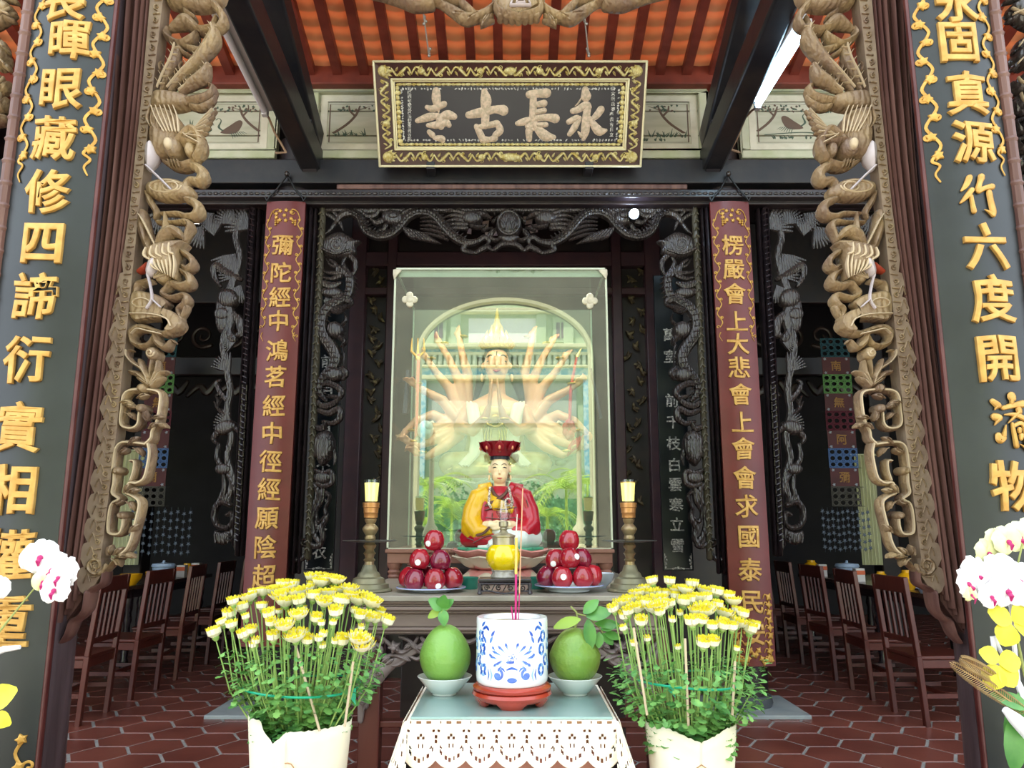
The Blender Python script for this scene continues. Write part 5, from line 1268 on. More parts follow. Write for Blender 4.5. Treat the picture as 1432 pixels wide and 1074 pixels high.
stroke(b, [(.04, .042), (.96, .042)], .003, f3, .004, n=1); stroke(b, [(.04, .012), (.2, .014), (.35, .008), (.5, .004), (.65, .008), (.8, .014), (.96, .012)], .0035, lambda u, v, h: f3(u, v, h), .004)
def wstroke(P, w): stroke(b, [(p[0]*w_, p[1]) for p in P], w, lambda u, v, h: f3(u/w_, v, h), .005, n=4, k=6)
for i in range(4): c = .16+i*.225; wstroke([(q[0]/w_+c, q[1]+.026) for q in spiral(0, 0, .012, .003, i, 1.3, 10)], .0026)
for i in range(5): c = .06+i*.22; wstroke([(c-.03, .014), (c, .026), (c+.03, .038)], .0025)
b.build('carved_apron', M_blk, t)
t = thing('oil_lamp', 'glass oil lamp with bright yellow oil and clear chimney, before the seated figure', 'lamp', (XLp-.003, YL, zt_))
c = (XLp-.003, YL, zt_+.001); z = lambda y: at(716, y, YL).z - zt_
z797, z763, z753, z740, z700 = z(797), z(762), z(752), z(736), z(700)
b = MB(); b.lathe([(0, 0), (.053, 0), (.055, .004), (.047, .02), (.048, z797-.006), (.052, z797-.003), (.05, z797), (0, z797)], c, 8); b.build('glass_foot', mat('smoky_pressed_glass', '8f8a80', .2, c2='b5b0a4', scale=50, coat=.5), t)
M_oil = mat('yellow_lamp_oil', 'e8c800', .12, c2='f2d820', scale=5, coat=.8, emit='e8c800', es=.0)
b = MB(); hb = z763-z797; b.lathe([(0, z797), (.045, z797), (.062, z797+hb*.15), (.073, z797+hb*.42), (.073, z797+hb*.6), (.062, z797+hb*.88), (.05, z797+hb), (0, z797+hb)], c, 48, rip=lambda a, f_: .018*math.cos(12*a)*math.sin(PI*f_)); b.build('oil_bowl', M_oil, t)
b = MB(); b.lathe([(.046, z763), (.047, z753), (.051, z753+.004), (.051, z753+.009), (.036, z753+.014), (.02, z753+.02), (.013, z753+.03), (.018, z740-.012), (.014, z740-.006), (.02, z740), (.02, z740+.018), (.014, z740+.02), (0, z740+.02)], c, 30); b.tube([(c[0]+.015, c[1], c[2]+z740-.008), (c[0]+.038, c[1], c[2]+z740-.008)], .003, 8); b.build('burner', mat('pale_lamp_metal', 'a39a80', .3, metal=.5, c2='b8ae90', scale=20), t)
b = MB(); zc = z740+.02; H2 = z700-zc; b.lathe([(.016, zc), (.02, zc+H2*.12), (.031, zc+H2*.35), (.032, zc+H2*.5), (.024, zc+H2*.75), (.021, zc+H2)], c, 30, caps=False); b.build('chimney', glassmat('lamp_chimney_glass', 'f2f2f0', .14), t)
# ================= seated figure in red and yellow robes
YM_ = 3.98; px2m = lambda Y: (Y*.983)/F
M_skin = mat('painted_ivory_skin', 'f0d2a0', .3, c2='f3dab0', scale=4, coat=.3)
M_yel = mat('yellow_robe_paint', 'd9a70e', .3, c2='e6b820', scale=5, coat=.3)
M_red = mat('crimson_robe_paint', 'a81226', .28, c2='bf1f30', scale=5, coat=.35)
M_wht = mat('white_robe_paint', 'e3e6dc', .35, c2='d5dcd4', scale=5, coat=.3)
M_mar = mat('dark_red_hat_paint', '7d0f1c', .25, c2='901424', scale=7, coat=.4)
M_brn = mat('brown_trim_paint', '5e3a30', .4)
M_beads = mat('brown_white_beads', '8a7466', .4, c2='e8e0d0', scale=140, contrast=(.46, .54))
M_lip = mat('red_lip_paint', 'b01c24', .35); M_hair = mat('black_hair_paint', '17151a', .35, spec=.4)
Cb = at(700, 765, YM_); S0 = px2m(YM_)      # metres per photo pixel there
def L3(px, py, d=0.0):                      # figure coordinates: photo px -> world, d metres towards the viewer
    p = at(px, py, YM_); return Vector((p.x, YM_ - d, p.z))
t = thing('seated_monk_statue', 'small painted seated figure in yellow and crimson robes with a dark red lotus hat', 'statue', (Cb.x, YM_, ZA))
# body: head, neck, chest, hands (one continuous skin)
b = MB()
def sk(P, R, flat=1.0): b.tube(P, R, 12, flat=flat)
b.ball(L3(699, 655, .01), (.048, .05, .064), 20, 14); b.ball(L3(699, 665, .02), (.040, .04, .046), 16, 12)
sk([L3(699, 668), L3(699, 684), L3(699, 700)], [.03, .03, .05])
for s_ in (-1, 1):
    b.ball(L3(699+s_*14.5, 656, 0), (.007, .013, .02), 10, 8); b.ball(L3(699+s_*15, 668, .0), (.006, .009, .017), 10, 8)
    sk([L3(699+s_*20, 735, .10), L3(699+s_*12, 734, .13), L3(699+s_*2, 735, .14)], [.022, .022, .016])
    for k in range(4): sk([L3(699+s_*10, 732+k*2.4, .14), L3(699-s_*2, 732.5+k*2.2, .15), L3(699-s_*8, 734+k*2, .145)], [.0075, .007, .0055])
    sk([L3(699+s_*9, 731, .14), L3(699+s_*3, 729, .15), L3(699-s_*0, 730, .15)], [.008, .007, .006])
b.tube([L3(699, 657, .055), L3(699, 662, .066), L3(699, 664, .066)], [.003, .0065, .006], 10)
b.build('body', M_skin, t, remesh=.0032)
b = MB()
for s_ in (-1, 1):
    stroke(b, [(699+s_*2.5, 651.5), (699+s_*6.5, 649.5), (699+s_*10, 651.5)], [.35, .45, .25], lambda u, v, h: L3(u, v, .062-abs(u-699)*.0012+h), .002, n=3, k=5)
    stroke(b, [(699+s_*3.2, 655.6), (699+s_*6.5, 654.6), (699+s_*9.5, 655.4)], [.5, .95, .5], lambda u, v, h: L3(u, v, .061-abs(u-699)*.0013+h), .002, n=3, k=5)
b.build('eyes_and_brows', M_hair, t)
b = MB(); stroke(b, [(695.5, 669.8), (699, 670.2), (702.5, 669.8)], [.4, 1.1, .4], lambda u, v, h: L3(u, v, .0655-abs(u-699)*.0006+h), .003, n=3, k=6); b.build('lips', M_lip, t)
b = MB(); b.lathe([(0.052, 0), (.0505, .01), (.046, .03), (0, .035)], L3(699, 643, -.002), 24); b.build('hair_band', M_hair, t)
# hat
hb_ = L3(699, 638.5, .0); zt_ = L3(699, 615, 0).z-hb_.z
b = MB(); b.lathe([(0, 0), (.054, 0), (.06, .008), (.076, .03), (.094, zt_*.62), (.108, zt_*.80), (.1, zt_*.84), (.08, zt_*.72), (0, zt_*.70)], hb_, 36)
for k in range(9):
    a = 2*PI*k/9 - PI/2
    for q in range(-1, 2): pass
    c0 = hb_ + Vector((.082*math.cos(a), .082*math.sin(a), zt_*.5)); ax = Vector((math.cos(a), math.sin(a), .55)).normalized()
    M = Matrix.Translation(c0) @ Vector((math.cos(a), math.sin(a), -.45)).normalized().to_track_quat('X', 'Z').to_matrix().to_4x4()
    b.add([M @ Vector(v) for v in [(.0, 0, -.03), (.014, -.022, -.01), (.016, -.024, .014), (.012, 0, .042), (.016, .024, .014), (.014, .022, -.01), (.022, 0, 0), (-.004, 0, 0)]], [(0, 1, 6), (1, 2, 6), (2, 3, 6), (3, 4, 6), (4, 5, 6), (5, 0, 6), (0, 7, 1), (1, 7, 2), (2, 7, 3), (3, 7, 4), (4, 7, 5), (5, 7, 0)])
hat_ = b.build('lotus_hat', M_mar, t)
b = MB()
for k in range(9):
    a = 2*PI*k/9 - PI/2; c0 = hb_ + Vector((.106*math.cos(a), .106*math.sin(a), zt_*.46)); 
    b.ball(c0-Vector((math.cos(a), math.sin(a), 0))*.006, (.007, .007, .012), 8, 6)
b.build('hat_jewels', mat('pink_gold_dots', 'd98a62', .3), hat_)
# torso under-robe (crimson), yellow right shoulder + sleeve, crimson left sleeve
b = MB(); b.loft([(L3(700, 0).x, YM_, L3(0, y).z, rx, ry) for y, rx, ry in ((756, .16, .12), (740, .145, .11), (720, .13, .098), (705, .12, .09), (692, .10, .075), (685, .07, .055), (680, .045, .04))], 28)
b.build('crimson_under_robe', M_red, t, remesh=.007)
b = MB()
b.tube([L3(686, 690, .02), L3(672, 697, .01), L3(664, 715, .02), L3(661, 732, .05), L3(672, 745, .1), L3(688, 741, .13)], [.045, .062, .06, .058, .045, .02], 16)
b.tube([L3(664, 725, .02), L3(660, 742, .05), L3(664, 752, .07)], [.045, .055, .03], 14)
b.tube([L3(682, 692, .05), L3(694, 706, .095), L3(718, 714, .085)], [.03, .034, .02], 14, flat=.6)
b.tube([L3(672, 690, -.02), L3(690, 683, -.02)], [.05, .04], 12)
b.build('yellow_robe', M_yel, t, remesh=.006)
b = MB()
b.tube([L3(716, 688, .02), L3(730, 697, .01), L3(738, 715, .02), L3(741, 733, .05), L3(730, 745, .1), L3(713, 741, .12)], [.042, .06, .056, .055, .045, .02], 16)
b.tube([L3(738, 725, .02), L3(742, 742, .05), L3(738, 752, .07)], [.045, .052, .03], 14)
b.tube([L3(728, 690, -.02), L3(710, 683, -.02)], [.05, .04], 12)
b.build('crimson_sleeve', M_red, t, remesh=.006)
# crossed legs: crimson and white cloth
b = MB()
b.tube([L3(720, 757, .08), L3(700, 756, .10), L3(672, 752, .08), L3(657, 752, .02), L3(672, 754, -.08)], [.04, .045, .055, .052, .05], 16); b.tube([L3(690, 748, .06), L3(664, 751, .06)], [.04, .05], 14)
b.build('crimson_lap_robe', M_red, t, remesh=.006)
b = MB()
b.tube([L3(685, 762, .12), L3(706, 756, .13), L3(728, 752, .10), L3(745, 752, .03), L3(728, 754, -.08)], [.028, .045, .055, .05, .05], 16); b.tube([L3(712, 748, .07), L3(738, 751, .06)], [.045, .05], 14); b.tube([L3(670, 764, .10), L3(700, 764, .13), L3(735, 763, .10)], .02, 12)
b.tube([L3(690, 742, .11), L3(700, 745, .13), L3(716, 742, .12)], [.018, .025, .018], 12)
b.build('white_lap_robe', M_wht, t, remesh=.006)
b = MB()
def seam(P, d, w=.7, fn2=None): stroke(b, P, w, lambda u, v, h: L3(u, v, (fn2(u, v) if fn2 else d)+h), .003, n=4, k=5)
stroke(b, [(688, 684), (692, 692), (699, 698), (708, 702)], 2.4, lambda u, v, h: L3(u, v, .085+h), .008, n=4, k=6)
stroke(b, [(712, 684), (706, 692), (697, 699), (684, 706), (680, 708)], [2.4, 2.6, 2.4, 1.4], lambda u, v, h: L3(u, v, .092+.0003*(v-684)+h), .008, n=4, k=6)
stroke(b, [(679, 714), (690, 712), (706, 713), (722, 710)], .9, lambda u, v, h: L3(u, v, .114-abs(u-700)*.0012+h), .004, n=4, k=5)
for x in (689, 700, 712): seam([(x, 718), (x, 735)], .102)
seam([(680, 724), (700, 726), (720, 724)], .104)
stroke(b, [(669, 748), (678, 745), (685, 738)], 1.8, lambda u, v, h: L3(u, v, .15+h), .006, n=4, k=6)
seam([(664, 744), (674, 748), (690, 760)], .13); seam([(655, 752), (672, 758), (684, 764)], .12); seam([(664, 758), (680, 750), (690, 748)], .14)
seam([(736, 700), (740, 718), (742, 735)], .07); seam([(722, 725), (735, 728), (744, 722)], .085); seam([(724, 742), (733, 733), (744, 734)], .105)
b.build('brown_trim', M_brn, t)
b = MB()
for s_, P in ((-1, [(686, 684), (685, 694), (684, 704), (687, 710)]), (1, [(712, 684), (714, 694), (717, 703), (715, 709)])):
    for i in range(14):
        q = i/13*3; k = min(int(q), 2); f_ = q-k; x, y = P[k][0]*(1-f_)+P[k+1][0]*f_, P[k][1]*(1-f_)+P[k+1][1]*f_
        b.ball(L3(x, y, .105), .0065, 8, 6)
    if s_ > 0:
        for k in range(10): b.ball(L3(711+4*math.cos(k*.63), 703+5*math.sin(k*.63), .112), .005, 8, 6)
b.build('bead_strings', M_beads, t)
# lotus seat
M_pink = mat('pink_lotus_edge', 'd98a80', .35, c2='e2a096', scale=9, coat=.2); M_pet = mat('cream_lotus_petal', 'cfc0a4', .35, c2='ddd0b8', scale=7, coat=.2); M_jade = mat('jade_green_paint', '4fa580', .35, c2='3f9a72', scale=10)
zs = L3(700, 766).z; zb_ = ZA; hh = zs-zb_; c = Vector((Cb.x, YM_, 0)); lr = .212
b = MB(); b.lathe([(0, zs-.012), (lr*.98, zs-.014), (lr*1.03, zs-.006), (lr*1.0, zs+.004), (0, zs+.004)], (c.x, c.y, 0), 40); b.build('seat_disc', M_jade, t)
b = MB(); b.lathe([(0, zb_), (lr*.82, zb_), (lr*.85, zb_+hh*.10), (lr*.62, zb_+hh*.36), (lr*.62, zb_+hh*.42), (lr*.86, zb_+hh*.56), (lr*.95, zb_+hh*.72), (lr*.98, zs-.014), (0, zs-.014)], (c.x, c.y, 0), 40); b.build('lotus_core', M_pink, t)
def petal(b, ang, zlow, zhigh, rl, rh, w, flare, mi, inset=0, down=False):
    n, m = 8, 8; v = []
    for i in range(n+1):
        f_ = i/n
        for j in range(m+1):
            g = -1+2*j/m; ww = w*(.55+.45*math.sin(PI*f_*.75))*(1-f_**6)**.5*(1-inset*1.4); r = rl+(rh-rl)*f_**.6+flare*f_**4 + .018*(1-g*g)*(1-f_*.5) + (.004 if inset else 0)
            z = zlow+(zhigh-zlow)*(f_*(1-inset)+inset*.45)
            a = ang+g*ww/max(rl, .05); v.append(c+Vector((r*math.cos(a), r*math.sin(a), z-c.z)))
    f = [(i*(m+1)+j, i*(m+1)+j+1, (i+1)*(m+1)+j+1, (i+1)*(m+1)+j) for i in range(n) for j in range(m)]
    b.add(v, f, mi)
b = MB()
for k in range(8):
    a = -PI/2 + (k+.5)*2*PI/8
    petal(b, a, zb_+hh*.40, zs-.004, lr*.62, lr*.98, .108, .05, 0); petal(b, a, zb_+hh*.42, zs-.03, lr*.645, lr*.985, .092, .035, 1, inset=.16)
    petal(b, a, zb_+hh*.40, zb_+hh*.06, lr*.62, lr*.9, .08, .02, 0); petal(b, a, zb_+hh*.38, zb_+hh*.10, lr*.64, lr*.9, .05, .015, 1, inset=.2)
for k in range(8): petal(b, -PI/2+k*2*PI/8, zb_+hh*.82, zs+.002, lr*.90, lr*.97, .05, .005, 2)
o = b.build('lotus_petals', [M_pink, M_pet, M_jade], t); so_ = o.modifiers.new('solid', 'SOLIDIFY'); so_.thickness = .004

# ================= many-armed statue inside the case
YK = 4.78
def K(px, py, d=0.0): p = at(px, py, YK); return Vector((p.x, YK-d, p.z))
M_skin2 = mat('peach_statue_skin', 'd89a72', .35, c2='dfa680', scale=4, coat=.25)
M_gr = mat('gold_statue_robe', 'b39a52', .3, metal=.3, c2='cfbf86', scale=12, bump=.2); M_crm = mat('cream_scarf_paint', 'd9cdb0', .4, c2='e4dac2', scale=6)
M_bronze = mat('gold_crown_paint', 'b08f3f', .3, metal=.5, c2='d6bb6a', scale=25)
t = thing('many_armed_statue', 'large seated statue with many arms and praying hands inside the glass case', 'statue', (K(695, 765).x, YK, z1s))
b = MB()
def arm(P, R): b.tube([K(*p) for p in P], R, 12)
b.ball(K(695, 510, .03), (.078, .085, .105), 22, 16); b.ball(K(695, 524, .05), (.06, .06, .07), 18, 12)
b.tube([K(695, 530), K(695, 550), K(695, 565)], [.05, .055, .09], 14)
b.loft([(K(695, 0).x, YK, K(0, y).z, rx, ry) for y, rx, ry in ((655, .2, .16), (630, .17, .13), (600, .165, .12), (575, .18, .11), (562, .15, .09), (552, .06, .06))], 24)
for s_ in (-1, 1):
    b.ball(K(695+s_*20, 512, .0), (.012, .02, .03), 10, 8); b.ball(K(695+s_*21, 528, .0), (.011, .016, .034), 10, 8)
    m = lambda x: 693+s_*x
    arm([(m(36), 572, .0), (m(48), 600, .10), (m(30), 608, .2), (m(12), 592, .26), (m(8), 578, .27)], [.05, .045, .038, .026, .02])   # praying arm
    # praying palm and fingers
    b.ball(K(m(6.5), 571, .27), (.014, .028, .04), 12, 8)
    for k, (l, dd) in enumerate(((536, .235), (533, .25), (534, .265), (538, .28))): b.tube([K(m(6), 570, dd), K(m(4.6), 555, dd+.0), K(m(3.6), l+6, dd)], [.0115, .010, .007], 8)
    b.tube([K(m(8), 572, .25), K(m(7), 562, .225), K(m(5.5), 554, .222)], [.011, .010, .007], 8)
arms = [ # elbow, wrist, hand ; mirrored
  ((56, 585, .0), (74, 560, .0), (100, 548, .06), (112, 540, .08)), ((56, 590, -.03), (84, 600, .05), (102, 615, .08), (112, 622, .1)),
  ((54, 600, .0), (80, 616, .10), (104, 626, .12), (118, 620, .12)), ((52, 610, .04), (70, 628, .12), (92, 640, .15), (104, 634, .15)),
  ((50, 580, -.06), (66, 540, -.05), (84, 520, .0), (96, 502, .02)), ((46, 575, -.08), (52, 530, -.06), (66, 500, -.03), (78, 480, .0)), ((40, 570, -.1), (40, 520, -.08), (48, 490, -.06), (52, 468, -.05)),
  ((54, 596, -.02), (88, 580, .0), (110, 590, .06), (122, 604, .08))]
hands = []
for s_ in (-1, 1):
    for i, A_ in enumerate(arms):
        P = [(693+s_*q[0], q[1], q[2]) for q in ((34, 574, -.02),)+A_]
        if s_ < 0 and i == 3: P[3] = (600, 642, .15); P[4] = (588, 636, .16)
        b.tube([K(*p) for p in P], [.05, .042, .034, .024, .02], 12); h_ = K(*P[-1]); d_ = (K(*P[-1])-K(*P[-2])).normalized()
        b.ball(h_+d_*.015, (.022, .018, .026), 10, 8)
        up = d_.orthogonal().normalized(); sd = d_.cross(up)
        for k in range(4):
            q = h_+d_*.03+sd*(.012*(k-1.5)); b.tube([q, q+d_*.03+up*.004*k, q+d_*(.05-.006*abs(k-1.2))+up*(.012+.006*k)], [.008, .0075, .005], 6)
        b.tube([h_+sd*.018, h_+sd*.034+d_*.02, h_+sd*.036+d_*.04], [.009, .008, .005], 6)
        hands.append((s_, i, h_))
b.build('body', M_skin2, t, remesh=.0075)
b = MB()
for s_ in (-1, 1):
    fK = lambda u, v, h: K(u, v, .112-abs(u-695)*.0019+h)
    stroke(b, [(695+s_*3.5, 505), (695+s_*9, 501), (695+s_*14, 504)], [.8, 1.3, .5], fK, .004, n=3, k=5); stroke(b, [(695+s_*4, 510), (695+s_*9, 509), (695+s_*13.5, 510)], [.8, 1.7, .6], fK, .004, n=3, k=5)
b.tube([K(695, 497, .114), K(695, 502, .115)], .004, 6); b.build('eyes_and_brows', M_hair, t)
b = MB(); stroke(b, [(690, 522.5), (695, 523.5), (700, 522.5)], [.8, 2.1, .8], lambda u, v, h: K(u, v, .113+h), .007, n=3, k=6); b.build('lips', M_lip, t)
b = MB(); b.tube([K(695, 510, .108), K(695, 517, .128), K(695, 519, .122)], [.006, .011, .008], 8); b.build('nose', M_skin2, t)
b = MB(); b.ball(K(695, 500, -.03), (.09, .09, .10), 20, 12); b.tube([K(676, 500, -.02), K(672, 530, -.03), K(664, 560, -.02)], [.04, .03, .015], 10); b.tube([K(714, 500, -.02), K(722, 530, -.03), K(730, 560, -.02)], [.04, .04, .02], 10); b.ball(K(695, 490, .02), (.075, .07, .035), 14, 8); b.build('hair', M_hair, t)
b = MB()
b.lathe([(.082, 0), (.086, .012), (.08, .028)], K(695, 490, .02), 28)
for k in range(9):
    a = PI + k*PI/8; hgt = .16-.028*abs(k-4); p = K(695, 488, .02)+Vector((.08*math.cos(a), .08*math.sin(a), 0))
    b.tube([p, p+Vector((.02*math.cos(a), .02*math.sin(a), hgt*.4)), p+Vector((0, 0, hgt))], [.016, .02, .002], 8); b.ball(p+Vector((.018*math.cos(a), .018*math.sin(a), hgt*.35)), .012, 8, 6)
b.lathe([(.04, .05), (.05, .07), (.035, .12), (.02, .15), (.012, .2), (.004, .24)], K(695, 482, -.01), 18)
b.build('crown', M_bronze, t)
b = MB()   # gold robe, lap, folded knees
b.loft([(K(695, 0).x, YK, K(0, y).z, rx, ry) for y, rx, ry in ((652, .23, .19), (630, .19, .15), (605, .175, .135), (582, .19, .125), (570, .165, .105))], 26)
for s_ in (-1, 1):
    b.tube([K(693, 655, .16), K(693+s_*30, 650, .16), K(693+s_*62, 650, .08), K(693+s_*40, 655, -.1)], [.06, .07, .075, .07], 16)
    b.tube([K(693+s_*4, 660, .24), K(693+s_*30, 662, .2), K(693+s_*56, 660, .14)], [.03, .045, .03], 12)
    b.ball(K(693+s_*38, 576, .0), (.055, .06, .05), 12, 8)
b.build('gold_robe', M_gr, t, remesh=.009)
b = MB()
for s_ in (-1, 1):
    for k in range(5): stroke(b, [(693+s_*(6+k*9), 650+k*.8), (693+s_*(16+k*9), 657-k*.5), (693+s_*(36+k*7), 655+k)], [.8, 1.5, .8], lambda u, v, h: K(u, v, .24-abs(u-693)*.0016+h), .012, n=4, k=6)
    for k in range(4): stroke(b, [(693+s_*(3+k*3), 585+k*4), (693+s_*(6+k*4), 615), (693+s_*(3+k*6), 645)], [1, 1.6, 1], lambda u, v, h: K(u, v, .145+h), .01, n=4, k=6)
stroke(b, [(680, 596), (693, 602), (706, 596)], [1.5, 3, 1.5], lambda u, v, h: K(u, v, .15+h), .015, n=4); b.ball(K(693, 590, .15), (.03, .02, .03), 12, 8)
b.build('robe_folds_and_sash', M_bronze, t)
b = MB()
for s_ in (-1, 1):
    for k in range(3): b.tube([K(693+s_*(40-k*5), 562, .02), K(693+s_*(36-k*4), 570, .08), K(693+s_*(31-k*3), 590, .16), K(693+s_*(27-k*3), 620, .19), K(693+s_*(30-k*2), 640, .22), K(693+s_*(46-k*4), 655, .24)], [.004, .02, .026, .026, .026, .018], 10, flat=.6)
b.build('cream_scarf', M_crm, t)
b = MB()
for s_, i, h_ in hands:
    q = K(693+s_*(12), 592, .26) if i == 99 else h_ - Vector((s_*.03, 0, .0)); 
    b.lathe([(.026, -.006), (.03, 0), (.026, .006)], q, 14)
for s_ in (-1, 1): b.lathe([(.03, -.006), (.035, 0), (.03, .006)], K(693+s_*13, 594, .255), 14)
b.build('bracelets', M_bronze, t)
# things the hands hold
M_grn = mat('green_lotus_leaf', '6c9c54', .45, c2='86b46a', scale=8); M_str = mat('bright_red_paint', 'c0262e', .35)
b = MB(); b.tube([K(588, 500, .1), K(586, 560, .1), K(584, 640, .1)], .010, 8); b.build('staff', M_str, t)
b = MB()
for k in (-1, 0, 1): b.tube([K(587, 505, .1), K(587+k*9, 496, .1), K(587+k*8, 478, .1)], [.008, .008, .003], 8)
b.ball(K(587, 506, .1), .016, 10, 8); b.build('golden_trident', mat('orange_gold_paint', 'd79a2a', .35), t)
b = MB(); b.tube([K(806, 500, .06), K(797, 545, .08), K(795, 600, .08)], [.007, .011, .009], 8); b.build('red_spear', M_str, t)
b = MB(); b.tube([K(812, 490, .06), K(806, 502, .06)], [.003, .012], 8); b.build('spear_tip', M_bronze, t)
b = MB(); b.tube([K(572, 520, .05), K(568, 580, .05)], [.012, .018], 8); b.tube([K(826, 515, .0), K(840, 585, .0)], [.008, .012], 8); b.tube([K(560, 535, .05), K(582, 530, .05)], .01, 8); b.build('dark_sword', mat('grey_blue_blade', '4a4c54', .35, metal=.4), t)
b = MB(); b.ball(K(598, 605, .12), (.05, .05, .06), 14, 10); b.ball(K(602, 600, .14), (.03, .04, .03), 10, 8); b.build('white_conch', M_wht, t)
b = MB()
for k in range(7): a = k*.9; b.ball(K(794+5*math.cos(a), 604+8*math.sin(a), .12), (.022, .02, .03), 8, 6)
for k in range(4): b.tube([K(790, 640, .16), K(795+k*3, 628, .16), K(800+k*4, 618-k*2, .16)], [.01, .012, .003], 8)
b.build('red_flower', M_str, t)
b = MB()
for k in range(6): b.ball(K(594+k*8-(k % 2)*3, 634+(k % 3)*3, .02), (.045, .04, .03), 10, 8)
b.ball(K(590, 622, .10), (.04, .04, .05), 10, 8)
for k in range(5): b.ball(K(760+k*8, 640+(k % 2)*5, .0), (.045, .04, .03), 10, 8)
b.build('green_lotus_leaves', mat('blue_green_leaf_paint', '4f6f66', .5, c2='6f9080', scale=18), t)
b = MB()
for s_ in (-1, 1):
    for k in range(2): b.tube([K(693+s_*(60+k*14), 612-k*4, .02), K(693+s_*(78+k*10), 594-k*3, .03), K(693+s_*(96+k*8), 600, .04), K(693+s_*(104+k*6), 618, .05)], .011, 8)
b.build('scarf_loops', M_crm, t)
# lotus throne
c = Vector((K(693, 760).x, YK, 0)); zt_ = K(693, 668).z; hh = zt_-z1s; lr = .33
M_lt = mat('pale_stone_lotus', 'a8a898', .5, c2='bcbcae', scale=6)
b = MB(); b.box(c.x-.3, c.x+.3, c.y-.26, c.y+.26, z1s+.001, z1s+hh*.22); b.lathe([(lr*.62, z1s+hh*.2), (lr*.62, z1s+hh*.3), (lr*.5, z1s+hh*.42), (lr*.8, z1s+hh*.62), (lr*.95, zt_-.02), (0, zt_-.02)], (c.x, c.y, 0), 36); b.build('throne_core', M_lt, t)
b = MB(); b.lathe([(0, zt_-.03), (lr*.8, zt_-.03), (lr*.83, zt_), (0, zt_)], (c.x, c.y, 0), 36); b.build('throne_seat', mat('terracotta_seat', '9c5a40', .5), t)
b = MB()
for k in range(10):
    a = -PI/2 + k*2*PI/10
    petal(b, a, z1s+hh*.36, zt_-.03, lr*.62, lr*1.0, .14, .06, 0); petal(b, a+PI/10, z1s+hh*.42, z1s+hh*.24, lr*.6, lr*.85, .10, .02, 0)
o = b.build('throne_petals', M_lt, t); so_ = o.modifiers.new('solid', 'SOLIDIFY'); so_.thickness = .008
# ================= small front table with glass top and lace cloth
ZF = .85; FX0, FX1 = at(573, 1004, 2.2).x, at(858, 1004, 2.2).x; FXM = (FX0+FX1)/2
M_tw = mat('pinkish_brown_wood', 'a2685a', .4, c2='b97e6c', scale=7, bump=.15, stretch=(1, 1, .4)); M_tw2 = mat('light_orange_wood', 'b98460', .45, c2='c8966e', scale=7, bump=.1)
t = thing('offering_table', 'small reddish wooden table with a glass top in front of the altar', 'table', (FXM, 2.43, 0))
b = MB(); b.box(FX0, FX1, 2.2, 2.68, ZF-.03, ZF-.009); b.build('table_top', M_tw2, t, bevel=.003)
b = MB(); b.box(FX0+.03, FX1-.03, 2.235, 2.65, .30, ZF-.03); b.build('cabinet_body', M_tw, t, bevel=.004)
b = MB()
for x in (FX0+.008, FX1-.045):
    for y in (2.21, 2.63): b.box(x, x+.037, y, y+.037, 0, ZF-.03)
b.build('corner_posts', M_tw2, t, bevel=.003)
b = MB(); b.box(FX0+.045, FX1-.045, 2.222, 2.236, ZF-.075, ZF-.03); b.build('apron_rail', M_tw2, t, bevel=.002)
M_glt = mat('greenish_glass_top', '84a8a4', .08, c2='93b0aa', scale=3, coat=.6, contrast=(.3, .7))
b = MB(); b.box(FX0+.002, FX1-.002, 2.203, 2.67, ZF-.0065, ZF); b.build('glass_top', M_glt, t, bevel=.0015)
b = MB()
for i in range(5): x = FX0+.07+i*.105; b.box(x, x+.03, 2.2025, 2.209, ZF-.0055, ZF-.0015)
# lace cloth: sheet under the glass with scalloped flaps
M_lace = mat('cream_crochet_lace', 'f8ead4', .75, c2='fdf4e6', scale=30, bump=.3)
b = MB(); LW = FX1-FX0+.016; nu, nv = 168, 34; drop = .118
x0 = FX0-.008
def hole(u, v):  # u in metres along, v 0..1 down
    per = LW/7.0; q = (u/per) % 1.0; s_ = abs(q-.5)*2
    arc = .80-.20*(s_**2)      # row of triangles following the scallop
    if abs(v-arc) < .045 and (q*7) % 1 < .52 and s_ < .85: return True
    d = min(q, 1-q)
    for cv, rr in ((.40, .05), (.52, .05)):
        if (d*1.0)**2/(.06**2)+(v-cv)**2/(rr**2) < 1: return True
    for cu, cv in ((.08, .24), (.92, .24), (.16, .60), (.84, .60), (.42, .36), (.58, .36), (.5, .30), (.44, .52), (.56, .52)):
        if ((q-cu)/.035)**2+((v-cv)/.035)**2 < 1: return True
    return v < .06 and (q*3) % 1 < .45 and .12 < q < .9
def flap(P, n, dirn):
    """P(u)->top edge point, dirn outward"""
    v_, f_ = [], []
    for i in range(n+1):
        u = LWx*i/n; q = (u/(LW/7.0)) % 1.0; bot = drop*(.80+.20*math.sin(PI*q)**.8)
        for j in range(nv+1):
            s_ = j/nv; p = P(u) + dirn*(.004+.012*math.sin(u*40)*s_*.4+.012*s_) + Vector((0, 0, -bot*s_)); v_.append(p)
    for i in range(n):
        for j in range(nv):
            if hole(LWx*(i+.5)/n, (j+.5)/nv): continue
            f_.append((i*(nv+1)+j, i*(nv+1)+j+1, (i+1)*(nv+1)+j+1, (i+1)*(nv+1)+j))
    b.add(v_, f_)
LWx = LW; flap(lambda u: Vector((x0+u, 2.198, ZF-.008)), nu, Vector((0, -1, 0)))
LWx = .46
for sx in (-1, 1):
    X = x0 if sx < 0 else x0+LW; drop = .125
    flap(lambda u: Vector((X, 2.20+u, ZF-.008)), 90, Vector((sx*2.2, -.5, 0)))
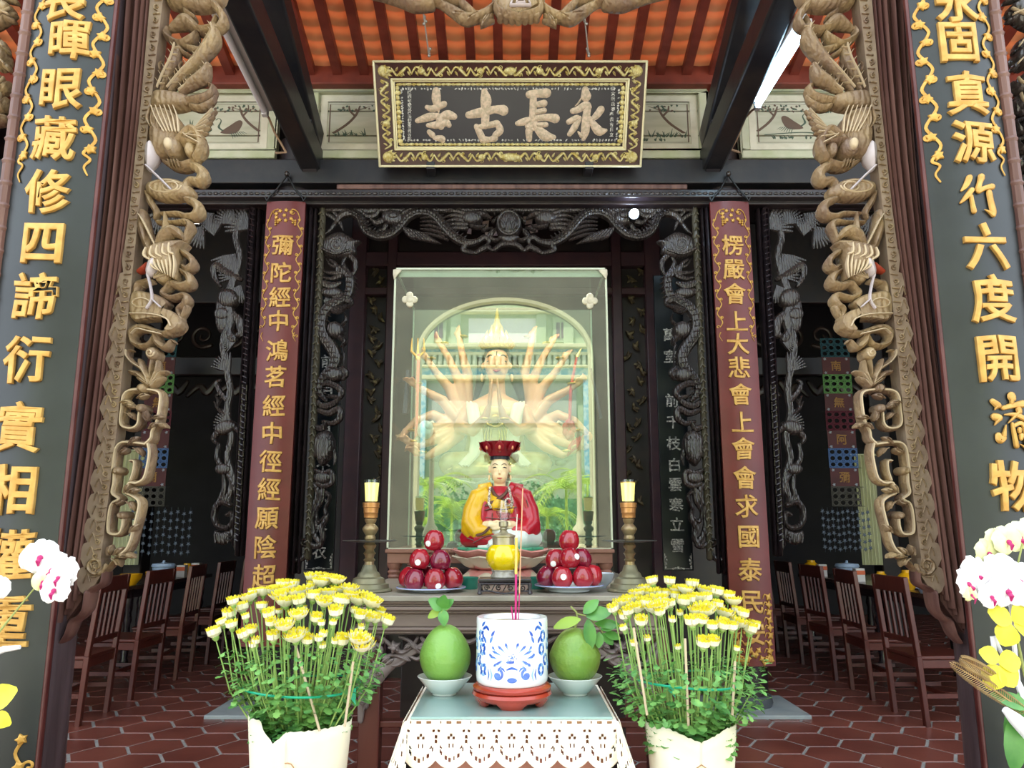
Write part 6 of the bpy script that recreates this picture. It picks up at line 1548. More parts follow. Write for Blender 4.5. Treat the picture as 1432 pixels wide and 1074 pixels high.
# gathered corners flaring outwards
for sx in (-1, 1):
    X = x0 if sx < 0 else x0+LW
    nk, nj = 40, 24; v_, f_ = [], []
    for k in range(nk+1):
        a = -PI/2 + sx*(-.15+k/nk*1.75); bot = .128+.014*abs(math.sin(k/nk*PI*2))
        for j in range(nj+1):
            s_ = j/nj; r_ = .004+.040*s_**.8*(1+.28*math.sin(k/nk*PI*4+.6)*s_); v_.append((X+r_*math.cos(a), 2.198+r_*math.sin(a), ZF-.008-bot*s_))
    for k in range(nk):
        for j in range(nj):
            q = (k/nk*2) % 1; w_ = (j+.5)/nj; d_ = abs(q-.5)
            if (abs(w_-(.84-.5*d_*d_)) < .035 and (q*8) % 1 < .5) or (d_ < .1 and (.28 < w_ < .36 or .5 < w_ < .58)) or (.2 < d_ < .3 and .38 < w_ < .46): continue
            f_.append((k*(nj+1)+j, k*(nj+1)+j+1, (k+1)*(nj+1)+j+1, (k+1)*(nj+1)+j))
    b.add(v_, f_)
b.box(x0, x0+LW, 2.197, 2.672, ZF-.0088, ZF-.0072)
o = b.build('lace_cloth', M_lace); so_ = o.modifiers.new('solid', 'SOLIDIFY'); so_.thickness = .0016
tag(o, 'cream crochet lace cloth with scalloped edge hanging over the small front table', 'tablecloth')

# ================= blue and white censer on a red stand
YC = 2.37; XC = at(716, 960, YC).x
M_rw = mat('glossy_red_wood', '9c2f20', .25, c2='b5402c', scale=7, coat=.5, bump=.05)
t = thing('censer_stand', 'round glossy red wooden stand under the blue and white incense pot', 'stand', (XC, YC, ZF))
b = MB(); b.lathe([(0, .036), (.102, .036), (.104, .04), (.112, .043), (.114, .05), (.106, .056), (.1, .058), (0, .058)], (XC, YC, ZF), 48); b.build('rim', M_rw, t)
b = MB(); b.lathe([(.098, .012), (.110, .02), (.116, .03), (.112, .038), (.1, .04), (.085, .03), (.08, .014)], (XC, YC, ZF), 48); b.build('skirt', M_rw, t)
for k in range(5):
    a = -PI/2+k*2*PI/5; b = MB(); v = []
    for i in range(9):
        g = -1+2*i/8; aa = a+g*.42
        for (r, z) in ((.113-.0*abs(g), .026), (.107, .012+.006*abs(g)**3), (.098-.004*abs(g), 0 if abs(g) < .8 else .008), (.088, 0 if abs(g) < .8 else .008), (.09, .026)): v.append(Vector((XC+r*math.cos(aa), YC+r*math.sin(aa), ZF+z)))
    f = [(i*5+j, i*5+(j+1) % 5, (i+1)*5+(j+1) % 5, (i+1)*5+j) for i in range(8) for j in range(5)] + [(0, 1, 2, 3, 4), (44, 43, 42, 41, 40)]
    b.add(v, f); b.build('foot', M_rw, t)
ZB = ZF+.058; CH_ = at(716, 868, YC-.1).z-ZB
t = thing('incense_pot', 'white porcelain incense pot painted with blue flowers, filled with ash', 'incense pot', (XC, YC, ZB))
r0 = .1045; c = (XC, YC, ZB+.001)
b = MB(); b.lathe([(0, 0), (r0*.93, 0), (r0*.985, .006), (r0, .02), (r0, CH_-.012), (r0*.995, CH_-.003), (r0*.98, CH_), (r0*.82, CH_), (r0*.80, CH_-.004), (r0*.80, CH_-.025), (0, CH_-.025)], c, 64); b.build('pot_body', mat('white_porcelain', 'eef0f6', .12, coat=.6), t)
b = MB(); b.lathe([(0, CH_-.012), (r0*.4, CH_-.013), (r0*.795, CH_-.016), (r0*.795, CH_-.022), (0, CH_-.022)], c, 40); b.build('ash', mat('pale_ash', 'b9b4a6', .95, c2='9d988c', scale=60, bump=.5), t)
M_cob = mat('cobalt_blue_paint', '1f4fb8', .2, c2='4f86d8', scale=40, coat=.6, contrast=(.4, .7)); M_lblue = mat('light_blue_paint', '8fb8e6', .2, coat=.6)
cf = lambda u, v, h: Vector((XC+(r0+h)*math.sin(u/r0), YC-(r0+h)*math.cos(u/r0), ZB+.001+v))    # u arc length from the front, v height
b = MB()
def cs(P, w, mi=0, sgn=1): stroke(b, [(sgn*p[0], p[1]) for p in P], w, cf, .0006, .0001, n=4, k=5, mi=mi)
hC = CH_
for sg in (1, -1):
    # bottom cloud scrolls
    cs([(q[0]+.042, q[1]+.035) for q in spiral(0, 0, .016, .006, 2, .8, 10)], [.0045, .002], 0, sg); blob(b, ell(sg*.042, .033, .009, .008), cf, .0006); cs([(.064, .018), (.060, .034), (.066, .05)], [.001, .003, .001], 1, sg)
    cs([(.074, .02), (.07, .034), (.074, .048)], [.001, .0025, .001], 0, sg); cs([(.02, .045), (.026, .052), (.034, .054)], [.001, .003, .001], 0, sg)
    # lotus petals in the middle
    for x, z, a, l in ((.012, .105, 1.2, .018), (.022, .098, .7, .024), (.034, .09, .35, .026), (.046, .08, .2, .022), (.028, .075, -.6, .024), (.042, .068, -.7, .016), (.05, .1, .9, .014), (.058, .085, .3, .012), (.03, .06, -.9, .018)):
        p = [(x+l*q*math.cos(a), z+l*q*math.sin(a)) for q in (0, .3, .7, 1)]; cs(p, [.0005, .0022, .004, .0008], 0, sg); cs([(p[0][0]-.002, p[0][1]-.002), (p[2][0]-.001, p[2][1]-.004)], [.001, .0012], 1, sg)
    # side flowers and leaves
    for x, z in ((.095, .045), (.098, .10), (.105, .135), (.12, .07), (.14, .11), (.15, .05), (.17, .13), (.19, .08), (.22, .11), (.24, .05), (.27, .09), (.30, .06)):
        for k in range(7): a = k*.9+x*30; q = .010; blob(b, ell(sg*(x+q*math.cos(a)), z+q*1.3*math.sin(a), .0045, .008, 7, a), cf, .0006, mi=k % 3 == 2, n=2)
    for x, z, a in ((.07, hC-.03, .8), (.062, hC-.045, 2.2), (.08, hC-.02, -.5), (.066, .12, 2), (.082, .118, 1.1), (.1, hC-.02, 2.4)): leaf(b, sg*x, z, a if sg > 0 else PI-a, .02, .004, cf, .0005, .0002)
    cs([(.02, hC-.04), (.026, hC-.036), (.032, hC-.04)], .0006, 1, sg)
for k in range(14): a = k*2.4; q = .0009*k; blob(b, ell(q*1.1*math.cos(a), .082+q*math.sin(a), .0022, .0018, 6), cf, .0006, n=1)
blob(b, ell(0, .022, .014, .007), cf, .0006); cs([(-.014, .05), (0, .054), (.014, .05)], [.002, .004, .002])
blob(b, ell(-.005, .07, .012, .004), cf, .0006)
b.build('blue_painting', [M_cob, M_lblue], t)
# incense sticks
M_inc = mat('yellow_incense', 'e6bd62', .6); M_incr = mat('magenta_dyed_stick', 'c01a70', .5); M_incp = mat('pink_tan_incense', 'd9a07c', .6)
for (pb, pt, split, r, m1, lab) in (((721, 866), (722, 752), 803, .0042, M_inc, 'thick yellow incense stick with a magenta foot standing in the pot'),
                               ((725, 868), (731, 683), 830, .0018, M_incp, 'tall thin tan incense stick standing in the pot, right of the thick one'),
                               ((718, 868), (715, 848), 848, .0026, M_incr, 'short burnt-down magenta stick stump in the pot')):
    A, B = at(*pb, YC-.0), at(*pt, YC-.0); A.z = ZB+CH_-.02
    S_ = at(716, split, YC).z; q = (S_-A.z)/(B.z-A.z); S3 = A.lerp(B, min(max(q, .05), 1))
    t = thing('incense_stick', lab, 'incense stick', A, 'incense sticks in the pot')
    if q < .97: b = MB(); b.tube([S3, B], r, 10); b.build('incense_paste', m1, t)
    b = MB(); b.tube([A, S3], r*.8, 8); b.build('dyed_stick', M_incr, t)
    if r > .004: b = MB(); b.tube([B, B+Vector((0, 0, .02)), B+Vector((.003, 0, .07))], [.0035, .0022, .0012], 8); b.build('ash_tip', mat('white_ash', 'cfcabc', .9), t)

# ================= pomelos in white bowls
M_pom = mat('green_pomelo_skin', '5f9a3c', .38, c2='86b352', scale=2.5, bump=.25, bscale=90, coat=.25, sss=0); M_pom2 = mat('yellow_green_pomelo_skin', '6f9c3e', .38, c2='a3ba58', scale=3, bump=.25, bscale=90, coat=.25)
M_leaf = mat('glossy_green_leaf', '3d7a34', .35, c2='5d9a44', scale=14, spec=.6); M_leafy = mat('yellow_green_leaf', '8fae3c', .4); M_twig = mat('pale_green_twig', '9aa25e', .6)
M_bowl = mat('white_bowl_china', 'f4f7fa', .15, coat=.5)
def leaf3(b, P, d, up, L, W, mi=0, fold=.25, bend=.2):
    d = Vector(d).normalized(); up = Vector(up); s_ = d.cross(up).normalized(); n_ = s_.cross(d); P = Vector(P); v = []
    for i in range(7):
        f_ = i/6; w = W*math.sin(PI*min(1, f_*.93+.03))**.8; c_ = P+d*(L*f_)-n_*(bend*L*f_*f_)
        v += [c_-s_*w+n_*(fold*w), c_, c_+s_*w+n_*(fold*w)]
    b.add(v, [(i*3+j, i*3+j+1, (i+1)*3+j+1, (i+1)*3+j) for i in range(6) for j in range(2)], mi)
for side, px, lab, lab2 in (('l', 622, 'smooth green egg-shaped pomelo in the left white bowl', 'white flared bowl under the left pomelo'), ('r', 804, 'green pomelo with a leafy stalk in the right white bowl', 'white flared bowl under the right pomelo')):
    Yp = 2.49; X = at(px, 940, Yp).x; tag_ = thing('white_bowl', lab2, 'bowl', (X, Yp, ZF), 'bowls with pomelos')
    b = MB(); b.lathe([(.034, .001), (.037, .001), (.038, .007), (.046, .010), (.082, .052), (.0835, .054), (.081, .055), (.044, .0145), (0, .011)], (X, Yp, ZF), 40); b.lathe([(0, .007), (.036, .007), (.036, .001), (0, .004)], (X, Yp, ZF), 30); b.build('bowl_body', M_bowl, tag_)
    cz = ZF+.036; top = at(px, 872 if side == 'l' else 877, Yp).z; h = top-cz; R = .0785
    t = thing('pomelo', lab, 'fruit', (X, Yp, cz), 'pomelos')
    prof = [(0, 0), (.028, .002), (.055, .016), (.073, .045), (R, .075), (R*.94, h*.58), (R*.76, h*.75), (R*.52, h*.89), (R*.30, h*.96), (R*.13, h*.985), (0, h*.975)]
    pr = [(a, c_) for a, c_, _ in cat(prof, 1, 4)]; pr = [(max(0, a), c_) for a, c_ in pr]
    b = MB(); b.lathe(pr, (X, Yp, cz), 48, rip=lambda a, f_: .012*math.cos(3*a+px)); b.build('rind', M_pom if side == 'l' else M_pom2, t)
    Tp = Vector((X, Yp, cz+h*.975))
    b = MB()
    if side == 'l': b.tube([Tp-Vector((0, 0, .006)), Tp+Vector((-.002, 0, .014)), at(619, 848, Yp-.02)], [.004, .003, .002], 8); b.tube([at(620, 858, Yp), at(628, 850, Yp), at(633, 838, Yp)], [.002, .003, .003], 6)
    else: b.tube([Tp-Vector((0, 0, .006)), at(808, 866, Yp), at(806, 856, Yp), at(798, 848, Yp)], [.004, .003, .003, .0025], 8); b.tube([at(806, 858, Yp), at(822, 862, Yp), at(840, 880, Yp-.02), at(846, 890, Yp-.02)], [.003, .0022, .002, .0015], 6)
    b.build('stalk', M_twig, t)
    b = MB()
    if side == 'l':
        A = at(619, 852, Yp-.02)
        for d, L, W, mi in (((-.6, -.5, .55), .055, .02, 0), ((-.75, -.2, -.35), .05, .014, 1), ((.1, -.6, .75), .05, .02, 0), ((.15, -.5, -.85), .05, .017, 0), ((.6, -.3, .6), .045, .014, 0)): leaf3(b, A, d, (0, -1, .5), L, W, mi)
    else:
        for P, d, L, W, mi in (((812, 866), (-1, -.2, -.2), .085, .018, 1), ((820, 862), (.9, -.3, .25), .075, .024, 0), ((822, 866), (.1, -.4, -1), .085, .02, 0), ((816, 858), (.7, -.2, .7), .06, .018, 0), ((840, 880), (.8, -.3, .3), .05, .014, 0), ((842, 886), (.7, -.2, -.6), .045, .015, 0), ((838, 884), (-.1, -.4, -1), .045, .015, 0), ((832, 872), (1, -.2, .0), .08, .016, 0), ((845, 886), (1, -.2, -.2), .05, .014, 0)):
            leaf3(b, at(*P, Yp-.03), d, (0, -1, .6), L, W, mi)
    b.build('leaves', [M_leaf, M_leafy], t)

# ================= chrysanthemum pots
M_pc = mat('cream_petal', 'f4eecb', .55, c2='f7f2d8', scale=30); M_py = mat('yellow_petal_tip', 'efdc1c', .5, c2='f4e64a', scale=30)
M_stem = mat('pale_green_stem', '7fa552', .55, c2='9cbb68', scale=20); M_fol = mat('chrysanthemum_leaf', '4d8a48', .5, c2='86b860', scale=18); M_stake = mat('bamboo_stake', 'cbb79a', .6); M_tape = mat('green_tape', '1fae86', .35)
def mum(kind):
    b = MB(); rings = {0: ((14, .020, .85, .030), (12, .016, 1.05, .029), (9, .011, 1.25, .026), (6, .006, 1.45, .024)), 1: ((11, .014, 1.15, .027), (9, .010, 1.3, .027), (6, .005, 1.5, .025)), 2: ((9, .009, 1.3, .019), (6, .005, 1.5, .018))}[kind]
    for n, rr, el, L in rings:
        for k in range(n):
            a = 2*PI*k/n + rr*90 + random.uniform(-.12, .12); e = el+random.uniform(-.12, .12); w = L*.17
            ca, sa = math.cos(a), math.sin(a); r0_, z0 = rr*.12, 0
            pts = [(r0_, 0), (rr*.7+L*.25*math.cos(e*.4), L*.38), (rr*.75+L*.62*math.cos(e), L*.38+L*.5*math.sin(e)), (rr*.78+L*.72*math.cos(e), L*.42+L*.72*math.sin(e))]
            v = []
            for i, (r_, z_) in enumerate(pts):
                ww = (w*.6, w, w*.95, w*.35)[i]
                for s_ in (-1, 0, 1): v.append((r_*ca - s_*ww*sa, r_*sa + s_*ww*ca, z_ + (abs(s_))*w*.35))
            f, m = [], []
            for i in range(3):
                for j in range(2): b_ = (i*3+j, i*3+j+1, (i+1)*3+j+1, (i+1)*3+j); f.append(b_); m.append(1 if i == 2 or (kind == 1 and n < 7 and i > 0) or (kind == 0 and n < 7 and i > 0) else 0)
            o_ = len(b.v); b.v += v; b.f += [tuple(i_+o_ for i_ in q) for q in f]; b.mi += m
    b.lathe([(0, -.006), (.005, -.005), (.009 if kind < 2 else .006, .002), (.006, .008), (0, .01)], (0, 0, 0), 8, 2)
    me = b.build('mum_mesh', [M_pc, M_py, M_stem]); d_ = me.data; bpy.data.objects.remove(me); return d_
mums = [mum(0), mum(1), mum(2)]
def mumpot(px, Yp, label, pts, topfn, wx0, wx1, wtop, seed, stakes, tapey, pot_h):
    random.seed(seed)
    X = at(px, 1000, Yp).x; zt_ = at(px, wtop, Yp).z; r = (at(wx1, wtop, Yp).x-at(wx0, wtop, Yp).x)/2; X = (at(wx1, wtop, Yp).x+at(wx0, wtop, Yp).x)/2
    zb_ = .5
    b = MB(); b.lathe([(.13, 0), (.15, .01), (.15, .03), (.06, .06), (.05, .25), (.06, .44), (.17, .475), (.17, zb_-.001), (0, zb_-.001)], (X, Yp, 0), 32); tag(b.build('flower_stool', M_brown), 'low round stool carrying the chrysanthemums %s of the small table' % ('left' if px < 700 else 'right'), 'stool')
    t = thing('chrysanthemum_pot', label, 'potted flowers', (X, Yp, zb_), 'potted yellow chrysanthemums')
    b = MB(); b.lathe([(0, 0), (r*.74, 0), (r*.88, zt_-zb_-.03), (r*.9, zt_-zb_-.03), (r*.9, zt_-zb_-.02), (r*.84, zt_-zb_-.02), (r*.8, zt_-zb_-.05), (0, zt_-zb_-.05)], (X, Yp, zb_), 36); b.build('black_pot', M_blackm, t)
    b = MB(); n = 96; v = []; rows = 10
    for i in range(n+1):
        a = -PI/2 + 2*PI*i/n; up = topfn(math.sin(a+PI/2) if False else math.cos(a), math.sin(a)) + .004*abs(math.sin(i*1.3))
        for j in range(rows+1):
            f_ = j/rows; rr = r*(.82+.18*f_)*(1+.012*math.sin(a*5+f_*3)) + .003*f_; v.append((X+rr*math.cos(a), Yp+rr*math.sin(a), zb_+.002+(zt_+up-zb_)*f_))
    f = [(i*(rows+1)+j, (i+1)*(rows+1)+j, (i+1)*(rows+1)+j+1, i*(rows+1)+j+1) for i in range(n) for j in range(rows)]
    b.add(v, f); o = b.build('paper_wrap', mat('cream_wrapping_paper', 'fbf3d2', .6, c2='fdf8e4', scale=4, bump=.1), t); s_ = o.modifiers.new('solid', 'SOLIDIFY'); s_.thickness = .0015
    b = MB(); rw = r*.985+.004
    pf = lambda u, v, h: Vector((X+(rw+h)*math.sin(u/rw), Yp-(rw+h)*math.cos(u/rw), v))
    zz = zt_-.07 if px < 700 else zt_-.055
    stroke(b, [(-.05, zz-.03), (0, zz+.005), (.05, zz-.03), (0, zz-.06), (-.05, zz-.03)], .0016, pf, .001, n=1, k=4) if px > 700 else (stroke(b, [(-.03, zz-.02), (-.05, zz-.035)], .0016, pf, .001, n=2, k=4), stroke(b, [(.0, zz-.002), (.015, zz-.004), (.024, zz-.02), (.01, zz-.03)], .0016, pf, .001, n=2, k=4))
    b.build('printed_lines', mat('tan_print', 'b98a62', .6), t)
    # flowers
    st = MB()
    base = lambda x, y: Vector((X+(x-X)*.38, Yp+(y-Yp)*.38, zt_-.06))
    for (fx, fy, dy, k) in pts:
        P = at(fx, fy, Yp+dy); o = bpy.data.objects.new('flower', mums[k]); col.objects.link(o); o.parent = t; o.matrix_parent_inverse = INV[t.name]
        s_ = random.uniform(.9, 1.18) if k < 2 else random.uniform(.8, 1.1)
        o.location = P; d = (P-Vector((X, Yp, zt_-.25))).normalized()
        o.rotation_euler = (d+Vector((random.uniform(-.25, .25), random.uniform(-.35, .05), .5))).to_track_quat('Z', 'Y').to_euler(); o.scale = (s_, s_, s_)
        B = base(P.x, P.y); mid = B.lerp(P, .5)+Vector((random.uniform(-.012, .012), random.uniform(-.01, .01), .0)) + Vector(((P.x-X)*.12, (P.y-Yp)*.12, 0)); st.tube([B, mid, P-Vector((0, 0, .003))], [.0028, .0024, .0018], 5)
    for i in range(26):
        a, q = random.uniform(0, 2*PI), random.uniform(.05, .2); P = Vector((X+q*math.cos(a), Yp+q*math.sin(a)*.8, zt_+random.uniform(.03, .16))); st.tube([base(P.x, P.y), P], [.0024, .0014], 5)
    st.build('stems', M_stem, t)
    fl = MB()
    for i in range(1500):
        a = random.uniform(0, 2*PI); f_ = random.random()**1.15; z = zt_-.035+f_*.235; q = (.12+.30*min(f_, .7)*.45)*math.sqrt(random.uniform(.15, 1))*1.05
        if z < zt_+.045: q = min(q, r*.80)
        P = Vector((X+q*math.cos(a), Yp+q*math.sin(a)*.85, z)); d = Vector((math.cos(a)+random.uniform(-.8, .8), math.sin(a)+random.uniform(-.8, .8), random.uniform(-.5, .7))).normalized()
        L = random.uniform(.018, .036)*(1.2-.55*f_); s_ = d.cross(Vector((0, 0, 1))).normalized(); n_ = s_.cross(d); W = L*.42
        k1 = [(0, .1), (.22, .55), (.38, .42), (.55, 1.0), (.7, .7), (.85, .75), (1, .05)]
        v = []
        for (x_, w_) in k1: c_ = P+d*(L*x_)-n_*(L*.25*x_*x_); v += [c_-s_*(W*w_)+n_*.1*W, c_, c_+s_*(W*w_)+n_*.1*W]
        fl.add(v, [(i_*3+j, i_*3+j+1, (i_+1)*3+j+1, (i_+1)*3+j) for i_ in range(6) for j in range(2)])
    fl.build('foliage', M_fol, t)
    for (a_, b_) in stakes:
        b = MB(); A = at(*a_, Yp-.13 if a_[0] != 0 else Yp); B = at(*b_, Yp-.125); b.tube([A, B, B+(B-A).normalized()*.0], .0035, 7); b.build('stake', M_stake, t)
    z = at(px, tapey, Yp-.15).z; b = MB(); RR = r*1.17; n = 40
    v = [];
    for i in range(n):
        a = 2*PI*i/n
        for (dr, dz) in ((0, -.003), (.0012, 0), (0, .003), (-.0012, 0)): v.append((X+(RR+dr)*math.cos(a), Yp+(RR*.93+dr)*math.sin(a), z+dz+.004*math.sin(2*a)))
    b.add(v, [(i*4+j, ((i+1) % n)*4+j, ((i+1) % n)*4+(j+1) % 4, i*4+(j+1) % 4) for i in range(n) for j in range(4)])
    e = (X+RR*(.85 if px < 700 else -.6), Yp-RR*.5, z)
    for k in range(3): b.add([e, (e[0]+.03, e[1]-.01, e[2]+.012-.014*k), (e[0]+.032, e[1]-.012, e[2]+.0-.016*k)], [(0, 1, 2)])
    b.build('green_tape', M_tape, t)
LP = [(327, 848, 0, 1), (313, 877, 0, 1), (302, 893, -.02, 1), (325, 881, -.05, 1), (344, 895, -.08, 1), (352, 888, -.08, 1), (354, 907, -.1, 2), (322, 867, .02, 1), (340, 858, .05, 1), (350, 843, .08, 0), (356, 838, .12, 1), (368, 835, .1, 0), (345, 868, -.05, 2), (366, 855, .02, 1), (378, 866, -.08, 1), (380, 877, -.1, 1), (358, 902, -.1, 2), (384, 832, .1, 0), (393, 841, .04, 0), (395, 826, .14, 1), (400, 850, 0, 0), (383, 898, -.12, 1), (374, 862, -.04, 2), (403, 832, .1, 0), (415, 838, .05, 0), (420, 848, -.02, 1), (417, 868, -.1, 0), (399, 883, -.14, 0), (414, 899, -.14, 0), (429, 902, -.12, 1), (427, 834, .08, 0), (436, 826, .14, 1), (440, 816, .16, 0), (447, 822, .1, 0), (437, 842, 0, 1), (441, 872, -.08, 1), (449, 877, -.1, 2), (450, 893, -.12, 2), (446, 899, -.13, 2), (451, 908, -.12, 2), (455, 820, .12, 0), (463, 818, .14, 0), (470, 818, .1, 0), (456, 838, .04, 0), (452, 850, -.04, 0), (464, 848, -.02, 0), (472, 848, -.03, 1), (470, 864, -.08, 1), (465, 876, -.1, 2), (476, 854, .0, 2), (473, 832, .1, 0), (486, 832, .1, 0), (490, 840, .06, 0), (481, 848, .04, 1), (476, 904, -.1, 1), (500, 848, .05, 0), (508, 843, .1, 0), (516, 850, .04, 0), (502, 868, -.03, 1), (494, 860, 0, 2), (514, 870, 0, 0), (524, 872, .02, 0), (529, 862, .08, 1), (538, 876, .02, 1), (500, 903, -.14, 0), (506, 912, -.13, 0), (505, 882, -.05, 2), (468, 902, -.12, 2), (425, 855, .03, 2), (390, 860, .02, 2), (410, 825, .15, 1), (520, 852, .08, 1), (428, 888, -.08, 2)]
RP = [(860, 858, .0, 1), (871, 852, .04, 0), (876, 868, 0, 1), (884, 848, .08, 0), (893, 838, .1, 0), (904, 830, .14, 0), (914, 820, .12, 1), (936, 820, .1, 1), (888, 905, -.08, 2), (897, 876, -.12, 1), (906, 898, -.1, 2), (880, 862, -.02, 1), (891, 858, 0, 0), (900, 848, .04, 1), (912, 836, .1, 0), (906, 852, 0, 1), (915, 858, -.05, 0), (920, 848, .02, 0), (926, 856, -.06, 0), (928, 846, .04, 1), (938, 852, -.02, 1), (924, 862, -.08, 1), (932, 836, .1, 1), (940, 872, -.1, 2), (951, 862, -.05, 2), (955, 850, .0, 1), (949, 832, .1, 0), (958, 832, .06, 0), (968, 826, .12, 1), (949, 910, -.1, 2), (964, 846, .02, 1), (974, 844, .04, 0), (969, 878, -.1, 1), (980, 874, -.1, 1), (976, 862, -.06, 0), (986, 862, -.05, 0), (988, 845, .04, 1), (986, 835, .1, 0), (1001, 836, .08, 1), (1003, 852, .02, 1), (996, 883, -.1, 1), (1009, 882, -.08, 1), (1018, 842, .08, 1), (1026, 848, .05, 0), (1012, 866, 0, 0), (1023, 884, -.08, 1), (1031, 878, -.02, 0), (1030, 862, .04, 1), (1038, 866, .0, 1), (1030, 912, -.08, 2), (1047, 888, 0, 1), (1052, 884, .04, 1), (983, 908, -.12, 1), (996, 905, -.12, 1), (874, 884, -.03, 2), (1008, 854, .04, 2), (945, 840, .08, 1), (1020, 870, .02, 2), (918, 840, .1, 1), (878, 850, .06, 1)]
mumpot(421, 2.3, 'bushy pale yellow chrysanthemums in a cream paper wrap, left of the front table', LP, lambda cx_, sy_: (.0 + (.022 if cx_ < -.55 and sy_ < .3 else 0) - (.03*max(0, 1-abs(cx_+.25)*4) if sy_ < 0 else 0)), 352, 490, 1008, 3, [((408, 884), (447, 1022)), ((494, 925), (482, 1016))], 975, .3)
mumpot(965, 2.3, 'pale yellow chrysanthemums in a cream wrap with a V-shaped front, right of the front table', RP, lambda cx_, sy_: (.0+.028*min(1, abs(cx_)*1.6) if sy_ < 0 else .02), 904, 1026, 1024, 4, [((958, 893), (963, 1020)), ((886, 878), (905, 1000)), ((1028, 925), (1024, 1000))], 966, .3)
random.seed(11)
# ================= dining chairs and tables in the side bays
def chair_proto():
    t = thing('dining_chair', 'x', 'chair', (0, 0, 0), 'red-brown slat-back chairs')
    m = M_brown
    for y in (-.21, .21):
        b = MB(); b.beam((.02, y, 0), (.0, y, .46), .042, .036); b.beam((.0, y, .46), (-.05, y, 1.0), .04, .034); b.build('leg', m, t, bevel=.004)
        b = MB(); b.beam((.40, y, 0), (.40, y, .44), .04, .04); b.build('leg', m, t, bevel=.004)
    b = MB(); b.box(-.01, .43, -.225, .225, .44, .465); b.box(.0, .42, -.215, .215, .38, .44); b.build('seat', m, t, bevel=.006)
    b = MB(); b.beam((-.045, -.21, .945), (-.045, .21, .945), .028, .11, up=(0, 0, 1)); b.build('top_rail', m, t, bevel=.006)
    b = MB(); b.beam((-.01, -.2, .56), (-.01, .2, .56), .022, .04); b.build('lower_rail', m, t, bevel=.004)
    for k in range(4): b = MB(); y = -.11+k*.073; b.beam((-.01, y, .57), (-.04, y, .9), .024, .014); b.build('slat', m, t)
    b = MB()
    for y in (-.21, .21): b.beam((.02, y, .2), (.39, y, .2), .022, .03)
    b.beam((.2, -.2, .2), (.2, .2, .2), .022, .03); b.build('stretcher', m, t)
    return t
ch0 = chair_proto(); first = True
ordn = ['nearest', 'second', 'third', 'fourth', 'fifth']
for side in (-1, 1):
    for i in range(5):
        Yc = 5.88+i*.82; X = (2.83 if side > 0 else -2.98)+.02*i*side
        lab = '%s red-brown slat-back chair of the row in the %s side bay' % (ordn[i], 'left' if side < 0 else 'right')
        o = ch0 if first else copy_tree(ch0); o.location = (X, Yc, 0); o.rotation_euler = (0, 0, (0 if side > 0 else PI)+[.05, -.04, .08, 0, .03][i]); o['label'] = lab; o['group'] = 'slat-back chairs in the side bays'; first = False
M_tabt = mat('dark_table_top', '3f2a24', .25, c2='4c342c', scale=6, coat=.3)
for side in (-1, 1):
    s = 'left' if side < 0 else 'right'; xa, xb = (3.34, 4.2) if side > 0 else (3.5, 4.36)
    t = thing('dining_table', 'long dark dining table with turned black legs in the %s side bay' % s, 'table', (side*3.7, 7.6, 0), 'dining tables')
    b = MB(); X0, X1 = sorted((side*xa, side*xb)); b.box(X0, X1, 5.7, 9.3, .78, .82); b.build('table_top', M_tabt, t, bevel=.006)
    b = MB(); b.box(X0+.06, X1-.06, 5.76, 9.24, .70, .78); b.build('apron', M_blk, t)
    for y in (5.8, 7.5, 9.2):
        for x in (X0+.09, X1-.09):
            b = MB(); b.lathe([(.03, 0), (.04, .02), (.03, .06), (.045, .10), (.03, .16), (.038, .3), (.028, .45), (.042, .5), (.03, .56), (.04, .6), (.04, .71)], (x, y, 0), 14); b.build('leg', M_blk, t)
ZT = .82
M_ylw = mat('yellow_bowl_glaze', 'e0a010', .25, c2='e8b020', scale=5, coat=.4); M_tub = mat('pale_blue_plastic', '9fb2cc', .35)
def tX(px, Yb, m_): X = at(px, 790, Yb).x; return min(max(X, 3.36+m_), 4.1) if X > 0 else max(min(X, -3.52-m_), -4.3)
def bowl(px, Yb, lab, s_=1.0, covered=True):
    X = tX(px, Yb, .07); b = MB(); b.lathe([(0, 0), (.03*s_, 0), (.032*s_, .006), (.056*s_, .035*s_), (.062*s_, .062*s_), (.059*s_, .062*s_), (0, .02)], (X, Yb, ZT), 24)
    if covered: b.lathe([(.060*s_, .064*s_), (.05*s_, .085*s_), (.032*s_, .10*s_), (.03*s_, .115*s_), (.0, .112*s_)], (X, Yb, ZT), 24)
    tag(b.build('yellow_bowl', M_ylw), lab, 'bowl', 'yellow bowls on the dining tables')
bowl(1226, 6.9, 'tall covered yellow bowl above the nearest right-hand chairs', 1.45); bowl(1225, 6.25, 'covered yellow bowl between the two nearest right-hand chairs', 1.0); bowl(1286, 6.05, 'small yellow bowl at the near end of the right table', 1.0)
bowl(1178, 7.4, 'covered yellow bowl above the gap between the second and third right chairs', 1.1); bowl(1124, 9.1, 'covered yellow bowl at the far end of the right table', 1.4); bowl(1178, 8.9, 'yellow bowl right of the pale blue tub on the right table', 1.2)
bowl(262, 8.82, 'yellow bowl beside the pale blue tub on the left table', 1.2); bowl(202, 7.5, 'wide yellow bowl on the left table, behind the second chair', 1.6, False); bowl(229, 8.0, 'wide yellow dish further along the left table', 1.5, False)
